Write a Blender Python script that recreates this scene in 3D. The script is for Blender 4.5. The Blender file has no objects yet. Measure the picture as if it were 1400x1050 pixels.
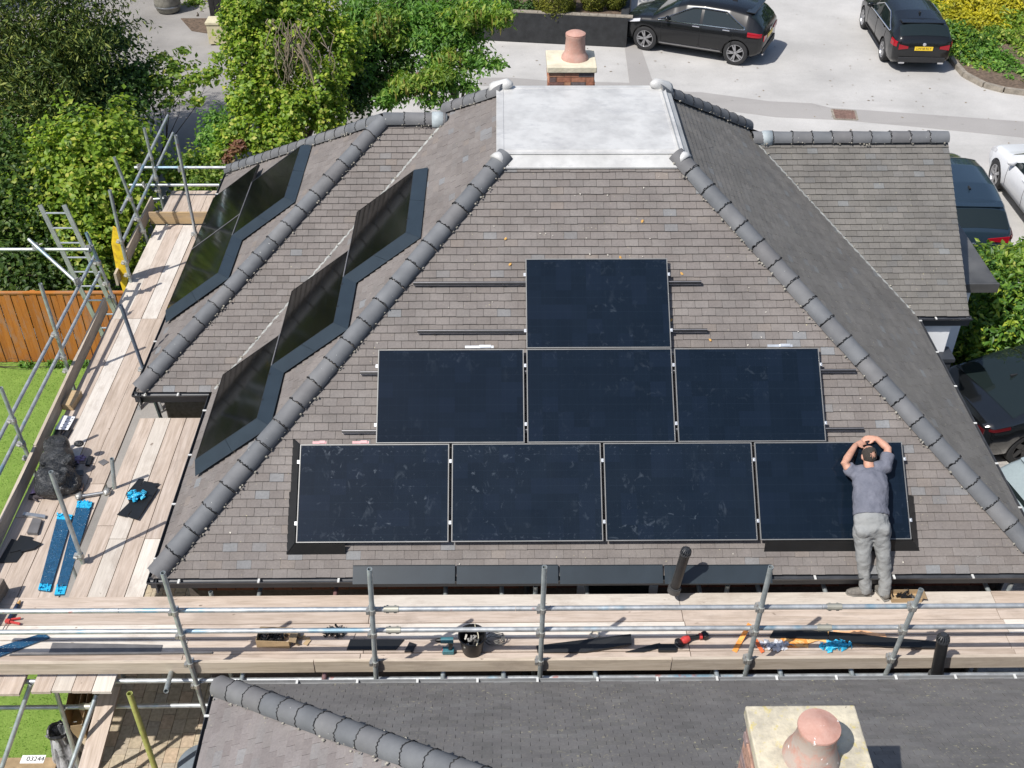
import bpy, math, random
import numpy as np
from mathutils import Vector, Matrix, noise
random.seed(7)
rng = np.random.default_rng(7)
R = math.radians
scene = bpy.context.scene
COL = scene.collection

# ------------------------------------------------------------------ camera
CAM = Vector((2.3144, -8.7865, 9.0894))
PITCH, YAW, ROLL, FPX = 0.66068, 0.013689, 0.004105, 1511.09
fwd = Vector((math.sin(YAW) * math.cos(PITCH), math.cos(YAW) * math.cos(PITCH), -math.sin(PITCH)))
r0 = Vector((math.cos(YAW), -math.sin(YAW), 0)); u0 = r0.cross(fwd)
RIGHT = r0 * math.cos(ROLL) + u0 * math.sin(ROLL); UP = -r0 * math.sin(ROLL) + u0 * math.cos(ROLL)
cam = bpy.data.objects.new('camera', bpy.data.cameras.new('camera')); COL.objects.link(cam)
m3 = Matrix((RIGHT, UP, -fwd)).transposed()
cam.matrix_world = Matrix.Translation(CAM) @ m3.to_4x4()
cam.data.sensor_fit = 'HORIZONTAL'; cam.data.angle = 2 * math.atan(700 / FPX)
cam.data.clip_start = 0.1; cam.data.clip_end = 500
scene.camera = cam

# ------------------------------------------------------------------ light
SUN_EL, SUN_AZ = R(54), R(39)          # shadows run towards +x +y at 39 degrees
sun_to = Vector((math.cos(SUN_AZ) * math.cos(SUN_EL), math.sin(SUN_AZ) * math.cos(SUN_EL), -math.sin(SUN_EL)))
world = bpy.data.worlds.new('World'); scene.world = world; world.use_nodes = True
wn = world.node_tree.nodes; wl = world.node_tree.links
sky = wn.new('ShaderNodeTexSky'); sky.sky_type = 'NISHITA'; sky.sun_disc = False
sky.sun_elevation = SUN_EL
sky.sun_rotation = math.atan2(-sun_to.x, -sun_to.y)
sky.air_density = 1.0; sky.dust_density = 1.5; sky.ozone_density = 1.0
bg = wn['Background']; wl.new(sky.outputs[0], bg.inputs[0]); bg.inputs[1].default_value = 0.11
sl = bpy.data.lights.new('sun', 'SUN'); sl.energy = 4.2; sl.angle = R(0.53); sl.color = (1.0, 0.965, 0.91)
so = bpy.data.objects.new('sun', sl); COL.objects.link(so)
so.rotation_euler = sun_to.to_track_quat('-Z', 'Y').to_euler(); so.location = (-20, -16, 30)
scene.view_settings.view_transform = 'Standard'; scene.view_settings.look = 'None'
scene.view_settings.exposure = 0.32; scene.view_settings.gamma = 1.0
scene.view_settings.use_curve_mapping = False

# ------------------------------------------------------------------ pixel -> place (photo pixels, 1400 x 1050)
def ray(px, py):
    return fwd + RIGHT * ((px - 700) / FPX) - UP * ((py - 525) / FPX)
def az(px, py, z): d = ray(px, py); return CAM + d * ((z - CAM.z) / d.z)
def ay(px, py, y): d = ray(px, py); return CAM + d * ((y - CAM.y) / d.y)
def ax(px, py, x): d = ray(px, py); return CAM + d * ((x - CAM.x) / d.x)
def apl(px, py, n, k): d = ray(px, py); n = Vector(n); return CAM + d * ((k - n.dot(CAM)) / n.dot(d))

# ------------------------------------------------------------------ objects
WM = {}
def wm(o): return WM.get(o.name, Matrix.Identity(4)) if o else Matrix.Identity(4)
def tag(o, label=None, cat=None, group=None, kind=None):
    if label: o['label'] = label
    if cat: o['category'] = cat
    if group: o['group'] = group
    if kind: o['kind'] = kind
    return o
def emp(name, label, cat, loc=(0, 0, 0), rz=0.0, group=None, M=None):
    o = bpy.data.objects.new(name, None); COL.objects.link(o); o.empty_display_size = 0.2
    M = M if M is not None else Matrix.Translation(Vector(loc)) @ Matrix.Rotation(rz, 4, 'Z')
    o.matrix_basis = M; WM[o.name] = M
    return tag(o, label, cat, group)
def put(name, mesh, M, parent=None):
    """an object showing a shared mesh at world matrix M"""
    o = bpy.data.objects.new(name, mesh); COL.objects.link(o)
    if parent: o.parent = parent
    o.matrix_basis = wm(parent).inverted() @ M; WM[o.name] = M
    return o
def copy_tree(o, M, label=None, group=None):
    c = o.copy(); COL.objects.link(c); c.matrix_basis = M; WM[c.name] = M
    if label: c['label'] = label
    if group: c['group'] = group
    def rec(src, dst, lvl):
        for ch in src.children:
            d = ch.copy(); COL.objects.link(d); d.parent = dst
            d.matrix_basis = ch.matrix_basis; WM[d.name] = wm(dst) @ ch.matrix_basis
            rec(ch, d, lvl + 1)
    rec(o, c, 0); return c

class MB:
    def __init__(s): s.v = []; s.f = []; s.m = []; s.mi = 0
    def add(s, vs, fs, M=None):
        b = len(s.v)
        s.v += [tuple(M @ Vector(p)) if M is not None else tuple(p) for p in vs]
        s.f += [tuple(b + i for i in f) for f in fs]; s.m += [s.mi] * len(fs); return s
    def box(s, c, d, M=None, rz=0):
        x, y, z = d[0] / 2, d[1] / 2, d[2] / 2
        vs = [(sx * x, sy * y, sz * z) for sz in (-1, 1) for sy in (-1, 1) for sx in (-1, 1)]
        L = Matrix.Translation(Vector(c)) @ Matrix.Rotation(rz, 4, 'Z')
        if M is not None: L = M @ L
        return s.add(vs, [(0, 2, 3, 1), (4, 5, 7, 6), (0, 1, 5, 4), (2, 6, 7, 3), (0, 4, 6, 2), (1, 3, 7, 5)], L)
    def bar(s, a, b, w, h, up=(0, 0, 1)):
        a = Vector(a); b = Vector(b); x = (b - a).normalized(); y = Vector(up).cross(x).normalized(); z = x.cross(y)
        M = Matrix((x, y, z)).transposed().to_4x4(); M.translation = (a + b) / 2
        return s.box((0, 0, 0), ((b - a).length, w, h), M)
    def tube(s, a, b, r, n=12, hollow=False, r2=None):
        a = Vector(a); b = Vector(b); d = (b - a).normalized()
        q = d.orthogonal().normalized(); p = d.cross(q); r2 = r if r2 is None else r2
        ring = lambda c, rr: [c + (q * math.cos(2 * math.pi * i / n) + p * math.sin(2 * math.pi * i / n)) * rr for i in range(n)]
        if hollow:
            rings = [ring(b - d * .12, r * .8), ring(b, r * .8), ring(b, r), ring(a, r), ring(a, r * .8), ring(a + d * .12, r * .8)]
        else: rings = [ring(a, r), ring(b, r2)]
        vs = [v for g in rings for v in g]; fs = []
        for k in range(len(rings) - 1):
            for i in range(n):
                j = (i + 1) % n; fs.append((k * n + i, k * n + j, (k + 1) * n + j, (k + 1) * n + i))
        fs.append(tuple(range(n))[::-1]); fs.append(tuple((len(rings) - 1) * n + i for i in range(n)))
        return s.add(vs, fs)
    def path(s, pts, r, n=8, rs=None, flat=1.0):
        pts = [Vector(p) for p in pts]; rings = []; prev = None
        for i, p in enumerate(pts):
            d = (pts[min(i + 1, len(pts) - 1)] - pts[max(i - 1, 0)])
            d = d.normalized() if d.length > 1e-9 else Vector((0, 0, 1))
            q = (prev - d * prev.dot(d)) if prev else d.orthogonal()
            q = q.normalized() if q.length > 1e-6 else d.orthogonal().normalized()
            prev = q; w = d.cross(q); rr = rs[i] if rs else r
            rings.append([p + q * math.cos(2 * math.pi * k / n) * rr + w * math.sin(2 * math.pi * k / n) * rr * flat for k in range(n)])
        vs = [v for g in rings for v in g]; fs = []
        for k in range(len(rings) - 1):
            for i in range(n):
                j = (i + 1) % n; fs.append((k * n + i, k * n + j, (k + 1) * n + j, (k + 1) * n + i))
        fs.append(tuple(range(n))[::-1]); fs.append(tuple((len(rings) - 1) * n + i for i in range(n)))
        return s.add(vs, fs)
    def lathe(s, prof, n=20, M=None, cap=True):
        vs = []; fs = []
        for (r, z) in prof: vs += [(r * math.cos(2 * math.pi * i / n), r * math.sin(2 * math.pi * i / n), z) for i in range(n)]
        for k in range(len(prof) - 1):
            for i in range(n):
                j = (i + 1) % n; fs.append((k * n + i, k * n + j, (k + 1) * n + j, (k + 1) * n + i))
        if cap: fs.append(tuple(range(n))[::-1]); fs.append(tuple((len(prof) - 1) * n + i for i in range(n)))
        return s.add(vs, fs, M)
    def prism(s, poly, h, M=None, z0=0.0):
        """poly: list of (x,y) or 3D points; extruded by h along z (or along the given vector)"""
        n = len(poly)
        if isinstance(h, (int, float)): e = Vector((0, 0, h))
        else: e = Vector(h)
        lo = [Vector((p[0], p[1], p[2] if len(p) > 2 else z0)) for p in poly]; hi = [p + e for p in lo]
        fs = [tuple(range(n))[::-1], tuple(n + i for i in range(n))]
        fs += [(i, (i + 1) % n, n + (i + 1) % n, n + i) for i in range(n)]
        return s.add(lo + hi, fs, M)
    def mesh(s, name, mats, smooth=False, M=None):
        me = bpy.data.meshes.new(name)
        vs = s.v if M is None else [tuple(M @ Vector(p)) for p in s.v]
        me.from_pydata(vs, [], s.f)
        if not isinstance(mats, (list, tuple)): mats = [mats]
        for m in mats: me.materials.append(m)
        if len(mats) > 1: me.polygons.foreach_set('material_index', s.m)
        if smooth:
            me.polygons.foreach_set('use_smooth', [True] * len(me.polygons))
            if smooth != 'all':
                me.set_sharp_from_angle(angle=R(40))
        me.update(); return me
    def obj(s, name, mats, parent=None, smooth=False, loc=None):
        """one mesh object; vertices were given in world space. Top-level: origin at the base centre"""
        if parent is None:
            a = np.array(s.v); c = Vector(((a[:, 0].min() + a[:, 0].max()) / 2, (a[:, 1].min() + a[:, 1].max()) / 2, a[:, 2].min()))
            M = Matrix.Translation(c if loc is None else Vector(loc))
        else: M = wm(parent)
        o = bpy.data.objects.new(name, s.mesh(name, mats, smooth, M.inverted())); COL.objects.link(o)
        if parent: o.parent = parent; WM[o.name] = M
        else: o.matrix_basis = M; WM[o.name] = M
        return o

def bevel(o, w=0.004, seg=2, angle=35):
    m = o.modifiers.new('bevel', 'BEVEL'); m.width = w; m.segments = seg; m.limit_method = 'ANGLE'; m.angle_limit = R(angle)
    return o

# ------------------------------------------------------------------ materials
def srgb(r, g, b):
    f = lambda c: c / 255 / 12.92 if c / 255 <= 0.04045 else ((c / 255 + 0.055) / 1.055) ** 2.4
    return (f(r), f(g), f(b), 1)
class Mat:
    def __init__(s, name, rough=0.7, metal=0.0, spec=0.5):
        s.m = bpy.data.materials.new(name); s.m.use_nodes = True; s.t = s.m.node_tree; s.n = s.t.nodes; s.l = s.t.links
        s.b = s.n['Principled BSDF']; s.b.inputs['Roughness'].default_value = rough; s.b.inputs['Metallic'].default_value = metal
        s.b.inputs['Specular IOR Level'].default_value = spec; s._tc = None
    def new(s, t, **kw):
        n = s.n.new(t)
        for k, v in kw.items(): setattr(n, k, v)
        return n
    def coord(s, kind='Object', scale=(1, 1, 1), rand=False):
        tc = s.new('ShaderNodeTexCoord'); mp = s.new('ShaderNodeMapping'); mp.inputs['Scale'].default_value = scale
        s.l.new(tc.outputs[kind], mp.inputs[0])
        if rand:
            oi = s.new('ShaderNodeObjectInfo'); mm = s.new('ShaderNodeMath', operation='MULTIPLY'); mm.inputs[1].default_value = 37.0
            s.l.new(oi.outputs['Random'], mm.inputs[0]); s.l.new(mm.outputs[0], mp.inputs['Location'])
        return mp.outputs[0]
    def pos(s, scale=(1, 1, 1)):
        g = s.new('ShaderNodeNewGeometry'); mp = s.new('ShaderNodeMapping'); mp.inputs['Scale'].default_value = scale
        s.l.new(g.outputs['Position'], mp.inputs[0]); return mp.outputs[0]
    def noise(s, vec, scale=5, detail=4, rough=0.55, dist=0.0):
        n = s.new('ShaderNodeTexNoise'); n.inputs['Scale'].default_value = scale; n.inputs['Detail'].default_value = detail
        n.inputs['Roughness'].default_value = rough; n.inputs['Distortion'].default_value = dist
        if vec is not None: s.l.new(vec, n.inputs['Vector'])
        return n.outputs[0]
    def ramp(s, fac, stops, interp='LINEAR'):
        n = s.new('ShaderNodeValToRGB'); n.color_ramp.interpolation = interp; e = n.color_ramp.elements
        while len(e) < len(stops): e.new(0.5)
        for i, (p, c) in enumerate(stops):
            e[i].position = p; e[i].color = c if len(c) == 4 else (*c, 1)
        s.l.new(fac, n.inputs[0]); return n.outputs[0]
    def mix(s, fac, a, b, mode='MIX'):
        n = s.new('ShaderNodeMix', data_type='RGBA', blend_type=mode)
        for i, v in ((0, fac), (6, a), (7, b)):
            if hasattr(v, 'is_linked') or isinstance(v, bpy.types.NodeSocket): s.l.new(v, n.inputs[i])
            else: n.inputs[i].default_value = v
        return n.outputs[2]
    def math(s, op, a, b=0.0, c=None):
        n = s.new('ShaderNodeMath', operation=op)
        for i, v in enumerate((a, b) if c is None else (a, b, c)):
            if isinstance(v, bpy.types.NodeSocket): s.l.new(v, n.inputs[i])
            else: n.inputs[i].default_value = v
        return n.outputs[0]
    def rand(s):
        oi = s.new('ShaderNodeObjectInfo'); g = s.new('ShaderNodeNewGeometry')
        return s.math('FRACT', s.math('ADD', oi.outputs['Random'], g.outputs['Random Per Island']))
    def col(s, c):
        if isinstance(c, bpy.types.NodeSocket): s.l.new(c, s.b.inputs['Base Color'])
        else: s.b.inputs['Base Color'].default_value = c
        return s
    def rough(s, v): s.l.new(v, s.b.inputs['Roughness']); return s
    def bump(s, h, strength=0.3, dist=0.01):
        n = s.new('ShaderNodeBump'); n.inputs['Strength'].default_value = strength; n.inputs['Distance'].default_value = dist
        s.l.new(h, n.inputs['Height']); s.l.new(n.outputs[0], s.b.inputs['Normal']); return s
def simple(name, c, rough=0.6, metal=0.0, var=0.15, scale=9, bump=0.0, spec=0.5, coord='Object'):
    m = Mat(name, rough, metal, spec); v = m.coord(coord)
    n = m.noise(v, scale, 5)
    lo = tuple(x * (1 - var) for x in c[:3]); hi = tuple(min(1, x * (1 + var)) for x in c[:3])
    m.col(m.ramp(n, [(0.3, lo), (0.7, hi)]))
    if bump: m.bump(m.noise(v, scale * 6, 3), bump, 0.01)
    return m.m
def G(v, t=0.0): return (v * (1 + t), v, v * (1 - t), 1)
# ------------------------------------------------------------------ material library
def tile_mat(name, stops, lichen=0.0, rough=0.82, lic_col=(0.42, 0.38, 0.24), stain=(0.30, 0.265, 0.24)):
    m = Mat(name, rough, 0, 0.35); r = m.rand(); c = m.ramp(r, stops)
    p = m.pos()
    n = m.noise(p, 2.2, 5); c = m.mix(0.35, c, m.ramp(n, [(0.3, (0.55, 0.53, 0.52)), (0.7, (1.35, 1.33, 1.3))]), 'MULTIPLY')
    n2 = m.noise(p, 42, 4); c = m.mix(0.35, c, m.ramp(n2, [(0.25, (0.6, 0.6, 0.6)), (0.75, (1.3, 1.3, 1.3))]), 'MULTIPLY')
    n3 = m.noise(m.pos((1.0, 0.6, 0.6)), 3.4, 6, 0.7)
    c = m.mix(m.ramp(n3, [(0.60, (0, 0, 0)), (0.82, (0.28, 0.28, 0.28))]), c, (*stain, 1))
    if lichen:
        l1 = m.noise(p, 30, 3, 0.6); l2 = m.noise(p, 1.7, 3)
        k = m.math('MULTIPLY', m.ramp(l1, [(0.70 - lichen * 0.1, (0, 0, 0)), (0.74, (1, 1, 1))]), m.ramp(l2, [(0.42, (0, 0, 0)), (0.6, (1, 1, 1))]))
        c = m.mix(k, c, (*lic_col, 1))
    m.col(c); m.bump(m.noise(p, 160, 3), 0.25, 0.004); return m.m
M_TILE = tile_mat('clay_tile', [(0.0, (0.161, 0.143, 0.133)), (0.3, (0.184, 0.165, 0.154)), (0.55, (0.171, 0.153, 0.144)), (0.80, (0.193, 0.175, 0.164)), (0.91, (0.163, 0.148, 0.139)), (0.95, (0.198, 0.171, 0.152)), (0.97, (0.180, 0.175, 0.174)), (1.0, (0.204, 0.210, 0.217))], lichen=0.12)
M_TILEG = tile_mat('mossy_clay_tile', [(0.0, (0.133, 0.126, 0.116)), (0.3, (0.159, 0.151, 0.139)), (0.6, (0.141, 0.134, 0.125)), (0.85, (0.169, 0.159, 0.147)), (0.96, (0.137, 0.133, 0.127)), (1.0, (0.178, 0.182, 0.182))], lichen=0.3)
M_TILE2 = tile_mat('dark_slate_tile', [(0.0, (0.132, 0.128, 0.123)), (0.4, (0.158, 0.151, 0.146)), (0.8, (0.145, 0.139, 0.136)), (1.0, (0.167, 0.163, 0.158))], lichen=0.9, stain=(0.264, 0.242, 0.167))
M_TILE3 = tile_mat('worn_slate_tile', [(0.0, (0.18, 0.16, 0.155)), (0.4, (0.215, 0.195, 0.19)), (0.8, (0.2, 0.182, 0.175)), (1.0, (0.215, 0.21, 0.21))], lichen=0.2)
def ridge_mat():
    m = Mat('ridge_tile_clay', 0.72, 0, 0.4); r = m.rand(); p = m.pos()
    c = m.ramp(r, [(0, (0.118, 0.124, 0.133)), (0.5, (0.142, 0.148, 0.157)), (0.8, (0.135, 0.133, 0.136)), (1, (0.16, 0.163, 0.168))])
    n = m.noise(p, 5, 5); c = m.mix(0.45, c, m.ramp(n, [(0.3, (0.65, 0.65, 0.66)), (0.7, (1.3, 1.28, 1.25))]), 'MULTIPLY')
    k = m.ramp(m.noise(p, 28, 2), [(0.755, (0, 0, 0)), (0.77, (1, 1, 1))]); c = m.mix(k, c, (0.6, 0.6, 0.56, 1))
    m.col(c); m.bump(m.noise(p, 90, 3), 0.2, 0.004); return m.m
M_RIDGE = ridge_mat()
M_JOINT = simple('dark_joint_gap_shade', (0.016, 0.016, 0.017), 0.8)  # near-black lines: gap shade and mortar of the ridge joints put into colour
M_MORTAR = simple('pale_mortar', (0.34, 0.32, 0.27), 0.95, var=0.45, scale=30, bump=0.5)
M_FELT = simple('roof_underlay', (0.035, 0.033, 0.032), 0.95)
def grp_mat():
    m = Mat('white_fibreglass', 0.42, 0, 0.5); p = m.pos()
    n = m.noise(p, 2.6, 6, 0.65); c = m.ramp(n, [(0.33, (0.39, 0.385, 0.375)), (0.6, (0.525, 0.52, 0.505))])
    k = m.ramp(m.noise(m.pos((1, 2.0, 1)), 2.3, 8, 0.75), [(0.54, (0, 0, 0)), (0.74, (0.8, 0.8, 0.8))]); c = m.mix(k, c, (0.30, 0.30, 0.31, 1))
    k2 = m.ramp(m.noise(p, 40, 3), [(0.74, (0, 0, 0)), (0.78, (1, 1, 1))]); c = m.mix(k2, c, (0.22, 0.22, 0.22, 1))
    m.col(c); m.bump(m.noise(p, 7, 4), 0.12, 0.02); return m.m
M_GRP = grp_mat()
M_VALLEY = simple('valley_lining', (0.30, 0.305, 0.29), 0.6, var=0.3, scale=14)
M_GUTTER = simple('anthracite_gutter', (0.045, 0.048, 0.055), 0.4, var=0.3, scale=6)
M_BRKT = simple('gutter_bracket_grey', (0.6, 0.6, 0.58), 0.5)
def brick_mat(name, stops, dirt=0.4):
    m = Mat(name, 0.9, 0, 0.25); c = m.ramp(m.rand(), stops); p = m.pos()
    c = m.mix(dirt, c, m.ramp(m.noise(p, 24, 5), [(0.3, (0.6, 0.6, 0.6)), (0.7, (1.35, 1.35, 1.35))]), 'MULTIPLY')
    m.col(c); m.bump(m.noise(p, 90, 3), 0.4, 0.004); return m.m
M_BRICK = brick_mat('red_brick', [(0, (0.19, 0.07, 0.045)), (0.5, (0.24, 0.095, 0.06)), (0.85, (0.15, 0.06, 0.045)), (1, (0.10, 0.06, 0.055))])
M_BRICK2 = brick_mat('chimney_brick', [(0, (0.42, 0.20, 0.125)), (0.35, (0.36, 0.15, 0.095)), (0.6, (0.46, 0.26, 0.16)), (0.75, (0.30, 0.12, 0.085)), (0.86, (0.13, 0.11, 0.11)), (1, (0.17, 0.14, 0.14))], 0.6)
M_BRICK3 = brick_mat('lichen_brick', [(0, (0.44, 0.27, 0.20)), (0.5, (0.36, 0.22, 0.17)), (1, (0.28, 0.22, 0.22))], 0.8)
M_BED = simple('brick_mortar', (0.34, 0.28, 0.21), 0.95, var=0.3, scale=20)
M_BED2 = simple('wall_mortar', (0.11, 0.09, 0.08), 0.95, var=0.3, scale=20)
def stone_mat(name, a, b, yellow=0.3):
    m = Mat(name, 0.9, 0, 0.25); p = m.pos(); n = m.noise(p, 5, 7, 0.65); c = m.ramp(n, [(0.35, a), (0.62, b)])
    k = m.math('MULTIPLY', m.ramp(m.noise(p, 16, 6, 0.7), [(0.56, (0, 0, 0)), (0.68, (1, 1, 1))]), yellow); c = m.mix(k, c, (0.52, 0.42, 0.10, 1))
    k = m.ramp(m.noise(p, 22, 3), [(0.72, (0, 0, 0)), (0.76, (1, 1, 1))]); c = m.mix(k, c, (0.07, 0.065, 0.06, 1))
    m.col(c); m.bump(m.noise(p, 40, 5), 0.5, 0.01); return m.m
M_CAP1 = stone_mat('pale_cap_stone', (0.52, 0.47, 0.36), (0.68, 0.62, 0.47), 0.12)
M_CAP2 = stone_mat('lichened_cap_stone', (0.34, 0.31, 0.25), (0.60, 0.54, 0.41), 0.75)
def pot_mat(name, grey):
    m = Mat(name, 0.8, 0, 0.3); p = m.pos(); n = m.noise(p, 6, 6, 0.7)
    c = m.ramp(n, [(0.38, (0.42, 0.215, 0.165)), (0.6, (0.50, 0.29, 0.235))])
    k = m.math('MULTIPLY', m.ramp(m.noise(p, 9, 6, 0.7), [(0.36, (0, 0, 0)), (0.54, (1, 1, 1))]), grey); c = m.mix(k, c, (0.40, 0.355, 0.31, 1))
    k = m.ramp(m.noise(p, 19, 2), [(0.70, (0, 0, 0)), (0.72, (1, 1, 1))]); c = m.mix(k, c, (0.8, 0.76, 0.72, 1))
    m.col(c); m.bump(m.noise(p, 50, 4), 0.4, 0.006); return m.m
M_POT = pot_mat('terracotta_pot', 0.25); M_POT2 = pot_mat('mossy_terracotta', 0.85); M_POTLID = pot_mat('terracotta_lid', 0.1)
M_WHITE = simple('white_render', (0.82, 0.83, 0.84), 0.7, var=0.06, scale=3)
M_DARKTRIM = simple('charcoal_trim', (0.035, 0.038, 0.045), 0.45)
M_CANOPY = simple('dark_canopy_felt', (0.085, 0.083, 0.08), 0.3, var=0.35, scale=2)
M_GLASSDARK = Mat('dark_window_glass', 0.06, 0, 0.6).col((0.02, 0.026, 0.026, 1)).m
M_UPVC = simple('window_frame_white', (0.6, 0.63, 0.66), 0.35, var=0.05)
# ground
def tarmac_mat(name, base, contrast=0.18):
    m = Mat(name, 0.93, 0, 0.25); p = m.pos(); n = m.noise(p, 0.5, 7, 0.6); b = np.array(base)
    c = m.ramp(n, [(0.3, tuple(b * (1 - contrast))), (0.68, tuple(b * (1 + contrast * 0.6)))])
    c = m.mix(0.4, c, m.ramp(m.noise(p, 60, 4), [(0.3, (0.75, 0.75, 0.75)), (0.7, (1.2, 1.2, 1.2))]), 'MULTIPLY')
    k = m.ramp(m.noise(p, 1.9, 6, 0.72), [(0.62, (0, 0, 0)), (0.76, (0.45, 0.45, 0.45))]); c = m.mix(k, c, (*tuple(b * 0.55), 1))
    sp = m.ramp(m.noise(p, 5.5, 3, .5), [(0.70, (0, 0, 0)), (0.76, (0.4, 0.4, 0.4))]); c = m.mix(sp, c, (*tuple(b * 0.45), 1))
    st = m.ramp(m.noise(m.pos((.25, 1.4, 1)), 1.2, 5, .6, .6), [(0.55, (0, 0, 0)), (0.75, (0.3, 0.3, 0.3))]); c = m.mix(st, c, (*tuple(b * 0.7), 1))
    m.col(c); m.bump(m.noise(p, 120, 3), 0.3, 0.005); return m.m
M_DRIVE = tarmac_mat('pale_worn_tarmac', (0.45, 0.437, 0.42))
M_PATCH = tarmac_mat('darker_tarmac_patch', (0.325, 0.31, 0.297), 0.08)
M_YARD = tarmac_mat('grey_gravel_tarmac', (0.29, 0.275, 0.26), 0.25)
def grass_mat():
    m = Mat('artificial_turf', 0.9, 0, 0.15); p = m.pos()
    c = m.ramp(m.noise(p, 3, 6, 0.7), [(0.3, (0.165, 0.265, 0.052)), (0.7, (0.24, 0.36, 0.08))])
    c = m.mix(0.6, c, m.ramp(m.noise(m.pos((1, 1.0, 1)), 55, 4, 0.7), [(0.3, (0.6, 0.65, 0.5)), (0.7, (1.35, 1.3, 1.3))]), 'MULTIPLY')
    m.col(c); m.bump(m.noise(p, 140, 3), 0.8, 0.02); return m.m
M_TURF = grass_mat()
M_SOIL = simple('bark_soil', (0.12, 0.085, 0.06), 0.95, var=0.5, scale=14, bump=0.6)
M_PAVER = brick_mat('buff_paving_block', [(0, (0.401, 0.330, 0.236)), (0.4, (0.460, 0.384, 0.277)), (0.7, (0.378, 0.330, 0.260)), (1, (0.484, 0.366, 0.254))], 0.5)
M_PAVER2 = brick_mat('grey_paving_block', [(0, (0.36, 0.34, 0.32)), (1, (0.45, 0.43, 0.40))], 0.4)
M_PBED = simple('paving_sand', (0.17, 0.145, 0.11), 0.95)
M_KERB = simple('kerb_stone', (0.25, 0.22, 0.18), 0.9, var=0.3, scale=8, bump=0.3)
M_IRON = simple('rusty_iron', (0.20, 0.125, 0.10), 0.7, 0.2, var=0.3, scale=12)
M_BLACKWALL = simple('black_painted_masonry', (0.022, 0.023, 0.025), 0.75, var=0.35, scale=5, bump=0.3)
# scaffold
def wood_mat(name, stops, tintscale=1.0):
    m = Mat(name, 0.85, 0, 0.25); v = m.coord('Object', (1.0, 14, 14), True)
    n = m.noise(v, 1.6, 7, 0.62, 0.6); c = m.ramp(n, stops)
    f = m.noise(m.coord('Object', (3, 60, 60), True), 1.4, 4); c = m.mix(0.4, c, m.ramp(f, [(0.3, (0.72, 0.7, 0.68)), (0.7, (1.18, 1.18, 1.18))]), 'MULTIPLY')
    oi = m.new('ShaderNodeObjectInfo'); c = m.mix(0.75, c, m.ramp(oi.outputs['Random'], [(0, (0.80, 0.76, 0.72)), (0.35, (1.0, 0.97, 0.94)), (0.7, (1.1, 1.07, 1.04)), (1, (0.86, 0.85, 0.86))]), 'MULTIPLY')
    k = m.ramp(m.noise(m.coord('Object', (5, 9, 9), True), 1.1, 2), [(0.72, (0, 0, 0)), (0.76, (0.8, 0.8, 0.8))]); c = m.mix(k, c, (0.17, 0.125, 0.095, 1)); dk = m.ramp(m.noise(m.coord('Object', (.7, 3.5, 3.5), True), 2.6, 5, 0.75), [(0.6, (0, 0, 0)), (0.74, (0.5, 0.5, 0.5))]); c = m.mix(dk, c, (0.23, 0.205, 0.185, 1))
    st = m.ramp(m.noise(m.coord('Object', (1.2, 2.5, 2.5), True), 1.5, 6, 0.7), [(0.5, (0, 0, 0)), (0.75, (0.7, 0.7, 0.7))]); c = m.mix(st, c, (0.30, 0.24, 0.195, 1))
    m.col(c); m.bump(f, 0.25, 0.004); return m.m
M_BOARD = wood_mat('worn_scaffold_board', [(0.25, (0.34, 0.275, 0.22)), (0.5, (0.48, 0.405, 0.345)), (0.75, (0.56, 0.49, 0.43))])
M_BOARD2 = wood_mat('bleached_scaffold_board', [(0.25, (0.56, 0.52, 0.47)), (0.75, (0.68, 0.64, 0.58))])
M_TOE = wood_mat('weathered_toe_board', [(0.25, (0.38, 0.325, 0.255)), (0.5, (0.49, 0.425, 0.345)), (0.75, (0.55, 0.49, 0.415))])
M_BOARDOLD = wood_mat('dark_weathered_board', [(0.3, (0.17, 0.15, 0.13)), (0.7, (0.26, 0.235, 0.205))])
M_TIMBER = wood_mat('new_timber', [(0.3, (0.46, 0.33, 0.18)), (0.7, (0.56, 0.42, 0.25))])
def tube_mat(name, base, paint=True):
    m = Mat(name, 0.42, 0.55, 0.5); v = m.coord('Object', (1, 1, 1), True); b = np.array(base)
    c = m.ramp(m.noise(v, 9, 5), [(0.3, tuple(b * 0.75)), (0.7, tuple(np.minimum(b * 1.2, 0.9)))])
    if paint:
        k = m.ramp(m.noise(m.coord('Object', (0.75, 0.75, 0.75), True), 1.3, 4, 0.7), [(0.55, (0, 0, 0)), (0.62, (0.75, 0.75, 0.75))]); c = m.mix(k, c, (0.20, 0.36, 0.46, 1))
        k = m.ramp(m.noise(m.coord('Object', (1.3, 1.3, 1.3), True), 2.3, 3, 0.7), [(0.66, (0, 0, 0)), (0.70, (0.7, 0.7, 0.7))]); c = m.mix(k, c, (0.5, 0.20, 0.17, 1))
    m.col(c); m.rough(m.ramp(m.noise(v, 14, 3), [(0.3, (0.3,) * 3), (0.7, (0.6,) * 3)])); return m.m
M_TUBE = tube_mat('galvanised_tube', (0.46, 0.48, 0.49)); M_TUBE2 = tube_mat('plain_galvanised_tube', (0.42, 0.46, 0.46), False)
M_TUBEBLUE = tube_mat('blue_grey_tube', (0.16, 0.20, 0.26), False); M_TUBERED = tube_mat('red_painted_tube', (0.38, 0.22, 0.21), False)
M_TUBELIME = tube_mat('lime_painted_tube', (0.48, 0.52, 0.17), False)
M_COUPLER = simple('coupler_steel', (0.42, 0.41, 0.38), 0.45, 0.6, var=0.3, scale=20)
M_ALU = simple('ladder_aluminium', (0.55, 0.56, 0.57), 0.35, 0.8)
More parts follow.
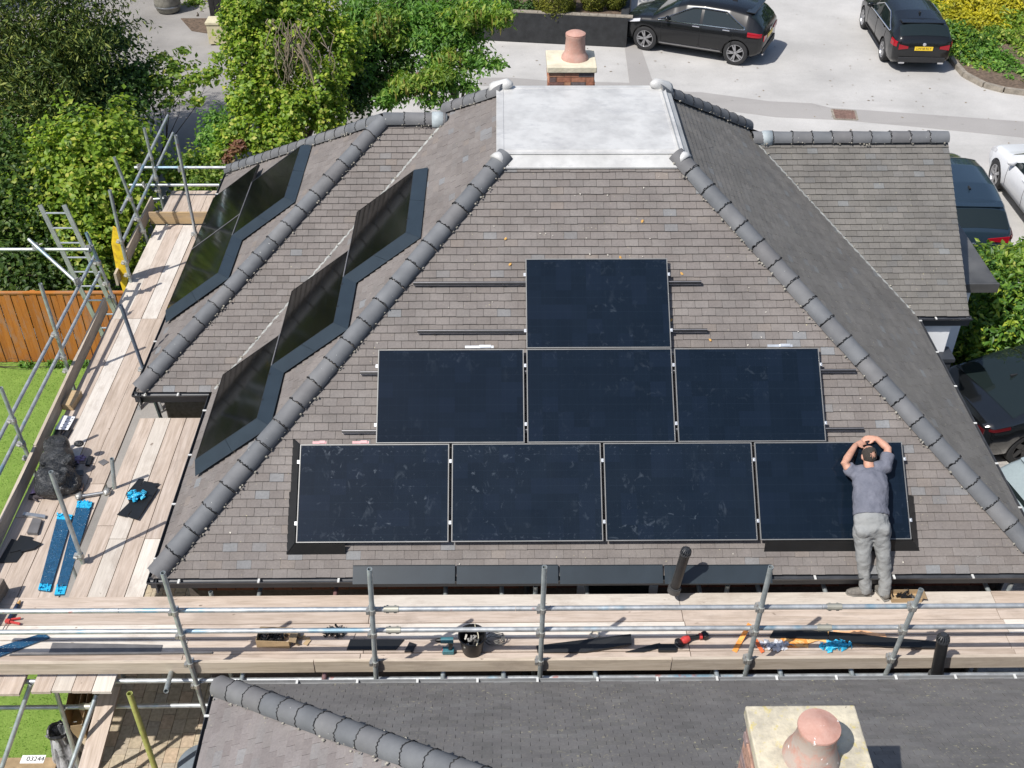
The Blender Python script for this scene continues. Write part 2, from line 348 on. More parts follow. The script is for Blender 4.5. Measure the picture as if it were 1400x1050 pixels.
# panels
def pv_mat(name='photovoltaic_glass', tint=(1, 1, 1)):
    m = Mat(name, 0.10, 0, 0.27); tc = m.coord('Object')
    sx = m.new('ShaderNodeSeparateXYZ'); m.l.new(tc, sx.inputs[0])
    def line(o, period, w):
        f = m.math('FRACT', m.math('DIVIDE', o, period)); return m.math('LESS_THAN', m.math('ABSOLUTE', m.math('SUBTRACT', f, 0.5)), w)
    g = m.math('MAXIMUM', line(sx.outputs[1], 0.182, 0.012), m.math('MULTIPLY', line(sx.outputs[0], 0.0910, 0.014), 0.6))
    cell = m.new('ShaderNodeTexWhiteNoise', noise_dimensions='3D')
    fl = m.new('ShaderNodeVectorMath', operation='FLOOR'); dv = m.new('ShaderNodeVectorMath', operation='DIVIDE'); dv.inputs[1].default_value = (0.182, 0.182, 10)
    oi = m.new('ShaderNodeObjectInfo'); ad = m.new('ShaderNodeVectorMath', operation='ADD')
    m.l.new(tc, dv.inputs[0]); m.l.new(dv.outputs[0], fl.inputs[0]); m.l.new(fl.outputs[0], ad.inputs[0]); m.l.new(oi.outputs['Random'], ad.inputs[1]); m.l.new(ad.outputs[0], cell.inputs[0])
    c = m.ramp(cell.outputs[0], [(q_, tuple(a_ * b_ for a_, b_ in zip(k_, tint))) for q_, k_ in ((0, (0.0034, 0.0078, 0.0150)), (0.6, (0.0042, 0.0092, 0.0175)), (1, (0.0052, 0.0106, 0.021)))])
    c = m.mix(m.math('MULTIPLY', g, 0.38), c, (0.013, 0.022, 0.036, 1))
    # dried hand and boot marks; each pane's own object colour says how dirty it is
    v = m.coord('Object', (1, 1, 1), True); oc = m.new('ShaderNodeSeparateColor'); m.l.new(oi.outputs['Color'], oc.inputs[0]); amt = oc.outputs[0]
    area = m.ramp(m.noise(v, 1.3, 2), [(0.46, (0, 0, 0)), (0.62, (1, 1, 1))])
    smear = m.ramp(m.noise(m.coord('Object', (1.7, 1.0, 1), True), 5.2, 4, 0.6, .5), [(0.60, (0, 0, 0)), (0.80, (1, 1, 1))])
    spots = m.ramp(m.noise(v, 11, 3, 0.6, 0.6), [(0.61, (0, 0, 0)), (0.76, (1, 1, 1))])
    sx2 = m.new('ShaderNodeSeparateXYZ'); m.l.new(tc, sx2.inputs[0])
    edge = m.math('MAXIMUM', m.math('LESS_THAN', sx2.outputs[1], .09), m.math('GREATER_THAN', sx2.outputs[1], 1.0)); edge = m.math('MULTIPLY', edge, m.ramp(m.noise(v, 26, 3, .6), [(.6, (0, 0, 0)), (.75, (1, 1, 1))]))
    k = m.math('MAXIMUM', m.math('MULTIPLY', area, m.math('MAXIMUM', m.math('MULTIPLY', smear, .6), m.math('MULTIPLY', spots, 0.9))), m.math('MULTIPLY', edge, .5))
    k = m.math('MULTIPLY', k, amt); film = m.math('MULTIPLY', m.math('MULTIPLY', m.noise(v, 2.2, 4), amt), .03)
    c = m.mix(m.math('ADD', m.math('MULTIPLY', k, .30), film), c, (0.22, 0.27, 0.33, 1)); m.col(c)
    m.rough(m.math('ADD', 0.10, m.math('MULTIPLY', k, 0.35)))
    return m.m
M_PV = pv_mat(); M_PVB = pv_mat('dark_reflection_pv_glass', (.95, .42, .20))  # one glass, two colours: reflected sky painted blue, dark tree reflections painted black
M_PVFRAME = simple('panel_edge_metal', (0.20, 0.20, 0.195), 0.45, 0.4, var=0.1)
M_PVFRAMEB = simple('panel_edge_black', (0.018, 0.018, 0.02), 0.4, 0.3, var=0.1)
M_CLAMP = simple('clamp_aluminium', (0.62, 0.64, 0.66), 0.35, 0.6)
M_CLAMPB = simple('clamp_black', (0.012, 0.012, 0.013), 0.5)
M_SKIRT = simple('slate_blue_trim_sheet', (0.021, 0.030, 0.038), 0.33, 0.0, var=0.12, scale=4)
M_SKIRTD = simple('black_trim_sheet', (0.012, 0.013, 0.014), 0.42, 0.0, var=0.15, scale=5)
M_RAIL = simple('black_rail', (0.012, 0.012, 0.013), 0.4, 0.2)
M_RAILLIP = simple('rail_grey_lip', (0.33, 0.32, 0.33), 0.4, 0.6)

# ------------------------------------------------------------------ ground
GZ = -2.9
def sheet(name, pts, z, mat, label=None):
    m = MB(); m.prism([(p[0], p[1]) for p in pts], 0.03, z0=z - 0.03)
    return tag(m.obj(name, mat), None, None, None, 'structure')
def gp(px, py, z=GZ): p = az(px, py, z); return (p.x, p.y)
sheet('ground', [(-140, -110), (140, -110), (140, 160), (-140, 160)], GZ - 0.012, M_YARD)
sheet('driveway', [(1.5, 10.5), (5.0, 11.2), (9.6, 8.5), (30, 8.5), (30, 60), (4.5, 60), (1.5, 23.2), (-1.0, 23.3), (-1.0, 12)], GZ - 0.006, M_DRIVE)
pt = lambda l: [gp(*p) for p in l]
sheet('tarmac_patch', pt([(655, 106), (700, 106), (748, 110), (860, 113), (905, 124), (960, 126), (1050, 138), (1110, 141), (1135, 147), (1250, 155), (1400, 166), (1400, 188), (1250, 173), (1150, 164), (1060, 160), (985, 150), (905, 139), (820, 134), (700, 118), (655, 117)]), GZ - 0.002, M_PATCH)
sheet('tarmac_patch', pt([(854, 64), (873, 56), (893, 113), (905, 124), (893, 124), (861, 117)]), GZ + 0.0025, M_PATCH)
# lawn and patios
sheet('lawn', [(-12, -12), (-2.95, -12), (-2.95, 7.36), (-12, 7.36)], GZ + 0.004, M_TURF)
sheet('gravel_border', [(-4.6, .9), (-2.95, .9), (-2.95, 7.36), (-4.6, 7.36)], GZ + 0.008, M_YARD)
def paving(name, x0, x1, y0, y1, bw, bl, mat, lines=0.006, rot=False, seen=None, origin=0):
    base = sheet(name, [(x0, y0), (x1, y0), (x1, y1), (x0, y1)], GZ + 0.004, M_PBED)
    me = MB(); g = lines; a = bw - g; b = bl - g
    me.box((0, 0, 0.0), (a, b, 0.035)); me = me.mesh('paving_block', mat)
    rest = MB(); n = 0
    nx = int((x1 - x0) / bw); cnt = 0
    for i in range(nx):
        y = y0 + random.uniform(0, bl)
        while y + bl < y1:
            c = Vector((x0 + (i + .5) * bw, y + bl / 2, GZ + 0.0185 + random.uniform(-.002, .002)))
            M = Matrix.Translation(c) @ Matrix.Rotation(random.uniform(-.008, .008), 4, 'Z') @ Matrix.Rotation(random.uniform(-.006, .006), 4, 'X')
            if cnt < 300 and (seen is None or seen(c)):
                put('paving_block', me, M, base); cnt += 1
            else: rest.box((0, 0, 0), (a, b, 0.035), M)
            y += bl
    if rest.v: tag(rest.obj('far_paving_blocks', mat, base), kind='stuff')
    return base
def seen_left(c): return -2.75 < c.x < -1.2 and -1.6 < c.y < 0.25
paving('patio_paving', -2.95, -0.4, -6, 9.6, 0.16, 0.21, M_PAVER, seen=seen_left)
def seen_right(c): return 9.5 < c.x < 11.3 and 2.2 < c.y < 5.2
paving('side_paving', 8.3, 14.0, -7, 5.6, 0.22, 0.22, M_PAVER2, seen=seen_right)
# manhole cover in the drive
t = emp('manhole_cover', 'rusty rectangular manhole cover set in the pale tarmac drive', 'manhole cover', az(1155, 156, GZ))
q = [az(1137, 150, GZ), az(1169, 152, GZ), az(1172, 164, GZ), az(1141, 163, GZ)]
m = MB(); m.prism([(p.x, p.y) for p in q], 0.012, z0=GZ + 0.0015); m.obj('cover_plate', M_IRON, t)
m = MB()
for i in range(1, 9):
    a = q[0].lerp(q[1], i / 9); b = q[3].lerp(q[2], i / 9); m.bar(a + Vector((0, 0, .018)), b + Vector((0, 0, .018)), .03, .006)
tag(m.obj('tread_pattern', M_IRON, t), kind='stuff')
m = MB()
for i in range(4): m.bar(q[i] + Vector((0, 0, .01)), q[(i + 1) % 4] + Vector((0, 0, .01)), .05, .018)
m.obj('frame', M_KERB, t)

# ------------------------------------------------------------------ tiled roof slopes
def clip(poly, a, b):
    """keep the part of poly left of the directed line a->b"""
    out = []; n = len(poly); d = (b[0] - a[0], b[1] - a[1])
    side = lambda p: d[0] * (p[1] - a[1]) - d[1] * (p[0] - a[0])
    for i in range(n):
        p, q = poly[i], poly[(i + 1) % n]; sp, sq = side(p), side(q)
        if sp >= 0: out.append(p)
        if (sp >= 0) != (sq >= 0):
            k = sp / (sp - sq); out.append((p[0] + (q[0] - p[0]) * k, p[1] + (q[1] - p[1]) * k))
    return out
def slope_frame(O, Uend, P):
    O = Vector(O); U = (Vector(Uend) - O).normalized(); w = Vector(P) - O; N = U.cross(w).normalized()
    if N.z < 0: N = -N
    S = N.cross(U).normalized()
    if S.dot(w) < 0: S = -S; U = -U
    U = S.cross(N)
    M = Matrix((U, S, N)).transposed().to_4x4(); M.translation = O
    return M
TW, TG = 0.165, 0.100
def tile_mesh(name, mat, tw, tg):
    m = MB(); add_tile(m, [(-tw / 2 + .0012, 0), (tw / 2 - .0012, 0), (tw / 2 - .0012, tg * 1.25), (-tw / 2 + .0012, tg * 1.25)], 0, tg)
    return m.mesh(name, mat)
def add_tile(m, poly, s0, tg, M=None, jz=0.0, th=0.017):
    n = len(poly); h = lambda s: .030 + jz - (s - s0) / tg * .016
    top = [(u, s, h(s)) for u, s in poly]; bot = [(u, s, h(s) - th) for u, s in poly]
    m.add(top + bot, [tuple(range(n))] + [(n + i, n + (i + 1) % n, (i + 1) % n, i) for i in range(n)], M)
def tile_slope(M, poly3, mat, rest, house, indiv=None, shared=None, tw=TW, tg=TG, budget=None, name='roof_tile'):
    """lay plain tiles over the convex polygon; rest collects the joined ones"""
    Mi = M.inverted(); P = [(Mi @ Vector(p)) for p in poly3]; P = [(p.x, p.y) for p in P]
    ar = sum(P[i][0] * P[(i + 1) % len(P)][1] - P[(i + 1) % len(P)][0] * P[i][1] for i in range(len(P)))
    if ar < 0: P = P[::-1]
    u0 = min(p[0] for p in P); u1 = max(p[0] for p in P); s0 = min(p[1] for p in P); s1 = max(p[1] for p in P)
    row = int(round(s0 / tg)); s = -.03 + row * tg
    while s < s1:
        k = math.floor(u0 / tw) - 1; off = (row % 2) * tw / 2 + random.uniform(-.006, .006)
        u = k * tw + off
        while u < u1 + tw:
            a = u + .0018; b = u + tw - .0018; js = random.uniform(-.003, .003)
            q = [(a, s + js), (b, s + js), (b, s + js + tg * 1.25), (a, s + js + tg * 1.25)]; full = True; c = q
            for i in range(len(P)):
                if i == -1: pass
                e0, e1 = P[i], P[(i + 1) % len(P)]
                if abs(e0[1] - s0) < 1e-6 and abs(e1[1] - s0) < 1e-6: continue
                c2 = clip(c, e0, e1)
                if len(c2) != len(c) or any(abs(x[0] - y[0]) + abs(x[1] - y[1]) > 1e-7 for x, y in zip(c, c2)): full = False
                c = c2
                if len(c) < 3: break
            if len(c) >= 3:
                jz = random.uniform(-.0015, .003)
                cen = M @ Vector((u + tw / 2, s + tg / 2, 0))
                if full and indiv and budget[0] > 0 and indiv(cen):
                    budget[0] -= 1
                    T = M @ Matrix.Translation((u + tw / 2, s + js, jz)) @ Matrix.Rotation(random.uniform(-.012, .012), 4, 'Z')
                    put(name, shared, T, house)
                else: add_tile(rest, c, s + js, tg, M, jz)
            u += tw
        row += 1; s += tg
def ridge_mesh(name, mat, r=.118, L=.302):
    """half round ridge tile along +x, ragged at its lower end"""
    m = MB(); n = 12; rg = []; rnd = random.Random(3)
    for (x, rr) in ((0, r * 1.03), (.012, r * 1.03), (L * .5, r), (L, r * .985)):
        rg.append([(x + (rnd.uniform(-.007, .007) if x == 0 else 0), -math.cos(math.pi * (i / n * 1.08 - .04)) * rr, math.sin(math.pi * (i / n * 1.08 - .04)) * rr) for i in range(n + 1)])
    inner = [(p[0] + .004, p[1] * .88, p[2] * .88) for p in rg[0]]
    rg = [inner] + rg + [[(p[0], p[1] * .88, p[2] * .88) for p in rg[-1]]]
    vs = [p for g in rg for p in g]; k = n + 1
    fs = [(a * k + i, a * k + i + 1, (a + 1) * k + i + 1, (a + 1) * k + i) for a in range(len(rg) - 1) for i in range(n)]
    m.add(vs, fs); return m.mesh(name, mat, True)
def ridge_line(a, b, mesh, house, mats=None, pitch=.312, r=.118, lift=-.012, mortar=None, joint=None):
    """half round tiles from a up to b"""
    a = Vector(a); b = Vector(b); d = (b - a); L = d.length; x = d.normalized(); y = Vector((0, 0, 1)).cross(x).normalized(); z = x.cross(y)
    M0 = Matrix((x, y, z)).transposed().to_4x4(); n = max(1, math.ceil(L / pitch - .2))
    p = L / n
    for i in range(n):
        M = M0.copy(); M.translation = a + x * (i * p) + z * (lift + random.uniform(-.003, .003))
        put('ridge_tile', mesh, M @ Matrix.Rotation(random.uniform(-.02, .02), 4, 'X') @ Matrix.Rotation(random.uniform(-.012, .012), 4, 'Z'), house)
    if joint is not None:
        for i in range(1, n):
            c = a + x * (i * p) + z * lift
            pts = []
            for q in range(25):
                t = math.pi * q / 24; rr = r * 1.04 + (.004 if q % 2 else 0)
                jx = random.uniform(-.014, .014)
                pts.append(c - y * math.cos(t) * rr + z * math.sin(t) * rr + x * jx)
            joint.path(pts, .0055, 4)
    if mortar is not None:
        for sd in (-1, 1):
            for i in range(int(L / .035)):
                t = i * .035 / L
                if random.random() < .3:
                    c = a + d * t + y * sd * (r * 1.0 + random.uniform(-.004, .03)) + z * random.uniform(-.045, -.005); s = random.uniform(.006, .02)
                    mortar.box(c, (s * 1.4, s, s * .8), None, random.uniform(0, 3))
T_RIDGE = ridge_mesh('ridge_tile', M_RIDGE)
# ------------------------------------------------------------------ the house being fitted with panels
ZE, ZT = -.315, 2.82
house = emp('house', 'grey tiled hipped bungalow in the middle with white flat roof top and solar panels', 'house', (3.5, 5, GZ))
P = lambda *a: Vector(a)
FL, FR = P(-1.59, -.20, ZE), P(8.56, -.20, ZE)
TFL, TFR, TBL, TBR = P(2.40, 3.95, ZT), P(4.53, 3.95, ZT), P(2.40, 5.92, ZT), P(4.53, 5.92, ZT)
LW0, LW1, LWR, LWM = P(-2.64, 3.20, ZE), P(-2.64, 9.72, ZE), P(.62, 6.46, 2.14), P(1.534, 6.46, 2.14)
LV = P(-1.59, 3.20, ZE); LHB = P(1.534, 6.82, 2.14)
RV, RG0, RGR, RWM = P(8.56, 4.97, ZE), P(9.40, 4.97, ZE), P(9.40, 7.3, 1.44), P(6.305, 7.3, 1.44)
RHB = P(6.305, 7.75, 1.44); RG1 = P(9.40, 9.69, ZE); RB = P(8.62, 9.69, ZE)
slopes = dict(
    F=(slope_frame(FL, FR, TFL), [FL, FR, TFR, TFL]),
    L=(slope_frame(FL, LV, TFL), [FL, LV, LWM, LHB, TBL, TFL]),
    R=(slope_frame(FR, RV, TFR), [FR, RV, RWM, RHB, TBR, TFR]),
    W=(slope_frame(LW0, LV, LWR), [LW0, LV, LWM, LWR]),
    WL=(slope_frame(LW0, LW1, LWR), [LW0, LW1, LWR]),
    G=(slope_frame(RV, RG0, RWM), [RV, RG0, RGR, RWM]))
under = MB()
for k, (M, poly) in slopes.items():
    n = len(poly); under.add(list(poly) + [p + Vector((0, 0, -.05)) for p in poly], [tuple(range(n)), tuple(n + i for i in range(n))[::-1]] + [(i, (i + 1) % n, n + (i + 1) % n, n + i) for i in range(n)])
for poly in ([P(-1.65, 10.13, ZE), P(8.62, 10.13, ZE), TBR, TBL], [LW1, P(1.6, 9.78, ZE), P(1.6, 6.46, 2.14), LWR], [P(6.3, 9.69, ZE), RG1, RGR, P(6.3, 7.3, 1.44)]):
    n = len(poly); under.add(poly, [tuple(range(n))])
under.obj('roof', M_FELT, house)
tile_sh = tile_mesh('roof_tile', M_TILE, TW, TG); rest = MB(); bud = [300]
def near_front(c):
    if c.z > -.02 and -.08 < c.x < 7.15: return False
    return c.z < .75
tile_slope(*slopes['F'], M_TILE, rest, house, near_front, tile_sh, budget=bud)
tile_slope(*slopes['W'], M_TILE, rest, house); restg = MB(); tile_slope(*slopes['G'], M_TILEG, restg, house)
tile_slope(*slopes['WL'], M_TILE, rest, house)
for k, polys in (('L', ([FL, LV, LWM, TFL], [LWM, LHB, TBL, TFL])), ('R', ([FR, RV, RWM, TFR], [RWM, RHB, TBR, TFR]))):
    for poly in polys: tile_slope(slopes[k][0], poly, M_TILE, rest if k == 'L' else restg, house)
tag(rest.obj('remaining_roof_tiles', M_TILE, house), kind='stuff'); tag(restg.obj('right_roof_tiles', M_TILEG, house), kind='stuff')
joint = MB(); mort = MB()
for a, b in ((FL, TFL), (FR, TFR), (LW0, LWR), (LW1, LWR), (LWR, LWM), (LHB + P(-.0, 0, 0), TBL), (RHB, TBR), (RWM, RGR)):
    sag = P(0, 0, .03); ridge_line(a + sag, b + sag, T_RIDGE, house, joint=joint, mortar=mort)
tag(joint.obj('ridge_joint_gap_shade', M_JOINT, house), kind='stuff'); tag(mort.obj('ridge_mortar', M_MORTAR, house), kind='stuff')
# white flat top
m = MB(); z = ZT + .02
x0, x1, y0, y1 = 2.33, 4.60, 3.97, 6.0
m.box(((x0 + x1) / 2, (y0 + y1) / 2, z), (x1 - x0, y1 - y0, .05))
# raised rims and front apron
rim = [(x0, y0), (x1, y0), (x1, y1), (x0, y1)]
for i in range(4):
    a, b = rim[i], rim[(i + 1) % 4]; m.bar((a[0], a[1], z + .022), (b[0], b[1], z + .022), .10, .018)
fl = m.obj('flat_roof', M_GRP, house); bevel(fl, .012, 3)
m = MB(); m.prism([(x0 - .02, y0 + .02, z + .03), (x1 + .02, y0 + .02, z + .03), (x1 + .02, y0 - .2, z - .105), (x0 - .02, y0 - .2, z - .105)], (0, 0, .018)); m.obj('apron_flashing', M_GRP, house)
m = MB(); m.prism([(x1 - .02, y0, z + .03), (x1 - .02, y1, z + .03), (x1 + .14, y1, z - .08), (x1 + .14, y0 - .1, z - .08)], (0, 0, .018)); m.obj('apron_flashing', M_GRP, house)
for (cx, cy, dx) in ((2.37, 6.02, -1), (4.57, 6.02, 1)):
    m = MB(); c = P(cx, cy, z + .02); d = P(dx, .72, -.72).normalized()
    pts = [c - d * .18 + P(0, 0, -.02), c - d * .1 + P(0, 0, .02), c + P(0, 0, .0), c + d * .12, c + d * .17]; m.path(pts, .1, 14, [.035, .075, .105, .12, .118]); m.obj('hip_end_saddle', M_GRP, house, 'all')
for (cx, cy, dx) in ((2.36, 3.92, -1), (4.57, 3.92, 1)):
    m = MB(); c = P(cx, cy, z + .02); d = P(dx, -1.0, -.75).normalized()
    m.path([c - d * .06 + P(0, 0, -.06), c - d * .0 - P(0, 0, .02), c + d * .07 - P(0, 0, .005), c + d * .11 - P(0, 0, .01)], .1, 14, [.03, .07, .100, .112]); m.obj('hip_end_saddle', M_GRP, house, 'all')
# lead saddles at the wing ridges
for c, d in ((LWM, P(-1, 0, 0)), (RWM + P(.1, 0, 0), P(1, 0, 0))):
    m = MB(); m.path([c + P(0, 0, .02) - d * .02, c + d * .08 + P(0, 0, .024), c + d * .2 + P(0, 0, .024)], .13, 14, [.095, .127, .126]); m.obj('ridge_saddle', simple('pale_blue_flashing', (0.33, 0.37, 0.385), .6), house, 'all')
# valleys
for a, b, n1, n2 in ((LV, LWM, slopes['W'][0], slopes['L'][0]), (RV, RWM, slopes['G'][0], slopes['R'][0])):
    m = MB(); up = (n1.col[2].to_3d() + n2.col[2].to_3d()).normalized()
    m.bar(a + up * .028, b + up * .028, .038, .014, up); o = m.obj('valley_strip', M_VALLEY, house)
    m = MB()
    for i in range(40):
        c = a.lerp(b, random.random()) + up * .035 + Vector((random.uniform(-.04, .04), random.uniform(-.04, .04), 0)); s = random.uniform(.008, .03); m.box(c, (s, s, s * .5), None, random.uniform(0, 3))
    tag(m.obj('valley_moss', M_MORTAR, o), kind='stuff')
# gutters
def gutter(a, b, out, parent, brk=.9, mat=None):
    a, b, out = Vector(a), Vector(b), Vector(out); m = MB(); d = (b - a).normalized(); n = 8
    w = .72; prof = [(.012, .012)] + [(.06 - .055 * math.cos(math.pi * i / n), -.058 * math.sin(math.pi * i / n)) for i in range(n + 1)] + [(.122, .012)]
    inn = [(x * .86 + .0085, y * .86 + .003) for x, y in prof][::-1]
    pr = [(x * w, y * w) for x, y in prof + inn]; k = len(pr); vs = [c + out * x + Vector((0, 0, y)) for c in (a, b) for x, y in pr]
    m.add(vs, [(i, (i + 1) % k, k + (i + 1) % k, k + i) for i in range(k)] + [tuple(range(k))[::-1], tuple(range(k, 2 * k))])
    g = m.obj('gutter', mat or M_GUTTER, parent); L = (b - a).length; i = brk * .4
    while i < L:
        c = a + d * i + out * .062 + Vector((0, 0, .010)); q = MB(); q.bar(c - out * .028, c + out * .03, .024, .012); q.obj('gutter_clip', M_BRKT, g); i += brk
    m = MB(); m.bar(a - out * .01 + Vector((0, 0, -.09)), b - out * .01 + Vector((0, 0, -.09)), .02, .17); m.obj('fascia', M_DARKTRIM, parent)
zg_ = ZE - .025
gutter((-1.68, -.205, zg_), (8.66, -.205, zg_), (0, -1, 0), house)
gutter((-1.595, -.28, zg_), (-1.595, 3.12, zg_), (-1, 0, 0), house)
gutter((-2.73, 3.195, zg_), (-1.69, 3.195, zg_), (0, -1, 0), house, .45)
gutter((-2.645, 3.12, zg_), (-2.645, 9.75, zg_), (-1, 0, 0), house)
gutter((8.565, -.28, zg_), (8.565, 5.0, zg_), (1, 0, 0), house, .8)
gutter((8.65, 4.965, zg_), (9.45, 4.965, zg_), (0, -1, 0), house, .6)
# walls
WY = .14
wall = MB()
wall.box(((-1.4 + 8.35) / 2, WY + .16, (GZ + ZE - .1) / 2), (9.75, .3, ZE - .1 - GZ)); wf = wall.obj('front_wall', M_BED2, house)
bm_ = MB(); bm_.box((0, 0, 0), (.215, .03, .065)); bm_ = bm_.mesh('brick', M_BRICK)
for r in range(6):
    zc = -.52 - r * .075; off = (r % 2) * .1125
    for i in range(44):
        xc = -1.4 + .11 + off + i * .225
        if xc > 8.2 or 3.22 < xc < 4.18 and zc < -.4: continue
        put('brick', bm_, Matrix.Translation((xc, WY + .003 + random.uniform(-.002, .002), zc)), wf)
wall = MB()
wall.box((-1.25, 1.7, (GZ + ZE - .1) / 2), (.28, 3.0, ZE - .1 - GZ)); wall.obj('side_wall', M_BED2, house); wall = MB(); wall.box((-2.3, 6.46, (GZ + ZE - .1) / 2), (.28, 6.0, ZE - .1 - GZ)); wall.box((-1.8, 3.55, (GZ + ZE - .1) / 2), (.9, .28, ZE - .1 - GZ))
wall.obj('side_wall', M_BED2, house); wall = MB(); wall.box((8.2, 2.6, (GZ + ZE - .1) / 2), (.28, 4.9, ZE - .1 - GZ)); wall.obj('side_wall', M_BED2, house); wall = MB(); wall.box((4, 9.8, (GZ + ZE - .1) / 2), (9, .28, ZE - .1 - GZ)); wall.obj('back_wall', M_BED2, house)
wall = MB(); wall.box((8.72, 5.18, (GZ + ZE - .12) / 2), (1.0, .3, ZE - .12 - GZ))
gx = 9.2; wall.prism([(gx, 5.04, GZ), (gx, 9.5, GZ), (gx, 9.5, ZE - .05), (gx, 7.3, 1.36), (gx, 5.04, ZE - .06)], (.03, 0, 0)); wall.obj('white_rendered_wall', M_WHITE, house)
m = MB()
for a, b in ((RG0, RGR), (RG1, RGR)): m.bar(a + P(-.02, 0, -.10), b + P(-.02, 0, -.10), .04, .16)
m.obj('bargeboard', M_DARKTRIM, house)
m = MB(); m.box((8.66, 5.05, -1.12), (.95, .3, .05)); m.obj('window_ledge', M_WHITE, house)
m = MB(); m.box((9.24, 5.0, -2.0), (.13, .28, 1.8)); m.box((9.22, 5.0, -1.08), (.24, .34, .06)); m.obj('charcoal_door_post', M_DARKTRIM, house)
cn = MB(); cn.box((9.86, 7.15, -.55), (.92, 2.0, .10)); cn.box((9.86, 6.13, -.58), (.96, .05, .16)); o = cn.obj('porch_canopy', M_CANOPY, house)
m = MB(); m.box((9.86, 6.9, -1.7), (.3, 1.2, 2.3)); m.box((9.5, 6.25, -1.75), (.5, .06, 2.3)); m.obj('porch_wall', M_WHITE, house)
# window under the front eaves
w = MB(); w.box((3.70, WY - .005, -1.2), (.96, .05, 1.5)); wn_ = w.obj('window', M_GLASSDARK, house)
m = MB()
for x in (3.27, 4.13): m.box((x, WY - .03, -1.2), (.10, .06, 1.5))
m.box((3.70, WY - .03, -.47), (.96, .06, .07)); m.obj('frame', M_UPVC, wn_)
m = MB(); m.tube((2.62, WY - .06, -.5), (2.62, WY - .06, GZ), .034, 10); m.obj('downpipe', M_GUTTER, house)
m = MB(); m.tube((8.25, WY - .08, -.45), (8.25, WY - .08, GZ), .036, 10); m.obj('downpipe', M_GUTTER, house)
# chimney behind the flat roof
def chimney(parent, x0, x1, y0, y1, z0, z1, cap_h, over, mat_b, mat_cap, pot, indiv=True, skipb=False):
    """stack with every brick its own object, a cap slab and a pot"""
    st = MB(); st.box(((x0 + x1) / 2, (y0 + y1) / 2, (z0 + z1) / 2), (x1 - x0 - .02, y1 - y0 - .02, z1 - z0)); st = st.obj('chimney_stack', M_BED, parent)
    bl, bh = .215, .065; mm = {}
    zz = z1 - .075 * .5; r = 0
    while zz > z0:
        prj = .012 if r == 2 else 0
        for side in range(4):
            ln = (x1 - x0) if side % 2 == 0 else (y1 - y0); t = 0; first = True; q = (r + side) % 2
            while t < ln - .03:
                L = .1025 if (first and q) else bl
                if not first and random.random() < .18: L = .1025
                L = min(L, ln - t - .0); first = False
                if L < .04: break
                key = round(L, 3)
                if key not in mm:
                    b = MB(); b.box((0, 0, 0), (key - .01, .05, bh)); mm[key] = b.mesh('brick', mat_b)
                c = t + L / 2
                if side == 0: pos, rz = (x0 + c, y0 + .02 - prj, zz), 0
                elif side == 1: pos, rz = (x1 - .02 + prj, y0 + c, zz), math.pi / 2
                elif side == 2: pos, rz = (x1 - c, y1 - .02 + prj, zz), 0
                else: pos, rz = (x0 + .02 - prj, y1 - c, zz), math.pi / 2
                put('brick', mm[key], Matrix.Translation(pos) @ Matrix.Rotation(rz + random.uniform(-.01, .01), 4, 'Z'), st); t += L
        zz -= .075; r += 1
    c = MB(); c.box(((x0 + x1) / 2, (y0 + y1) / 2, z1 + cap_h / 2), (x1 - x0 + 2 * over, y1 - y0 + 2 * over, cap_h)); cp = c.obj('cap', mat_cap, st); bevel(cp, .012, 2)
    return st
cf = ay(752, 104, 6.55); cr = ay(818, 104, 6.55)
st = chimney(house, 3.05, 3.70, 6.62, 7.22, 1.9, 2.83, .09, .035, M_BRICK2, M_CAP1, None)
m = MB(); pc = P(3.43, 6.93, 2.915)
m.lathe([(.20, 0), (.195, .04), (.165, .09), (.155, .11), (.152, .12), (.140, .31), (.146, .33), (.146, .36), (.12, .365)], 28, Matrix.Translation(pc)); m.obj('pot', M_POT, st, True)
m = MB(); m.lathe([(.14, 0), (.146, .015), (.11, .035), (.03, .05)], 28, Matrix.Translation(pc + P(0, 0, .36))); m.obj('pot_lid', M_POTLID, st, True)

# ------------------------------------------------------------------ the neighbouring house nearest the camera
NE, NT, NY = -.335, .75, -1.72
nh = emp('neighbour_house', 'dark slate roofed neighbouring house along the bottom edge with lichened chimney', 'house', (4, -6, GZ))
NA, NB = P(-.57, NY, NE), P(11.5, NY, NE); _h = apl(592, 1046, (0, NT, 1), NT * NY + NE); _k = -3.9 / (_h.y - NY); NR = NA + (_h - NA) * _k; NRB = P(11.5, NR.y, NR.z); NC = P(-.59, -9.6, NE)
Mf = slope_frame(NA, NB, NR); Ml = slope_frame(NA, NC, NR)
m = MB(); m.add([NA, NB, NRB, NR, NC, P(11.5, -9.6, NE)], [(0, 1, 2, 3), (0, 3, 4), (4, 3, 2, 5)]); m.obj('roof', M_FELT, nh)
rest = MB(); bud = [120]; ts2 = tile_mesh('roof_tile', M_TILE3, .165, .10)
def nvis(c): return c.y > -3.6 and c.x < 1.6
tile_slope(Ml, [NA, NC, NR], M_TILE3, rest, nh, nvis, ts2, budget=bud); tag(rest.obj('left_slope_tiles', M_TILE3, nh), kind='stuff')
rest = MB(); bud = [180]; ts3 = tile_mesh('roof_tile', M_TILE2, .165, .10)
def nvis2(c): return -.6 < c.x < 8 and c.y > -1.95
tile_slope(Mf, [NA, NB, NRB, NR], M_TILE2, rest, nh, nvis2, ts3, budget=bud); tag(rest.obj('remaining_roof_tiles', M_TILE2, nh), kind='stuff')
joint = MB(); mort = MB(); ridge_line(NA + P(0, 0, .03), NR + P(0, 0, .03), T_RIDGE, nh, joint=joint, mortar=mort, pitch=.30)
tag(joint.obj('ridge_joint_gap_shade', M_JOINT, nh), kind='stuff'); tag(mort.obj('ridge_mortar', M_MORTAR, nh), kind='stuff')
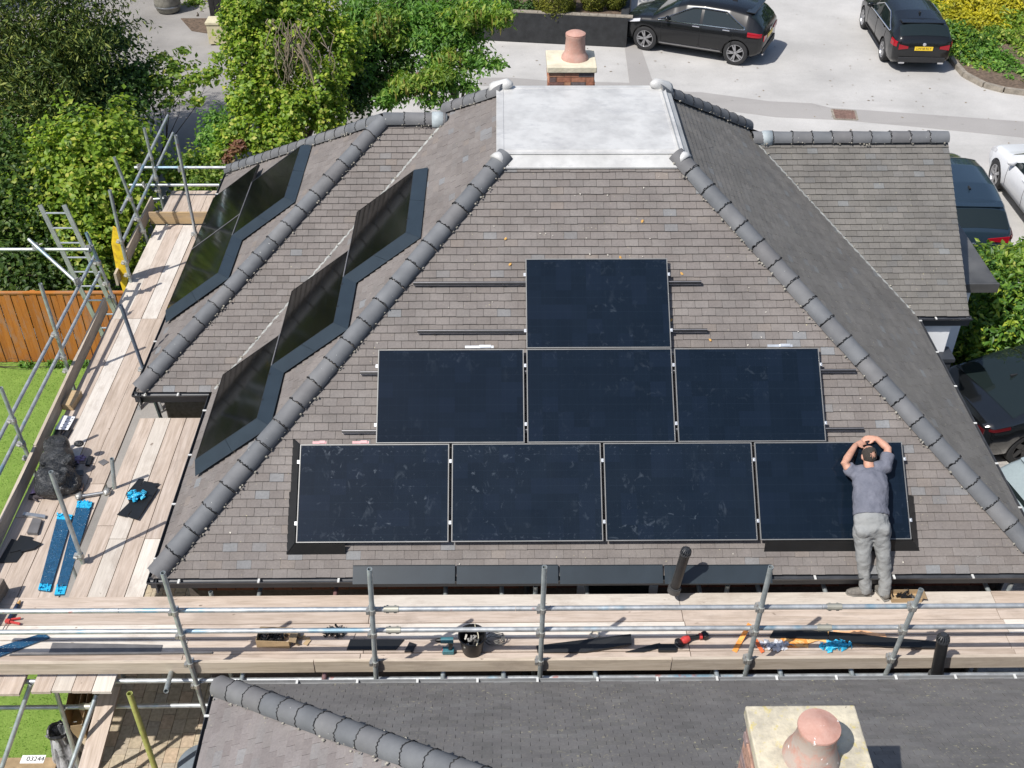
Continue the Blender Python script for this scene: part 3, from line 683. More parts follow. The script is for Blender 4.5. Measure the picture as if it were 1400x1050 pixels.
gutter((-.66, NY + .01, NE - .01), (11.5, NY + .01, NE - .01), (0, 1, 0), nh, .62, simple('grey_gutter', (.20, .205, .21), .45))
gutter((-.575, -9.6, NE - .03), (-.575, NY + .07, NE - .03), (-1, 0, 0), nh, .9)
m = MB(); m.box((5.6, -5.6, (GZ + NE - .1) / 2), (11.6, 7.2, NE - .1 - GZ)); m.obj('wall', M_BRICK, nh)
st = chimney(nh, 4.10, 4.82, -5.1, -3.99, 0.2, 2.30, .10, .035, M_BRICK3, M_CAP2, None)
m = MB(); pc = az(1121, 991, 2.76); pc = P(pc.x, pc.y, 2.4)
m.lathe([(.195, 0), (.19, .025), (.175, .06), (.158, .12), (.147, .16), (.143, .18), (.132, .28), (.138, .30), (.138, .32)], 30, Matrix.Translation(pc)); m.obj('pot', M_POT2, st, True)
m = MB(); m.lathe([(.138, 0), (.145, .012), (.142, .026), (.105, .036), (.06, .058), (.03, .066), (.0, .067)], 30, Matrix.Translation(pc + P(0, 0, .32)), cap=False); m.obj('pot_lid', M_POTLID, st, True)
# ------------------------------------------------------------------ solar panels (each a thing) on three slopes
PW, PH = 1.722, 1.134
def panel(M, w, h, label, group, metal, dust=.1):
    t = emp('solar_panel', label, 'solar panel', group=group, M=M)
    f = MB(); e = .011; H = .035
    f.box((w / 2, e / 2, H / 2), (w, e, H)); f.box((w / 2, h - e / 2, H / 2), (w, e, H)); f.box((e / 2, h / 2, H / 2), (e, h - 2 * e, H)); f.box((w - e / 2, h / 2, H / 2), (e, h - 2 * e, H))
    put('frame', f.mesh('frame', metal), M, t)
    g = MB(); g.box((w / 2, h / 2, H - .006), (w - 2 * e, h - 2 * e, .006)); o = put('glass', g.mesh('glass', M_PV if metal is M_PVFRAME else M_PVB), M, t); o.color = (dust, dust, dust, 1)
    b = MB(); b.box((w / 2, h / 2, .012), (w - 2 * e - .004, h - 2 * e - .004, .004)); put('back_sheet', b.mesh('back_sheet', M_CLAMPB), M, t)
    return t
clamp_m = MB(); clamp_m.box((0, 0, 0), (.028, .04, .012)); clamp_m.box((0, 0, .008), (.012, .012, .008)); clamp_me = clamp_m.mesh('clamp', M_CLAMP); clamp_mb = clamp_m.mesh('clamp', M_CLAMPB)
PF = Matrix(((1, 0, 0), (0, math.cos(R(37.01)), math.sin(R(37.01))), (0, -math.sin(R(37.01)), math.cos(R(37.01))))).transposed().to_4x4()  # u, up-slope, normal through the lowest panel corner
PF = Matrix.Translation(Vector((0, 0, 0))) @ PF @ Matrix.Translation((0, 0, -.035))
rowx = [0.0, .8737, 2.6296]; gx_, gy_ = .033, .010
names = {(0, 0): 'dusty black solar panel at the left end of the bottom row, black skirt beside it', (0, 1): 'second panel from the left in the bottom row, covered in pale handprints', (0, 2): 'third panel from the left in the bottom row, smears along its top edge', (0, 3): 'bottom row solar panel with the man leaning over it',
         (1, 0): 'left panel of the three in the middle row on the front slope', (1, 1): 'centre panel of the middle row, directly under the single top panel', (1, 2): 'right panel of the three in the middle row on the front slope', (2, 0): 'single black solar panel at the top of the front slope array'}
for r, n in ((0, 4), (1, 3), (2, 1)):
    for i in range(n):
        u = rowx[r] + i * (PW + gx_); v = r * (PH + gy_)
        t = panel(PF @ Matrix.Translation((u, v, 0)), PW, PH, names[r, i], 'solar panels on the front slope', M_PVFRAME, (.95, 1.0, .8, .35)[i] if r == 0 else (.3, .3, .3)[i] if r == 1 else .4)
        for vv in (.22, .93):
            if i < n - 1: put('clamp', clamp_me, PF @ Matrix.Translation((u + PW + gx_ / 2, v + vv, .036)), t)
            else: put('clamp', clamp_me, PF @ Matrix.Translation((u + PW + .012, v + vv, .03)), t)
            if i == 0: put('clamp', clamp_me, PF @ Matrix.Translation((u - .012, v + vv, .03)), t)
# mounting rails under each row
rl = [((.02, 7.0), .22), ((.02, 7.0), .93), ((.47, 6.57), 1.30), ((.66, 6.54), 2.01), ((1.33, 4.80), 2.52), ((1.27, 4.76), 3.13)]
lab = ['lower black mounting rail hidden under the bottom row of panels', 'upper black mounting rail hidden under the bottom row of panels', 'lower black rail sticking out both sides of the middle row', 'upper black rail sticking out both sides of the middle row', 'lower long black rail running behind the single top panel', 'upper long black rail running behind the single top panel']
for ((u0, u1), v), lb in zip(rl, lab):
    t = emp('mounting_rail', lb, 'rail', group='black mounting rails on the front slope', M=PF @ Matrix.Translation((u0, v, 0)))
    m = MB(); L = u1 - u0; m.box((L / 2, 0, -.022), (L, .036, .04)); m.box((L / 2, 0, .0005), (L, .01, .004)); put('rail', m.mesh('rail', M_RAIL), wm(t), t)
    m = MB(); m.box((L / 2, -.021, -.034), (L, .006, .014)); m.box((L / 2, .004, .0035), (L, .006, .002)); put('lip', m.mesh('lip', M_RAILLIP), wm(t), t)
    m = MB()
    for k in range(int(L / .9) + 1): m.box((.25 + k * .9, -.02, -.065), (.035, .09, .05))
    for k in range(int(L / .9) + 1):
        q = MB(); q.box((min(.2 + k * .9, L - .05), .0, -.066), (.035, .06, .05)); put('roof_hook', q.mesh('roof_hook', M_CLAMPB), wm(t), t)
# trims around the front array
def skirt(name_part, quad, parent, mat, th=.004):
    """a folded trim sheet given by its four corners"""
    m = MB(); a, b, c, d = [Vector(p) for p in quad]; n = (b - a).cross(d - a).normalized() * th
    if n.z < 0: n = -n
    m.prism([a, b, c, d], n); o = m.obj(name_part, mat, parent); return o
fp = lambda u, v, h=0.: PF @ Vector((u, v, h))
t = emp('panel_skirt', 'black sloping trim around the left end of the bottom panel row', 'panel skirt', fp(0, 0), group='black skirts round the front array')
skirt('trim_sheet', [fp(-.012, 0, .03), fp(-.012, PH * .53, .03), fp(-.12, PH * .53, -.075), fp(-.12, -.115, -.075)], t, M_SKIRTD)
skirt('trim_sheet', [fp(-.012, PH * .53, .032), fp(-.012, PH, .032), fp(-.105, PH + .10, -.075), fp(-.105, PH * .53, -.072)], t, M_SKIRTD)
skirt('trim_sheet', [fp(-.012, -.008, .03), fp(.55, -.008, .03), fp(.55, -.115, -.075), fp(-.12, -.118, -.075)], t, M_SKIRTD)
t = emp('panel_skirt', 'black sloping trim around the right end of the bottom panel row', 'panel skirt', fp(6.9, 0), group='black skirts round the front array')
XR = 4 * PW + 3 * gx_
skirt('trim_sheet', [fp(XR + .012, 0, .03), fp(XR + .012, PH * .45, .03), fp(XR + .11, PH * .45, -.075), fp(XR + .11, -.115, -.075)], t, M_SKIRTD)
skirt('trim_sheet', [fp(XR + .012, -.008, .03), fp(5.32, -.008, .03), fp(5.32, -.115, -.075), fp(XR + .12, -.118, -.075)], t, M_SKIRTD)
# pink and white packing strips peeping out over the top edges
for (u, v, l, c, lb) in ((.14, PH + .012, .16, 1, 'small pink packing strip above the leftmost bottom panel near its corner'), (.60, PH + .012, .19, 1, 'small pink packing strip beside the left rail of the middle row'), (6.52, PH + .014, .10, 1, 'small pink packing strip above the panel the man leans on'), (1.9, 2 * PH + .03, .34, 0, 'white strip along the top of the left middle row panel'), (5.5, 2 * PH + .03, .30, 0, 'white strip along the top of the right middle row panel')):
    m = MB(); m.box((l / 2, .012, .02), (l, .03, .012)); m.box((l * .7, .018, .03), (l * .4, .03, .01)); o = put('packing_strip', m.mesh('packing_strip', simple('pink_strip', (.62, .36, .36), .7) if c else M_CLAMP), PF @ Matrix.Translation((u, v, 0))); tag(o, lb, 'packing strip', 'packing strips between roof and panels')
# arrays on the two left-facing slopes
def side_array(Ms, items, w, h, lift=.085, seams=()):
    for q, (y, s, lb) in enumerate(items):
        # Ms: u runs along the eave; local frame measured from its origin
        t = panel(Ms @ Matrix.Translation((y, s, lift)), w, h, lb, 'solar panels on the left-facing slopes', M_PVFRAMEB)
        for (u0, u1, v0, v1) in seams[q] if seams else ():
            m = MB(); m.bar(Ms @ Vector((y + u0, s + v0, lift + .038)), Ms @ Vector((y + u1, s + v1, lift + .038)), .016, .006, Ms.col[2].to_3d()); m.obj('seam_strip', M_RAILLIP, t)
        for k in (.2, .5, .8):
            for (cx, cy) in ((0, h * k), (w * k, h)):
                if random.random() < .6: put('clamp', clamp_mb, Ms @ Matrix.Translation((y + cx, s + cy, lift + .03)), t)
# slope frames with u along +y from the eave corner
def left_frame(o, top):
    o = Vector(o); S = (Vector(top) - o); S.y = 0; S.normalize(); U = Vector((0, 1, 0)); N = S.cross(U)
    if N.z < 0: N = -N
    M = Matrix((U, S, N)).transposed().to_4x4(); M.translation = o; return M   # left handed-safe: columns are u, up-slope, normal
ML = left_frame((-1.65, 0, ZE), (2.40, 0, ZT)); MWL = left_frame((-2.70, 0, ZE), (.62, 0, 2.14))
side_array(ML, [(1.42, .36, 'lowest of the three stepped panels along the left hip of the main roof'), (2.46, 1.445, 'middle of the three stepped panels along the left hip of the main roof'), (3.50, 2.53, 'uppermost of the three stepped panels along the left hip of the main roof')], PW, 1.075, seams=[(), [(0, PW - 1.04, -.004, -.004)], [(0, PW - 1.04, -.004, -.004)]])
side_array(MWL, [(4.88, .17, 'glossy panel at the near lower corner of the wing roof array'), (6.62, .17, 'glossy panel at the far lower corner of the wing roof array'), (5.95, 1.265, 'glossy panel in the upper row of the wing roof array')], PW, 1.085, seams=[(), [(-.008, -.008, 0, 1.085)], [(0, PW, -.004, -.004)]])
def trims(Ms, pts, label, mats, lift=.085):
    """strip of trim sheets following the stepped edge; pts are (u, s) along the panel edge, each with its outward (du, ds)"""
    t = emp('panel_skirt', label, 'panel skirt', Ms @ Vector((pts[0][0], pts[0][1], 0)), group='slate blue skirts on the left slopes')
    for i in range(len(pts) - 1):
        a, b = pts[i], pts[i + 1]; seg = math.hypot(b[0] - a[0], b[1] - a[1]); k = 2 if seg > 1.05 else 1
        for q in range(k):
            f0, f1 = q / k, (q + 1) / k - (.004 if q < k - 1 else 0)
            L = lambda f: [a[j] + (b[j] - a[j]) * f for j in range(4)]
            A, B = L(f0), L(f1)
            skirt('trim_sheet', [Ms @ Vector((A[0], A[1], lift + .036)), Ms @ Vector((B[0], B[1], lift + .036)), Ms @ Vector((B[0] + B[2], B[1] + B[3], .03)), Ms @ Vector((A[0] + A[2], A[1] + A[3], .03))], t, M_SKIRT)
h_, d = 1.075, .20
y0, s0 = 1.415, .36
tr = [(y0, s0, -d, -.03)]
for k in range(3):
    y = y0 + k * 1.04; s = s0 + (k + 1) * 1.085 - .01
    tr.append((y, s, -d, d * .9))
    if k < 2: tr.append((y + 1.04, s, -d, d * .9))
tr += [(y0 + 2.08 + PW, s0 + 3 * 1.085 - .01, .0, d * .9)]
trims(ML, tr, 'slate blue trim sheets stepping up beside the three main roof panels', None)
trims(MWL, [(4.875, .17, -d, -.03), (4.875, 1.262, -d, d * .85), (5.945, 1.262, -d, d * .85), (5.945, 2.35, -d, d * .85), (5.945 + PW, 2.35, .02, d * .85)], 'slate blue trim sheets around the near side of the wing panels', None)
trims(MWL, [(5.95 + PW + .004, 2.35, d, .05), (5.95 + PW + .004, 1.27, d, .05)], 'dark trim sheets on the far side of the upper wing panel', None)
# loose trim boards lying along the gutter on the front slope
names = ['slate blue trim board at the left end of the line lying along the gutter', 'second slate blue trim board from the left lying along the gutter', 'third slate blue trim board from the left, right of the tall middle scaffold pole', 'slate blue trim board at the right end of the line, behind the black vent pipe']
xs = [481, 623, 764, 907, 1056]; NF = slopes['F'][0].col[2].to_3d(); kF = NF.dot(FL) + .05
for i in range(4):
    a = apl(xs[i] + 1.5, 786, NF, kF); b = apl(xs[i + 1] - 1, 785 - i * .3, NF, kF); S = slopes['F'][0].col[1].to_3d()
    c = (a + b) / 2; a = P(a.x, c.y, c.z); b = P(b.x, c.y, c.z)
    m = MB(); hw = S * .105; n = NF * .012; m.prism([a - hw, b - hw, b + hw, a + hw], n); m.prism([a + hw - S * .004, b + hw - S * .004, b + hw, a + hw], NF * .03)
    o = tag(m.obj('trim_board', M_SKIRT), names[i], 'trim board', 'loose trim boards laid along the gutter')
# ------------------------------------------------------------------ scaffold along the front
ZD, ZL = -.62, -.66            # deck tops: front and left
TR = .0265
fs = emp('scaffold', 'front scaffold of grey tubes and timber boards between the two roofs', 'scaffold', (3, -.8, GZ))
cl_m = MB(); cl_m.tube((0, 0, -.03), (0, 0, .03), .036, 12); cl_m.box((.0, .045, 0), (.05, .05, .05)); cl_m.tube((.03, .03, 0), (.085, .05, .0), .009, 6); cl_m.tube((-.05, .02, 0), (-.03, .07, 0), .016, 8); cl_m.box((-.045, -.01, 0), (.03, .04, .045))
CL = cl_m.mesh('coupler', M_COUPLER)
sl_m = MB(); sl_m.tube((-.075, 0, 0), (.075, 0, 0), .034, 12)
for k in (-.04, .04): sl_m.box((k, 0, -.036), (.03, .03, .02)); sl_m.box((k, .036, 0), (.02, .014, .03))
SLV = sl_m.mesh('sleeve_coupler', simple('zinc_sleeve', (.40, .39, .33), .5, .5))
def pole(name, a, b, parent, mat=None, hollow=True, r=TR):
    m = MB(); m.tube(a, b, r, 12, hollow); return m.obj(name, mat or M_TUBE2, parent, True)
def coupler(p, parent, rz=0.0, rx=0.0):
    return put('coupler', CL, Matrix.Translation(Vector(p)) @ Matrix.Rotation(rz, 4, 'Z') @ Matrix.Rotation(rx, 4, 'X'), parent)
PY = -1.38
tops = [(222.5, 783), (505.2, 778), (744.5, 775), (1054, 775), (1259.5, 806)]
feet = [(258, 900), (513, 905), (739, 905), (1023, 905), (1218, 905)]
RZ1, RZ2 = .46, .10
for (tx, ty), (bx, by) in zip(tops, feet):
    T = ay(tx, ty, PY); B = ay(bx, by, PY); d = (B - T) / (B.z - T.z); foot = T + d * (GZ - T.z)
    s_ = pole('standard', foot, T, fs)
    for zz in (RZ1, RZ2, ZD + .26):
        c = T + d * (zz - T.z); coupler(c + P(0, 0, -.02), s_, 0)
    c = T + d * (ZD - .12 - T.z); coupler(c, s_, 0)
for z, nm, px in ((RZ1, 829, (712, 1139)), (RZ2, 857.5, (532, 1121))):
    a = ay(-120, nm + 7.5, PY + .062); b = ay(1500, nm - 1.5, PY + .062)
    mid = [-120, 160, 700, 1120, 1500] if z == RZ1 else [-120, 240, 530, 1121, 1500]
    for i in range(len(mid) - 1):
        f = lambda x: a.lerp(b, (x + 120) / 1620)
        m = MB(); m.tube(f(mid[i]), f(mid[i + 1]) + P(-.004, 0, 0), TR, 12); m.obj('guard_rail', M_TUBE, fs, True)
    for p in ((530, 1137) if z == RZ1 else (533, 1123)): put('sleeve_coupler', SLV, Matrix.Translation(a.lerp(b, (p + 120) / 1620)), fs)
# ledgers under the deck
for y, z in ((PY + .062, ZD - .115), (-.16, ZD - .13)):
    m = MB(); m.tube((-4.2, y, z), (9.9, y, z), TR, 12); m.obj('ledger', M_TUBE, fs, True)
# transoms reaching under the deck to the wall
trx = [360, 463, 612, 688, 803, 955, 1035, 1124, 1343]
for i, px in enumerate(trx):
    x = ay(px, 800, .0).x; mt = M_TUBERED if i == 1 else M_TUBE2
    pole('transom', P(x - .02, .09, ZD - .06), P(x + .0, -1.52, ZD - .062), fs, mt)
for px, py in ((288, 809), (732, 801), (995, 800), (1383, 797)):
    T = ay(px, py, -.17); pole('inner_standard', P(T.x, -.17, GZ), T, fs)
# deck boards
BW = .205
def board(name, cx, cy, z, L, w, ang, parent, mat=None, th=.038, tilt=0.0):
    key = ('board', round(L, 2), round(w, 3), mat.name if mat else '')
    if key not in board.c:
        m = MB(); m.box((0, 0, -th / 2), (L, w, th)); me = m.mesh('scaffold_board', mat or M_BOARD); board.c[key] = me
    o = put(name, board.c[key], Matrix.Translation((cx, cy, z)) @ Matrix.Rotation(ang, 4, 'Z') @ Matrix.Rotation(tilt, 4, 'Y'), parent); return o
board.c = {}
rows = [-.335 - i * .208 for i in range(5)]
for i, y in enumerate(rows):
    js = [-4.4, -1.2 + random.uniform(-.1, .1) if i > 1 else -3.2, .82 + random.uniform(-.05, .04), 4.37 + random.uniform(-.02, .03), 7.95 + random.uniform(-.05, .05), 11.2]
    for a, b in zip(js, js[1:]):
        o = board('deck_board', (a + b) / 2, y + random.uniform(-.003, .003), ZD + random.uniform(-.004, .003), b - a - .008, .199, random.uniform(-.002, .002), fs, random.choice([M_BOARD, M_BOARD, M_BOARD, M_BOARD2]))
tx = [ay(p, 905, -1.40).x for p in (-70, 427, 920)] + [10.6]
for a, b in zip(tx, tx[1:]):
    m = MB(); m.box((0, 0, 0), (b - a - .012, .038, .175)); me = m.mesh('toe_board', M_TOE)
    put('toe_board', me, Matrix.Translation(((a + b) / 2, -1.335, ZD + .14)) @ Matrix.Rotation(random.uniform(-.003, .003), 4, 'Y'), fs)
# ------------------------------------------------------------------ scaffold along the left side
ls = emp('scaffold', 'left scaffold with long plank walkway running back beside the wing roof and lawn', 'scaffold', (-3, 3, GZ))
SB = M_BOARD
cols = [-3.61, -3.37, -3.13, -2.89]
for i, x in enumerate(cols):
    ends = [-1.62 + random.uniform(-.05, .12), random.choice([1.1, 1.7, 1.4]) + .2 * i, 5.45, 8.36]
    for a, b in zip(ends, ends[1:]): board('deck_board', x + random.uniform(-.004, .004), (a + b) / 2, ZL + random.uniform(-.003, .003), b - a - .01, .232, math.pi / 2 + random.uniform(-.003, .003), ls, random.choice([M_BOARD, M_BOARD, M_BOARD2]))
for i, x in enumerate((-2.555, -2.34, -2.125, -1.91)):
    ends = [-1.5 + random.uniform(-.02, .02), (.95, .72, .75, .72)[i], 3.03]
    for k, (a, b) in enumerate(zip(ends, ends[1:])): board('deck_board', x, (a + b) / 2, ZL + random.uniform(-.003, .003), b - a - .01, .205, math.pi / 2 + random.uniform(-.003, .003), ls, M_BOARD2 if (i == 3 and k == 0) or i == 1 else M_BOARD)
for i, x in enumerate((-3.63, -3.40, -3.17, -2.94)): board('deck_board', x, 9.05, ZL, 1.16, .222, math.pi / 2, ls, M_BOARD)
for a, b in ((-1.0, 2.2), (2.215, 5.72), (6.4, 9.0)):
    m = MB(); m.box((0, 0, 0), (b - a, .04, .22)); me = m.mesh('toe_board', M_TOE)
    A = P(-3.73 - .022 * a, a, 0); B = P(-3.73 - .022 * b, b, 0); c = (A + B) / 2
    put('toe_board', me, Matrix.Translation((c.x, c.y, ZL + .11)) @ Matrix.Rotation(math.pi / 2 + .02, 4, 'Z'), ls)
m = MB(); m.box((0, 0, 0), (1.02, .038, .225)); put('toe_board', m.mesh('toe_board', M_TIMBER), Matrix.Translation((-3.32, 8.42, ZL + .11)), ls)
m = MB(); m.prism([(-.45, -.12), (.42, -.12), (.36, .12), (-.45, .12)], .036); a = az(14, 830, ZL + .12)
put('loose_toe_board', m.mesh('loose_toe_board', M_BOARDOLD), Matrix.Translation((-3.42, -.5, ZL + .14)) @ Matrix.Rotation(math.pi / 2 - .06, 4, 'Z') @ Matrix.Rotation(math.pi / 2 + .12, 4, 'X'), ls)
def lpole(b, t, y, mat=None, down=True, r=TR):
    """standard seen from pixel t (top) to b where it meets the deck, at depth y"""
    T = ay(*t, y); B = ay(*b, y); d = (T - B) / (T.z - B.z)
    F = B + d * (GZ - B.z) if down else B
    return pole('standard', F, T, ls, mat), T, B
posts = [((94, 509), (55, 388), 3.95, None), ((155, 408), (118, 318), 5.87, M_TUBE), ((177, 378), (150, 260), 6.51, None), ((197, 318), (156, 215), 7.92, None), ((218, 262), (197, 175), 9.41, None), ((268, 322), (240, 185), 7.82, M_TUBE), ((197, 507), (165, 417), 3.97, M_TUBEBLUE), ((111, 762), (69.5, 645), .33, None), ((40, 628), (1, 530), 2.07, None)]
for b, t, y, mt in posts:
    o, T, B = lpole(b, t, y, mt); coupler(B + P(0, 0, .03), o, math.pi / 2)
    if T.x < -3.3:
        for z in (.1, -.29): coupler(B.lerp(T, (z - B.z) / (T.z - B.z)), o, math.pi / 2)
pole('standard', P(-2.70, 1.62, ZL - .5), P(*ay(153, 627, 1.62)), ls)
rails = [((-3.97, -.6, -.02), ay(131, 347, 6.12)), ((-3.97, -1.2, -.38), ay(137, 372, 6.1)), (ax(165, 290, -3.97), ax(229.5, 158, -3.97)), (ax(163, 340, -3.97), ax(236.5, 182, -3.97))]
for a, b in rails: pole('guard_rail', Vector(a), Vector(b), ls, M_TUBE)
for (p, q, y) in (((184, 229), (309, 229), 9.41), ((177, 253), (300, 253), 9.36), ((210, 272.5), (224, 271.5), 9.6)): pole('end_rail', ay(*p, y), ay(*q, y), ls, M_TUBE)
pole('outrigger_tube', ay(-40, 341, 5.75), ay(122, 341, 5.75), ls, M_TUBE)
pole('brace', ay(39, 327, 5.7), ay(107, 388, 5.2), ls, M_TUBE)
for p, y in (((122, 341), 5.8), ((50, 338), 5.72), ((107, 386), 5.2), ((192, 229), 9.4), ((248, 232), 9.3), ((198, 254), 9.3)): coupler(ay(*p, y), ls, random.uniform(0, 3), 1.2)
# lower lift by the lawn
pole('ledger', ay(-30, 968, -1.15), ay(297, 964, -1.15), ls, M_TUBE); put('sleeve_coupler', SLV, Matrix.Translation(ay(118, 966, -1.15)), ls)
def span(name, p, q, y0, y1, mat=None): return pole(name, ay(*p, y0), ay(*q, y1), ls, mat)
span('brace', (42, 935), (-2, 1062), -1.35, -1.9); span('standard', (72, 930), (112, 1062), -1.2, -1.2); span('brace', (132, 950), (92, 1062), -1.3, -1.9)
pole('lime_prop', ay(216, 1062, -1.6), ay(177, 948, -1.55), ls, M_TUBELIME, True, .033)
pole('transom', ay(237, 908, -1.2), ay(227, 945, -1.7), ls, M_TUBE2)
a = ay(152, 940, -1.0); b = ay(118, 1062, -2.0); L = (b - a).length; x = (a - b).normalized(); y_ = P(0, 0, 1).cross(x).normalized(); z_ = x.cross(y_)
M = Matrix((x, y_, z_)).transposed().to_4x4(); M.translation = (a + b) / 2; m = MB(); m.box((0, 0, 0), (L, .215, .038)); put('lower_board', m.mesh('lower_board', M_BOARD), M, ls)
# ladder
t = emp('ladder', 'aluminium ladder leaning up through the left scaffold in front of the hedge', 'ladder', (-3.9, 4.6, GZ))
B1 = ax(153, 418, -4.03); B0 = ay(121.5, 418, B1.y); A0 = ay(54.5, 280, B1.y + .35); A1 = A0 + (B1 - B0); off = B0 - A0; k = (GZ - A0.z) / off.z
m = MB(); m.bar(A0, A0 + off * k, .03, .07, (1, 0, 0)); m.obj('stile', M_ALU, t)
m = MB(); m.bar(A1, A1 + off * k, .03, .07, (1, 0, 0)); m.obj('stile', M_ALU, t)
L = (off * k).length; n = int(L / .255)
rm = MB(); rm.tube((0, 0, 0), (A1 - A0), .016, 8); rm = rm.mesh('rung', M_ALU, True)
for i in range(n): put('rung', rm, Matrix.Translation(A0 + off.normalized() * (.14 + i * .255)), t)
# yellow sign board hanging on the scaffold, seen almost edge on
pts = [(155, 309), (151.5, 333), (159, 371), (169.5, 399), (173, 394), (174.5, 362), (166, 325), (158.5, 311)]
sn = P(-math.sin(R(14)), -math.cos(R(14)), 0); sk_ = sn.dot(P(-3.92, 6.6, 0)); q = [apl(px, py, sn, sk_) for px, py in pts]
m = MB(); mid = sum(q, P(0, 0, 0)) / len(q); n = len(q)
fr = [v + P(.035 - abs(v.z - mid.z) * .05, 0, 0) for v in q]; bk = [v + P(.02 - abs(v.z - mid.z) * .05, 0, 0) for v in q]; cf_ = mid + P(-.04, 0, 0); cb_ = mid + P(-.055, 0, 0)
m.add(fr + bk + [cf_, cb_], [(i, (i + 1) % n, 2 * n) for i in range(n)] + [(n + (i + 1) % n, n + i, 2 * n + 1) for i in range(n)] + [(i, n + i, n + (i + 1) % n, (i + 1) % n) for i in range(n)])
my = Mat('yellow_sign_plastic', .5); v = my.pos(); my.col(my.ramp(my.noise(v, 9, 5, .7), [(.45, (.72, .50, .025)), (.68, (.42, .25, .03))]))
tag(m.obj('site_sign', my.m), 'yellow plastic sign board hung on the left scaffold guard rail, seen nearly edge on', 'sign')
# ------------------------------------------------------------------ the man on the deck
SKIN = Mat('skin', .55, 0, .4); v = SKIN.pos(); SKIN.col(SKIN.ramp(SKIN.noise(v, 18, 4), [(.3, (.44, .235, .165)), (.7, (.54, .30, .215))])); SKIN.b.inputs['Subsurface Weight'].default_value = .08; SKIN.b.inputs['Subsurface Radius'].default_value = (.02, .008, .005); SKIN = SKIN.m
def cloth_mat(name, a, b, sc=14):
    m = Mat(name, .92, 0, .2); p = m.pos(); m.col(m.ramp(m.noise(p, 7, 6, .65), [(.32, a), (.68, b)]))
    m.bump(m.noise(m.pos((1, 1, 1.6)), sc * .8, 3, .5, .5), .4, .03); return m.m
M_SHIRT = cloth_mat('blue_grey_cotton', (.115, .122, .152), (.165, .17, .205)); M_TROUS = cloth_mat('grey_jersey', (.225, .232, .232), (.295, .30, .295), 11)
M_HAIR = simple('short_dark_hair', (.045, .038, .032), .9, var=.4, scale=120, bump=.7); M_SHOE = simple('grey_suede', (.15, .14, .125), .9, var=.25, scale=30); M_SOLE = simple('shoe_sole', (.22, .21, .19), .8)
def lerp(a, b, t): return a + (b - a) * t
def loft(mb, pts, radii, n=16, ref=(0, -1, 0), squash=None):
    """tapered tube along pts; radii (side, front) per point, side axis = ref x direction"""
    pts = [Vector(p) for p in pts]; rings = []
    for i, p in enumerate(pts):
        d = (pts[min(i + 1, len(pts) - 1)] - pts[max(i - 1, 0)]).normalized(); f = Vector(ref); f = (f - d * f.dot(d)).normalized(); s_ = f.cross(d)
        r = radii[i]; r = (r, r) if isinstance(r, (int, float)) else r
        rings.append([p + s_ * math.cos(2 * math.pi * k / n) * r[0] + f * math.sin(2 * math.pi * k / n) * r[1] for k in range(n)])
    vs = [v for g in rings for v in g]; fs = []
    for k in range(len(rings) - 1):
        for i in range(n): j = (i + 1) % n; fs.append((k * n + i, k * n + j, (k + 1) * n + j, (k + 1) * n + i))
    vs += [pts[0], pts[-1]]; e = len(rings) - 1
    fs += [((i + 1) % n, i, len(vs) - 2) for i in range(n)] + [(e * n + i, e * n + (i + 1) % n, len(vs) - 1) for i in range(n)]
    mb.add(vs, fs)
def ball(mb, c, r, n=14, M=None, q=10):
    prof = [(math.sin(math.pi * k / q), -math.cos(math.pi * k / q)) for k in range(1, q)]
    T = Matrix.Translation(Vector(c)) @ (M or Matrix.Identity(4)) @ Matrix.Diagonal((*r, 1)) if not isinstance(r, (int, float)) else Matrix.Translation(Vector(c)) @ (M or Matrix.Identity(4)) @ Matrix.Scale(r, 4)
    mb.lathe(prof, n, T)
def remesh(o, vox, smooth=6):
    m = o.modifiers.new('remesh', 'REMESH'); m.mode = 'VOXEL'; m.voxel_size = vox; m.use_smooth_shade = True
    if smooth: s_ = o.modifiers.new('smooth', 'SMOOTH'); s_.iterations = smooth; s_.factor = .5
    return o
fL, fR = az(1181, 813, ZD), az(1207, 816, ZD)
man = emp('person', 'man in blue grey t-shirt and grey joggers leaning over the bottom panel row', 'person', ((fL.x + fR.x) / 2, fL.y, ZD))
aL, aR = fL + P(0, .0, .10), fR + P(0, .0, .10)
kL, kR = ay(1181, 764, fL.y + .10), ay(1208, 763, fL.y + .10)
hL, hR = ay(1179, 722, fL.y + .24), ay(1203, 720, fL.y + .24)
pel = (hL + hR) / 2 + P(0, .02, .06); wai = ay(1190, 692, fL.y + .42); che = ay(1190, 662, fL.y + .64); shc = ay(1189, 644, fL.y + .79)
sL, sR = ay(1168, 648, fL.y + .78), ay(1211, 637, fL.y + .84)
nek = ay(1188, 638, fL.y + .84); hed = ay(1188, 624, fL.y + .93)
PN = PF.col[2].to_3d(); PK = PN.dot(PF @ Vector((0, 0, .035)))
ap = lambda x, y, h: apl(x, y, PN, PK + h)
eL, eR = ap(1154, 634, .17), ap(1214, 613, .13)
wL, wR = ap(1170, 608, .05), ap(1198, 599, .05)
body = MB()
loft(body, [pel + P(0, -.02, -.12), pel, lerp(pel, wai, .5), wai, lerp(wai, che, .5), che, lerp(che, shc, .6), shc], [(.15, .10), (.175, .115), (.172, .112), (.168, .112), (.178, .118), (.185, .118), (.175, .1), (.12, .075)], ref=(0, -.6, .8))
for h, k, a in ((hL, kL, aL), (hR, kR, aR)): loft(body, [h + P(0, 0, .05), lerp(h, k, .3), lerp(h, k, .7), k, lerp(k, a, .3), lerp(k, a, .7), a + P(0, 0, -.03)], [.09, .09, .07, .055, .06, .042, .04])
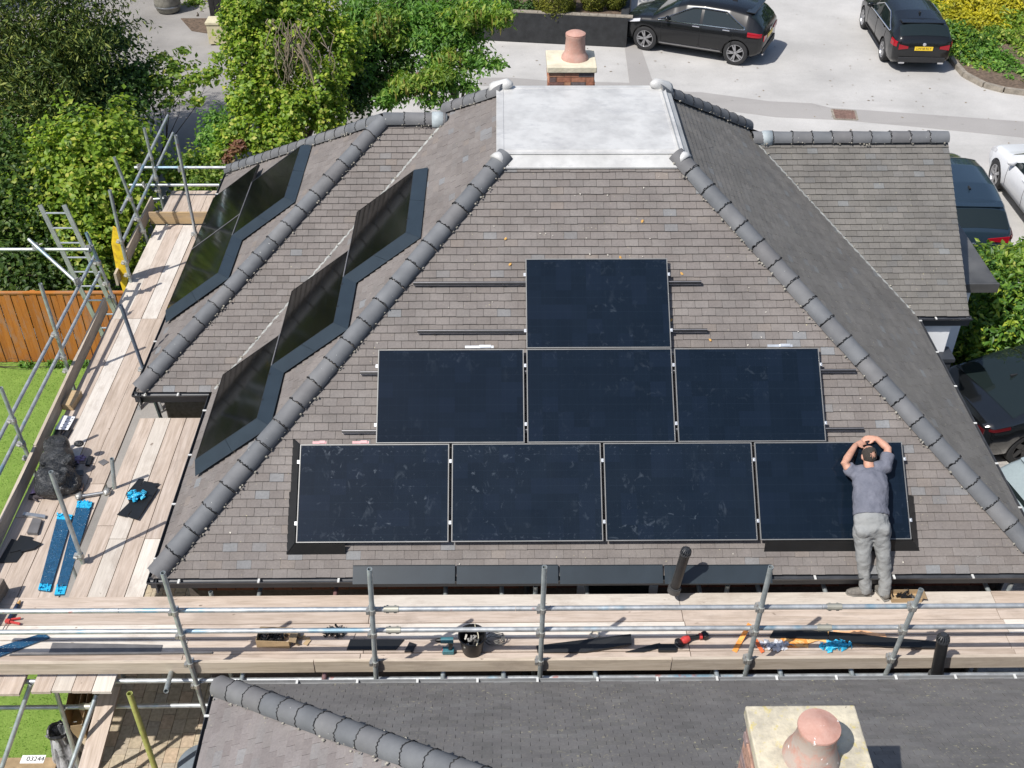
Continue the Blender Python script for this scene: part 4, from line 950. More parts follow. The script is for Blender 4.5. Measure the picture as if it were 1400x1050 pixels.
for s_, e, w in ((sL, eL, wL), (sR, eR, wR)):
    loft(body, [lerp(shc, s_, .45), s_, lerp(s_, e, .35), lerp(s_, e, .75), e, lerp(e, w, .25), lerp(e, w, .65), w], [.075, .068, .056, .048, .043, .047, .040, .030])
loft(body, [shc + (shc - nek) * .3, nek, lerp(nek, hed, .6)], [.075, .062, .06])
hd = (hed - nek).normalized(); ball(body, hed + hd * .015, (.078, .098, .112), 18, Matrix.Rotation(-.75, 4, 'X'))
fwd_ = P(0, 1, .35).normalized()
ball(body, hed + fwd_ * .095 + P(0, 0, -.015), (.016, .022, .02)); ball(body, hed + fwd_ * .045 + P(0, .02, -.07), (.05, .055, .04))
for sx in (-1, 1): ball(body, hed + P(sx * .079, -.005, -.005), (.012, .024, .034), 10, Matrix.Rotation(-.7, 4, 'X'))
def hand(w, direction, palm_n, side, L=.185):
    d = Vector(direction).normalized(); n_ = (Vector(palm_n) - d * Vector(palm_n).dot(d)).normalized(); s_ = d.cross(n_) * side
    pc = w + d * .05; loft(body, [w - d * .01, w + d * .03, w + d * .075, w + d * .095], [(.026, .020), (.036, .017), (.041, .015), (.038, .013)], ref=n_)
    for i, (o_, l) in enumerate(((-.030, .062), (-.010, .074), (.011, .070), (.030, .055))):
        b = w + d * .088 + s_ * o_; c1 = b + d * l * .5 + n_ * .008; c2 = c1 + d * l * .32 + n_ * .018; c3 = c2 + d * l * .2 + n_ * .022
        loft(body, [b - d * .02, b, c1, c2, c3], [.0095, .0095, .0088, .0082, .0066], 8, ref=n_)
    b = w + d * .03 - s_ * .03; loft(body, [b, b - s_ * .022 + d * .022 + n_ * .006, b - s_ * .032 + d * .05 + n_ * .014, b - s_ * .03 + d * .068 + n_ * .022], [.013, .012, .0105, .008], 8, ref=n_)
down = P(0, .35, -1)
hand(wL, P(.85, .35, .02), down, 1); hand(wR, P(-.95, .10, -.08), down, -1)
bo = body.obj('body', SKIN, man); remesh(bo, .0085, 4)
# clothes
sh = MB(); up_ = (che - wai).normalized()
loft(sh, [lerp(pel, wai, .40), lerp(pel, wai, .7), wai, lerp(wai, che, .5), che, lerp(che, shc, .6), shc, lerp(shc, nek, .35)], [(.205, .14), (.206, .142), (.196, .138), (.20, .142), (.208, .142), (.195, .118), (.145, .095), (.085, .075)], 24, ref=(0, -.6, .8))
for s_, e, in ((sL, eL), (sR, eR)): loft(sh, [lerp(shc, s_, .3), s_, lerp(s_, e, .3), lerp(s_, e, .62), lerp(s_, e, .70)], [.095, .088, .079, .076, .072])
o = sh.obj('t_shirt', M_SHIRT, man); remesh(o, .0125, 5)
dm = o.modifiers.new('folds', 'DISPLACE'); tx_ = bpy.data.textures.new('folds', 'CLOUDS'); tx_.noise_scale = .11; dm.texture = tx_; dm.strength = .032; dm.mid_level = .5
tr_ = MB()
loft(tr_, [pel + P(0, -.02, -.13), pel + P(0, -.01, -.04), lerp(pel, wai, .25), lerp(pel, wai, .5)], [(.17, .13), (.198, .148), (.196, .138), (.184, .126)], 24, ref=(0, -.8, .5))
for h, k, a, sx in ((hL, kL, aL, -1), (hR, kR, aR, 1)):
    loft(tr_, [h + P(0, 0, .06), lerp(h, k, .2), lerp(h, k, .55), k, lerp(k, a, .35), lerp(k, a, .7), lerp(k, a, .9), a + P(0, 0, -.045)], [.106, .115, .097, .082, .075, .070, .073, .069], 18)
    ball(tr_, h + P(sx * .01, -.075, .02), (.085, .07, .085))
o = tr_.obj('joggers', M_TROUS, man); remesh(o, .0125, 5)
dm = o.modifiers.new('folds', 'DISPLACE'); dm.texture = tx_; dm.strength = .036; dm.mid_level = .5
h_ = MB(); ball(h_, hed + hd * .022 + P(0, -.006, .004), (.0825, .102, .113), 48, Matrix.Rotation(-.75, 4, 'X'), 44); hr = h_.obj('hair', M_HAIR, man, 'all')
bm2 = hr.data; keep = []
for p in bm2.polygons:
    c = wm(man) @ p.center; q = c - hed
    bald = (q - (P(.022, -.062, .085))).length < .036 + .006 * math.sin(q.x * 300) + .005 * math.sin(q.y * 410)
    if q.dot(fwd_) < .062 and q.z > -.085 and not bald: keep.append(tuple(p.vertices))
nm = bpy.data.meshes.new('hair'); nm.from_pydata([v.co[:] for v in bm2.vertices], [], keep); nm.materials.append(M_HAIR); nm.polygons.foreach_set('use_smooth', [True] * len(nm.polygons)); hr.data = nm
for f, tx, ty in ((fL, 1153, 811), (fR, 1199, 822)):
    toe = az(tx, ty, ZD) if f is fL else f + P(-.05, .17, 0)
    d = (toe - f); d.z = 0; d = d.normalized(); m = MB(); b = f - d * .075
    loft(m, [b + P(0, 0, .05), b + d * .02 + P(0, 0, .055), b + d * .09 + P(0, 0, .062), b + d * .16 + P(0, 0, .05), b + d * .23 + P(0, 0, .036), b + d * .275 + P(0, 0, .03)], [(.028, .042), (.038, .055), (.044, .06), (.05, .046), (.047, .032), (.025, .02)], 16, ref=(0, 0, 1))
    so_ = m.obj('shoe', M_SHOE, man, 'all')
    m = MB(); s_ = d.cross(P(0, 0, 1)); m.prism([b - d * .005 + s_ * .03, b + d * .1 + s_ * .04, b + d * .2 + s_ * .048, b + d * .27 + s_ * .03, b + d * .285, b + d * .27 - s_ * .03, b + d * .2 - s_ * .048, b + d * .1 - s_ * .04, b - d * .005 - s_ * .03], .022, None); m.obj('sole', M_SOLE, so_)

# ------------------------------------------------------------------ loose things on the front deck
def T1(name, mb, mat, label, cat, group=None, smooth=False): return tag(mb.obj(name, mat, None, smooth), label, cat, group)
def flat(name, px, z, th, mat, label, cat, group=None, lift=0.0, tilt=None):
    q = [az(a, b, z + lift) for a, b in px]
    if tilt: q = [p + P(0, 0, t) for p, t in zip(q, tilt)]
    m = MB(); m.prism(q, th); return T1(name, m, mat, label, cat, group)
M_CARD = simple('brown_cardboard', (.40, .285, .16), .9, var=.14, scale=8); M_CARDIN = simple('cardboard_inside', (.33, .235, .135), .9, var=.2, scale=10); M_BLKPL = simple('black_plastic', (.014, .014, .015), .45, var=.3, scale=30)
M_FILM = Mat('blue_protective_film', .18, 0, .6); v = M_FILM.pos(); M_FILM.col(M_FILM.ramp(M_FILM.noise(v, 9, 5, .7, 1.4), [(.3, (.013, .060, .12)), (.6, (.020, .085, .17)), (.8, (.04, .19, .33))])); M_FILM.bump(M_FILM.noise(v, 22, 4, .6, 1.5), .8, .02); M_FILM = M_FILM.m
M_FILMB = simple('bright_blue_film', (.03, .40, .66), .2, var=.4, scale=30, bump=.5); M_ORANGE = simple('orange_webbing', (.80, .30, .06), .7, var=.3, scale=14)
M_GREYSH = simple('grey_sheet', (.13, .125, .125), .5, var=.2, scale=6)
def openbox(name, c, L, W, H, rz, label, fill=None, group=None, flaps=(1, 1, 1, 1), gap=.004):
    t = emp(name, label, 'cardboard box', c, rz, group); B = wm(t); m = MB(); th = .005
    m.box((0, 0, th), (L, W, th)); m.box((0, W / 2, H / 2), (L, th, H)); m.box((0, -W / 2, H / 2), (L, th, H)); m.box((L / 2, 0, H / 2), (th, W, H)); m.box((-L / 2, 0, H / 2), (th, W, H)); put('carton', m.mesh('carton', M_CARD), B, t)
    for i, (ax_, l, on) in enumerate(((0, L, flaps[0]), (math.pi, L, flaps[1]), (math.pi / 2, W, flaps[2]), (-math.pi / 2, W, flaps[3]))):
        if on:
            f = MB(); d = W * .45; f.box((0, d / 2, 0), (l, d, .004)); o = W / 2 if i < 2 else L / 2
            put('flap', f.mesh('flap', M_CARDIN), B @ Matrix.Rotation(ax_, 4, 'Z') @ Matrix.Translation((0, o, H)) @ Matrix.Rotation(random.uniform(-.9, .3), 4, 'X'), t)
    if fill: heap(B, L * .4, W * .38, H * .55, fill, t)
    return t
def clips(mb, M, n, sx, sy, sz):
    for i in range(n):
        c = (random.gauss(0, .45) * sx, random.gauss(0, .45) * sy, abs(random.gauss(0, .4)) * sz)
        T = M @ Matrix.Translation(c) @ Matrix.Rotation(random.uniform(0, 6), 4, 'Z') @ Matrix.Rotation(random.uniform(-1, 1), 4, 'X')
        mb.box((0, 0, .01), (.05, .022, .008), T); mb.box((.022, 0, .022), (.007, .022, .028), T); mb.box((-.01, 0, .02), (.02, .01, .02), T)
def heap(M, sx, sy, sz, n, parent=None, label=None):
    m = MB(); clips(m, M @ Matrix.Translation((0, 0, sz * .6 if parent else 0.004)), n, sx, sy, sz)
    if parent: return tag(m.obj('clip_heap', M_BLKPL, parent), kind='stuff')
    return m
openbox('cardboard_box', az(376, 877, ZD), .36, .17, .11, -.05, 'open cardboard box full of black clips near the left end of the front deck', 46, flaps=(1, 0, 0, 1))
m = MB()
for i in range(6):
    c = az(random.uniform(402, 421), random.uniform(866, 879), ZD + random.uniform(0.004, .03)); m.box((0, 0, 0), (.08, .05, .004), Matrix.Translation(c) @ Matrix.Rotation(random.uniform(0, 6), 4, 'Z') @ Matrix.Rotation(random.uniform(-.9, .9), 4, 'X'))
T1('torn_cardboard', m, M_CARD, 'crumpled piece of torn cardboard beside the open box on the deck', 'cardboard')
flat('cardboard_sheet', [(338, 877), (478, 884), (486, 866), (420, 858), (350, 864)], ZD, .004, M_BOARD, 'thin pale sheet lying on the front deck under the black clips', 'sheet', lift=.004)
m = heap(Matrix.Translation(az(455, 866, ZD + .012)), .13, .06, .05, 40); T1('clip_pile', m, M_BLKPL, 'loose pile of black plastic clips on the pale sheet on the deck', 'plastic clips')
flat('trim_offcut', [(474, 889), (541, 889), (553, 875), (479, 875)], ZD, .012, M_SKIRTD, 'dark trim offcut with slanted ends lying behind the second scaffold pole', 'trim offcut', lift=.004)
flat('trim_offcut', [(553, 892), (564, 892), (569, 882), (560, 879)], ZD, .02, M_BLKPL, 'small black square offcut beside the slanted dark strip', 'trim offcut', lift=.004)
flat('trim_strip', [(733, 884), (862, 873), (863, 886), (800, 893), (735, 893)], ZD, .02, M_SKIRTD, 'long black trim strip lying askew beside the middle scaffold pole', 'trim strip', lift=.004, tilt=(0, .06, .05, 0, 0))
flat('trim_strip', [(855, 892), (880, 892), (906, 886), (902, 880), (896, 881)], ZD, .012, M_SKIRTD, 'thin pointed black strip under the red grinder disc', 'trim strip', lift=.004)
flat('trim_offcut', [(900, 892), (924, 892), (926, 883), (899, 883)], ZD, .035, M_SKIRTD, 'short folded black offcut in front of the red grinder', 'trim offcut', lift=.006)
flat('trim_strip', [(1052, 872), (1132, 875), (1131, 864), (1059, 860)], ZD, .014, M_SKIRTD, 'black trim strip at the left of the overlapping pair by the orange straps', 'trim strip', lift=.02)
flat('trim_strip', [(1133, 877), (1210, 885), (1281, 887), (1284, 878), (1210, 872), (1133, 864)], ZD, .014, M_SKIRTD, 'long black trim strip ending at the ribbed vent pipe', 'trim strip', lift=.036)
flat('trim_sheet_offcut', [(66, 895), (219, 895), (222, 882), (72, 879)], ZD, .006, M_GREYSH, 'dull grey trim sheet lying flat along the front deck at far left', 'trim sheet', lift=.004)
flat('trim_strip', [(13, 897), (290, 894), (290, 892), (16, 895)], ZD, .02, M_GREYSH, 'narrow grey strip lying along the toe board at far left', 'trim strip', lift=.004)
flat('film_wrapped_trim', [(-14, 904), (-12, 889), (60, 867), (68, 873), (8, 896)], ZD, .022, M_FILM, 'trim board in blue film lying askew at the far left of the front deck', 'trim board', lift=.004)
# cordless drill lying on its side
M_TEAL = simple('teal_tool_plastic', (.045, .16, .19), .5, var=.2, scale=30); M_REDT = simple('red_tool_plastic', (.52, .05, .045), .45, var=.2, scale=30); M_STEEL = simple('worn_steel', (.4, .4, .4), .35, .8)
a = az(613, 892, ZD); t = emp('cordless_drill', 'teal and black cordless drill standing on its battery beside the black bucket', 'drill', a)
B = wm(t); m = MB(); m.tube((-.075, 0, .205), (.06, 0, .205), .034, 14, r2=.036); put('motor_housing', m.mesh('motor_housing', M_TEAL, True), B, t)
m = MB(); m.lathe([(.03, 0), (.026, .03), (.016, .055), (.012, .06)], 12, Matrix.Translation((-.075, 0, .205)) @ Matrix.Rotation(-math.pi / 2, 4, 'Y')); m.tube((-.13, 0, .205), (-.19, 0, .205), .004, 6); put('chuck', m.mesh('chuck', M_BLKPL, True), B, t)
m = MB(); m.path([(.02, 0, .19), (.03, 0, .12), (.02, 0, .065)], .024, 10, [.026, .022, .024]); put('handle', m.mesh('handle', M_BLKPL, True), B, t)
m = MB(); m.box((.0, 0, .03), (.13, .075, .06)); o = put('battery', m.mesh('battery', M_TEAL), B, t); bevel(o, .01, 2)
m = MB(); m.box((-.064, 0, .045), (.006, .05, .025)); put('red_latch', m.mesh('red_latch', M_REDT), B, t)
# bucket
a = az(646, 889, ZD); t = emp('bucket', 'black builders bucket with a wire handle holding tools on the front deck', 'bucket', a); B = wm(t)
m = MB(); m.lathe([(.105, .005), (.105, 0), (.12, .10), (.145, .25), (.155, .252), (.152, .262), (.14, .26), (.112, .02), (.0, .02)], 28, Matrix.Identity(4), cap=False); put('pail', m.mesh('pail', M_BLKPL, True), B, t)
m = MB(); m.path([(.15 * math.cos(.3 + q * .25), .15 * math.sin(-.4), .255 - .0 * q) if False else (.05 + .02 * math.sin(q * .5), -.15 + q * .03, .26 + .03 * math.sin(q * .314)) for q in range(11)], .006, 6); put('wire_handle', m.mesh('wire_handle', simple('pale_wire', (.5, .46, .34), .5)), B, t)
m = MB()
for i in range(12): c = P(random.uniform(-.07, .07), random.uniform(-.08, .05), .17 + random.uniform(-.03, .02)); m.box((0, 0, 0), (random.uniform(.02, .1), .02, .02), Matrix.Translation(c) @ Matrix.Rotation(random.uniform(0, 6), 4, 'Z') @ Matrix.Rotation(random.uniform(-.8, .8), 4, 'Y'))
tag(put('tools_inside', m.mesh('tools_inside', simple('mixed_tools', (.25, .24, .22), .5, .3, .8, 40)), B, t), kind='stuff')
a = az(676, 878, ZD + .01); m = MB(); m.path([a + P(.10 * math.cos(q * .5) * (1 + .15 * math.sin(q * 1.3)), .075 * math.sin(q * .5) * (1 + .1 * math.cos(q)), .008 + .002 * q + .01 * math.sin(q * 2)) for q in range(52)], .005, 5)
T1('cable_coil', m, simple('grey_cable', (.14, .135, .12), .6), 'untidy coil of grey cable beside the black bucket', 'cable')
# red grinder
a = az(938, 878, ZD); t = emp('angle_grinder', 'red and black angle grinder lying on the front deck', 'grinder', a, .42); B = wm(t) @ Matrix.Translation((0, 0, .03))
m = MB(); m.path([(-.06, 0, .015), (-.02, .0, .02), (.03, .005, .018)], .045, 14, [.036, .046, .036]); put('gear_housing', m.mesh('gear_housing', M_REDT, True), B, t)
m = MB(); m.path([(.03, 0, .018), (.09, -.01, .015), (.15, -.02, .015)], .024, 12, [.028, .022, .026]); put('grip', m.mesh('grip', M_BLKPL, True), B, t)
m = MB(); m.path([(.15, -.02, .015), (.18, -.03, .015)], .036, 12); put('collar', m.mesh('collar', M_REDT, True), B, t)
m = MB(); m.box((.215, -.035, .015), (.06, .085, .07)); o = put('battery', m.mesh('battery', M_BLKPL), B, t); bevel(o, .012, 2)
m = MB(); m.lathe([(.012, -.02), (.055, -.012), (.058, 0), (.012, .004)], 24, Matrix.Translation((-.10, -.015, .0)) @ Matrix.Rotation(.35, 4, 'Y')); put('cutting_disc', m.mesh('cutting_disc', M_STEEL, True), B, t)
m = MB(); m.lathe([(.0, .022), (.05, .02), (.062, .008), (.062, 0)], 20, Matrix.Translation((-.085, .0, .005)) @ Matrix.Rotation(.35, 4, 'Y'), cap=False); put('guard', m.mesh('guard', M_BLKPL, True), B, t)
a = az(813, 868, ZD + .004); m = MB(); m.lathe([(.055, 0), (.055, .022), (.04, .022), (.04, 0)], 24, Matrix.Translation(a)); m.f = m.f[:-2]; m.m = m.m[:-2]; m.add([], []); T1('tape_roll', m, simple('cream_tape', (.62, .58, .47), .7), 'small cream roll of masking tape on the front deck', 'tape roll', None, True)
def strap(pts, w, mat, name, label, cat, twist=0.0, z=ZD):
    q = [az(x, y, z + h) for x, y, h in pts]; m = MB()
    vs = []; n = len(q)
    for i, p in enumerate(q):
        d = (q[min(i + 1, n - 1)] - q[max(i - 1, 0)]).normalized(); s_ = d.cross(P(0, 0, 1)); s_ = s_.normalized() if s_.length > .2 else P(1, 0, 0); k = P(0, 0, 1) * math.sin(i * twist) * .6 + s_ * math.cos(i * twist) * .8
        k = k.normalized() * w / 2; vs += [p - k, p + k, p + k + P(0, 0, .004), p - k + P(0, 0, .004)]
    fs = []
    for i in range(n - 1):
        for j in range(4): fs.append((i * 4 + j, i * 4 + (j + 1) % 4, i * 4 + 4 + (j + 1) % 4, i * 4 + 4 + j))
    fs += [(3, 2, 1, 0), (n * 4 - 4, n * 4 - 3, n * 4 - 2, n * 4 - 1)]; m.add(vs, fs)
    return T1(name, m, mat, label, cat)
strap([(1004, 891, .004), (1012, 876, .02), (1019, 864, .10), (1025, 853, .2)], .055, M_ORANGE, 'orange_strap', 'orange strap hanging down to the deck left of the fourth pole', 'strap', .1)
strap([(1033, 875, .10), (1038, 884, .05), (1043, 892, .02)], .05, simple('red_orange_webbing', (.72, .16, .05), .7), 'orange_strap', 'short red orange strap end right of the fourth pole', 'strap', .1)
t = emp('strap_pile', 'tangled pile of pale orange straps beside the black trim strips', 'straps', az(1105, 880, ZD))
for i in range(9):
    x = random.uniform(1082, 1122); y = random.uniform(866, 889); pts = []
    ang = random.uniform(-.6, .6)
    for k in range(7): pts.append((x + (k - 3) * 6.5 * math.cos(ang), y + (k - 3) * 3 * math.sin(ang) + 2 * math.sin(k * 1.3 + i), .008 + .012 * abs(math.sin(k * .9 + i))))
    m = MB(); q = [az(a_, min(max(b_, 862), 891), ZD + c_) for a_, b_, c_ in pts]
    for k in range(6): m.bar(q[k], q[k + 1] + (q[k + 1] - q[k]) * .04, .045, .005)
    m.obj('strap', M_ORANGE if i % 2 else simple('faded_orange', (.78, .45, .17), .7), t)
t = emp('strap_tail', 'faded orange strap lying along the deck behind the long black trim', 'strap', az(1180, 864, ZD))
m = MB(); q = [az(1139 + i * 9, 863 + 1.5 * math.sin(i * 1.1) + i * .6, ZD + .012 + .006 * math.sin(i * 2)) for i in range(9)]
for k in range(8): m.bar(q[k], q[k + 1], .05, .006)
m.obj('webbing', simple('peach_webbing', (.76, .42, .22), .7), t)
def crumple(name, px, z, h, mat, label, cat, n=60, sx=None, s=.05):
    """scrunched film: many small creased facets"""
    m = MB(); c = az(*px, z)
    for i in range(n):
        p = c + P(random.gauss(0, .45) * sx[0], random.gauss(0, .45) * sx[1], abs(random.gauss(0, .5)) * h)
        T = Matrix.Translation(p + P(0, 0, .008)) @ Matrix.Rotation(random.uniform(0, 6), 4, 'Z') @ Matrix.Rotation(random.uniform(-1.2, 1.2), 4, 'X')
        a, b = random.uniform(.4, 1.2) * s, random.uniform(.3, .8) * s
        m.add([(-a, -b, 0), (a, -b * .7, .01), (a * .8, b, 0), (-a * .6, b * .9, .012), (0, 0, .02)], [(0, 1, 4), (1, 2, 4), (2, 3, 4), (3, 0, 4)], T)
    return T1(name, m, mat, label, cat)
crumple('crumpled_film', (1142, 884), ZD, .05, M_FILMB, 'crumpled bright blue plastic film in front of the long black trim', 'plastic film', 60, (.13, .035), .055)
M_CLEAR = simple('milky_plastic', (.55, .56, .60), .2, var=.3, scale=20)
crumple('clear_packaging', (1062, 884), ZD, .025, M_CLEAR, 'flattened milky plastic packaging right of the fourth scaffold pole', 'packaging', 45, (.15, .05), .045)
# box of clips behind the man's foot
openbox('cardboard_box', az(1237, 818, ZD), .34, .13, .07, .0, 'open cardboard box of black clips beside the foot of the man', 26, flaps=(1, 0, 0, 1))
# sealant gun
a = az(14, 848, ZD); t = emp('sealant_gun', 'red handled sealant gun with a dark cartridge at the far left of the front deck', 'sealant gun', a, 1.45); B = wm(t) @ Matrix.Translation((0, 0, .03))
m = MB(); m.tube((-.02, 0, 0), (.2, 0, 0), .025, 14); put('cartridge', m.mesh('cartridge', simple('navy_cartridge', (.02, .03, .06), .35, var=.9, scale=24), True), B, t)
m = MB(); m.tube((.2, 0, 0), (.26, 0, 0), .02, 10, r2=.012); put('nozzle', m.mesh('nozzle', simple('amber_nozzle', (.55, .30, .09), .5), True), B, t)
m = MB(); m.bar((-.02, 0, 0), (-.06, 0, 0), .05, .04); m.bar((-.04, 0, 0), (-.06, -.15, .0), .02, .02); m.bar((-.02, .0, 0), (.02, -.12, .0), .018, .018); put('trigger', m.mesh('trigger', M_REDT), B, t)
m = MB(); m.tube((-.06, 0, 0), (-.2, 0, 0), .005, 6); put('plunger_rod', m.mesh('plunger_rod', M_STEEL), B, t)
# soil vent pipes
def vent(foot, top, r, label, cowl):
    t = emp('vent_pipe', label, 'vent pipe', foot); m = MB(); m.tube(foot, top, r, 18); m.obj('pipe', M_BLKPL, t, True); d = (top - foot).normalized()
    m = MB(); m.tube(foot, foot + d * .07, r * 1.35, 18); m.tube(foot + d * .07, foot + d * .085, r * 1.2, 18); m.obj('socket', simple('grey_socket', (.06, .06, .06), .5), t, True)
    c = MB(); n = 14; q = d.orthogonal().normalized(); p_ = d.cross(q)
    c.tube(top, top + d * .02, r * 1.12, 18)
    for i in range(n):
        k = q * math.cos(2 * math.pi * i / n) + p_ * math.sin(2 * math.pi * i / n); c.path([top + d * .02 + k * r * 1.05, top + d * .06 + k * r * .95, top + d * .085 + k * r * .5, top + d * .092 + k * r * .1], .006, 5)
    if cowl: c.tube(top + d * .08, top + d * .1, r * .55, 12)
    c.obj('cowl', simple('cowl_plastic', (.03, .032, .036), .4), t)
_t = ay(937, 757, -.40); _b = ay(921, 808, -.37); vent(_b, _t, .055, 'black soil vent pipe with a wire cage standing against the front gutter', False)
vent(P(*ay(1279, 928, -1.46)), ay(1289, 876, -1.43), .062, 'thick black ribbed vent pipe standing beside the neighbouring roof', True)
# ------------------------------------------------------------------ loose things on the left deck
m = MB(); c = az(100, 551, ZL); m.box(c + P(0, 0, .05), (.155, .33, .10), None, -.1); bevel(T1('timber_block', m, M_TIMBER, 'new pale timber block against the left toe board', 'timber block'), .006)
flat('printed_card', [(75, 587), (93, 588), (103, 570), (86, 568)], ZL, .004, simple('white_card', (.74, .74, .77), .5), 'white printed card lying on two black strips on the left deck', 'card', lift=.05)
m = MB()
for i in range(4):
    for j in range(2):
        c = az(99 - i * 3.1 - j * 1.0, 572 + i * 4.2, ZL + .0555) + P(-.05 * j, 0, 0); m.box(c, (.022, .014, .002))
o = m.obj('print_mark', simple('dark_ink', (.05, .05, .06), .6), bpy.data.objects['printed_card']); tag(o, kind='stuff')
flat('rubber_strip', [(69, 609), (77, 610), (87, 586), (80, 585)], ZL, .03, M_BLKPL, 'black strip with a lime green edge beside the toe board', 'strip', lift=.004)
flat('lime_edge', [(67.5, 607), (69, 609), (79, 585), (77.5, 584)], ZL, .033, simple('lime_plastic', (.35, .62, .12), .5), 'thin lime green strip along the left edge of the black strips', 'strip', lift=.004)
flat('rubber_strip', [(78, 611), (85, 612), (99, 588), (92, 586)], ZL, .03, M_BLKPL, 'black strip right of the one with the lime green edge', 'strip', lift=.004)
# rubble sack
bs = MB(); c = az(78, 668, ZL)
sk = Mat('black_sack_plastic', .24, 0, .6); v = sk.pos(); sk.col(sk.ramp(sk.noise(v, 6, 4), [(.3, (.018, .019, .02)), (.7, (.045, .047, .05))])); sk.bump(sk.noise(v, 9, 6, .65, 1.5), 1.0, .06)
ball(bs, c + P(.02, .0, .15), (.25, .24, .17), 20); ball(bs, c + P(-.05, .33, .17), (.21, .22, .19), 20); ball(bs, c + P(-.10, .52, .25), (.17, .14, .16), 16); ball(bs, c + P(.17, -.02, .11), (.16, .15, .12), 16); ball(bs, c + P(-.02, -.12, .13), (.2, .14, .14), 16)
for i in range(26): ball(bs, c + P(random.uniform(-.2, .22), random.uniform(-.15, .55), random.uniform(.16, .33)), (random.uniform(.03, .10), random.uniform(.03, .10), random.uniform(.02, .07)), 8, Matrix.Rotation(random.uniform(0, 3), 4, 'X'))
o = T1('rubble_sack', bs, sk.m, 'bulging crumpled black rubble sack against the left toe board', 'rubble sack'); remesh(o, .016, 2)
dm = o.modifiers.new('creases', 'DISPLACE'); tx2 = bpy.data.textures.new('creases', 'VORONOI'); tx2.noise_scale = .2; dm.texture = tx2; dm.strength = .045; dm.mid_level = .4
M_GLOVE = simple('purple_glove_fabric', (.30, .22, .34), .8, var=.8, scale=30); M_GLOVEB = simple('dark_glove_fabric', (.06, .05, .055), .8, var=.6, scale=30)
def glove(px, rz, mat, label):
    c = az(*px, ZL + .02); m = MB(); B = Matrix.Translation(c) @ Matrix.Rotation(rz, 4, 'Z')
    m.prism([(-.09, -.04), (-.02, -.045), (.04, -.045), (.045, .04), (-.02, .045), (-.09, .035)], .026, B)
    for i, (y, l) in enumerate(((-.036, .05), (-.012, .07), (.013, .065), (.036, .045))):
        a = B @ Vector((.035, y, .012)); b = B @ Vector((.04 + l, y * 1.25, .006 + .014 * (i % 2))); m.tube(a, b, .0115, 8)
    m.tube(B @ Vector((-.03, -.04, .012)), B @ Vector((.02, -.095, .008)), .012, 8); return T1('work_glove', m, mat, label, 'glove')
glove((106, 628), .3, M_GLOVE, 'pale purple work glove lying right of the rubble sack'); glove((96, 636), .1, M_GLOVEB, 'dark work glove beside the mouth of the rubble sack'); glove((49, 672), 1.5, M_GLOVE, 'purple work glove between the sack and the toe board'); glove((50, 679), .2, M_GLOVEB, 'dark glove at the near lower edge of the rubble sack')
flat('trim_offcut', [(117, 637), (123, 638), (128, 626), (122, 625)], ZL, .03, M_BLKPL, 'short black ribbed offcut right of the purple glove on the left deck', 'trim offcut', lift=.004)
flat('roof_slate', [(134, 632), (141, 637), (149, 632), (142, 628)], ZL, .008, M_GREYSH, 'small grey square slate lying by the stub tube', 'slate', lift=.004)
flat('dark_sheet', [(95, 649), (101, 652), (114, 650), (114, 643), (101, 644)], ZL, .01, M_GREYSH, 'dark sheet offcut at the right side of the rubble sack', 'sheet', lift=.004)
flat('clay_tile', [(96, 669), (113, 671), (115, 663), (99, 662)], ZL, .03, simple('clay_brown', (.21, .15, .12), .85), 'brown clay tile lying just below the sack beside the scaffold pole', 'tile', lift=.03)
flat('clay_tile', [(95, 678), (112, 678), (113, 671), (96, 671)], ZL, .02, simple('grey_clay', (.22, .19, .16), .85), 'greyish clay tile poking out under the brown one', 'tile', lift=.004)
flat('clay_tile', [(105, 659), (111, 660), (113, 653), (107, 653)], ZL, .02, simple('pinkish_clay', (.24, .17, .145), .85), 'small broken clay tile at the right edge of the sack', 'tile', lift=.004)
a, b = az(108, 679, ZL + .04), az(146, 673, ZL + .04); t = emp('scaffold_fitting', 'loose grey steel bar with two knuckle ends on the left deck', 'scaffold fitting', (a + b) / 2 - P(0, 0, .04))
m = MB(); m.tube(a, b, .022, 12); m.obj('bar', M_STEEL, t, True)
for c in (a, b):
    m = MB(); ball(m, c + P(0, .0, .005), (.05, .05, .045), 12); m.tube(c + P(0, -.05, 0), c + P(0, .07, .0), .022, 10); m.obj('knuckle', M_COUPLER, t, 'all')
for i, px in enumerate(([(53, 808), (69, 810), (100, 706), (88, 704), (80, 704)], [(75, 815), (89, 814), (127, 688), (107, 687)])):
    q = [az(a_, b_, ZL + .004) for a_, b_ in px]; lb = ['left one of two trim boards in blue film lying along the left deck', 'right one of two trim boards in blue film lying along the left deck'][i]
    t = emp('film_wrapped_trim', lb, 'trim board', sum(q, P(0, 0, 0)) / len(q), group='trim boards wrapped in blue film'); m = MB(); m.prism(q, .022); m.obj('board', M_FILM, t)
    for e0, e1, e2, e3 in ((q[0], q[1], q[2], q[-1]), (q[-1], q[2], q[1], q[0])):
        m = MB(); k = .075; m.prism([e0, e1, lerp(e1, e2, k), lerp(e0, e3, k)], .03); o = m.obj('film_end', M_FILMB, t)
        m = MB()
        for j in range(14):
            p = lerp(lerp(e0, e1, random.random()), lerp(e3, e2, random.random()), random.uniform(0, .09)) + P(0, 0, .03); s_ = random.uniform(.012, .03)
            m.add([(-s_, -s_ * .5, 0), (s_, -s_ * .4, 0), (0, s_, .02)], [(0, 1, 2)], Matrix.Translation(p) @ Matrix.Rotation(random.uniform(0, 6), 4, 'Z') @ Matrix.Rotation(.5, 4, 'X'))
        tag(m.obj('film_crease', M_FILMB, o), kind='stuff')
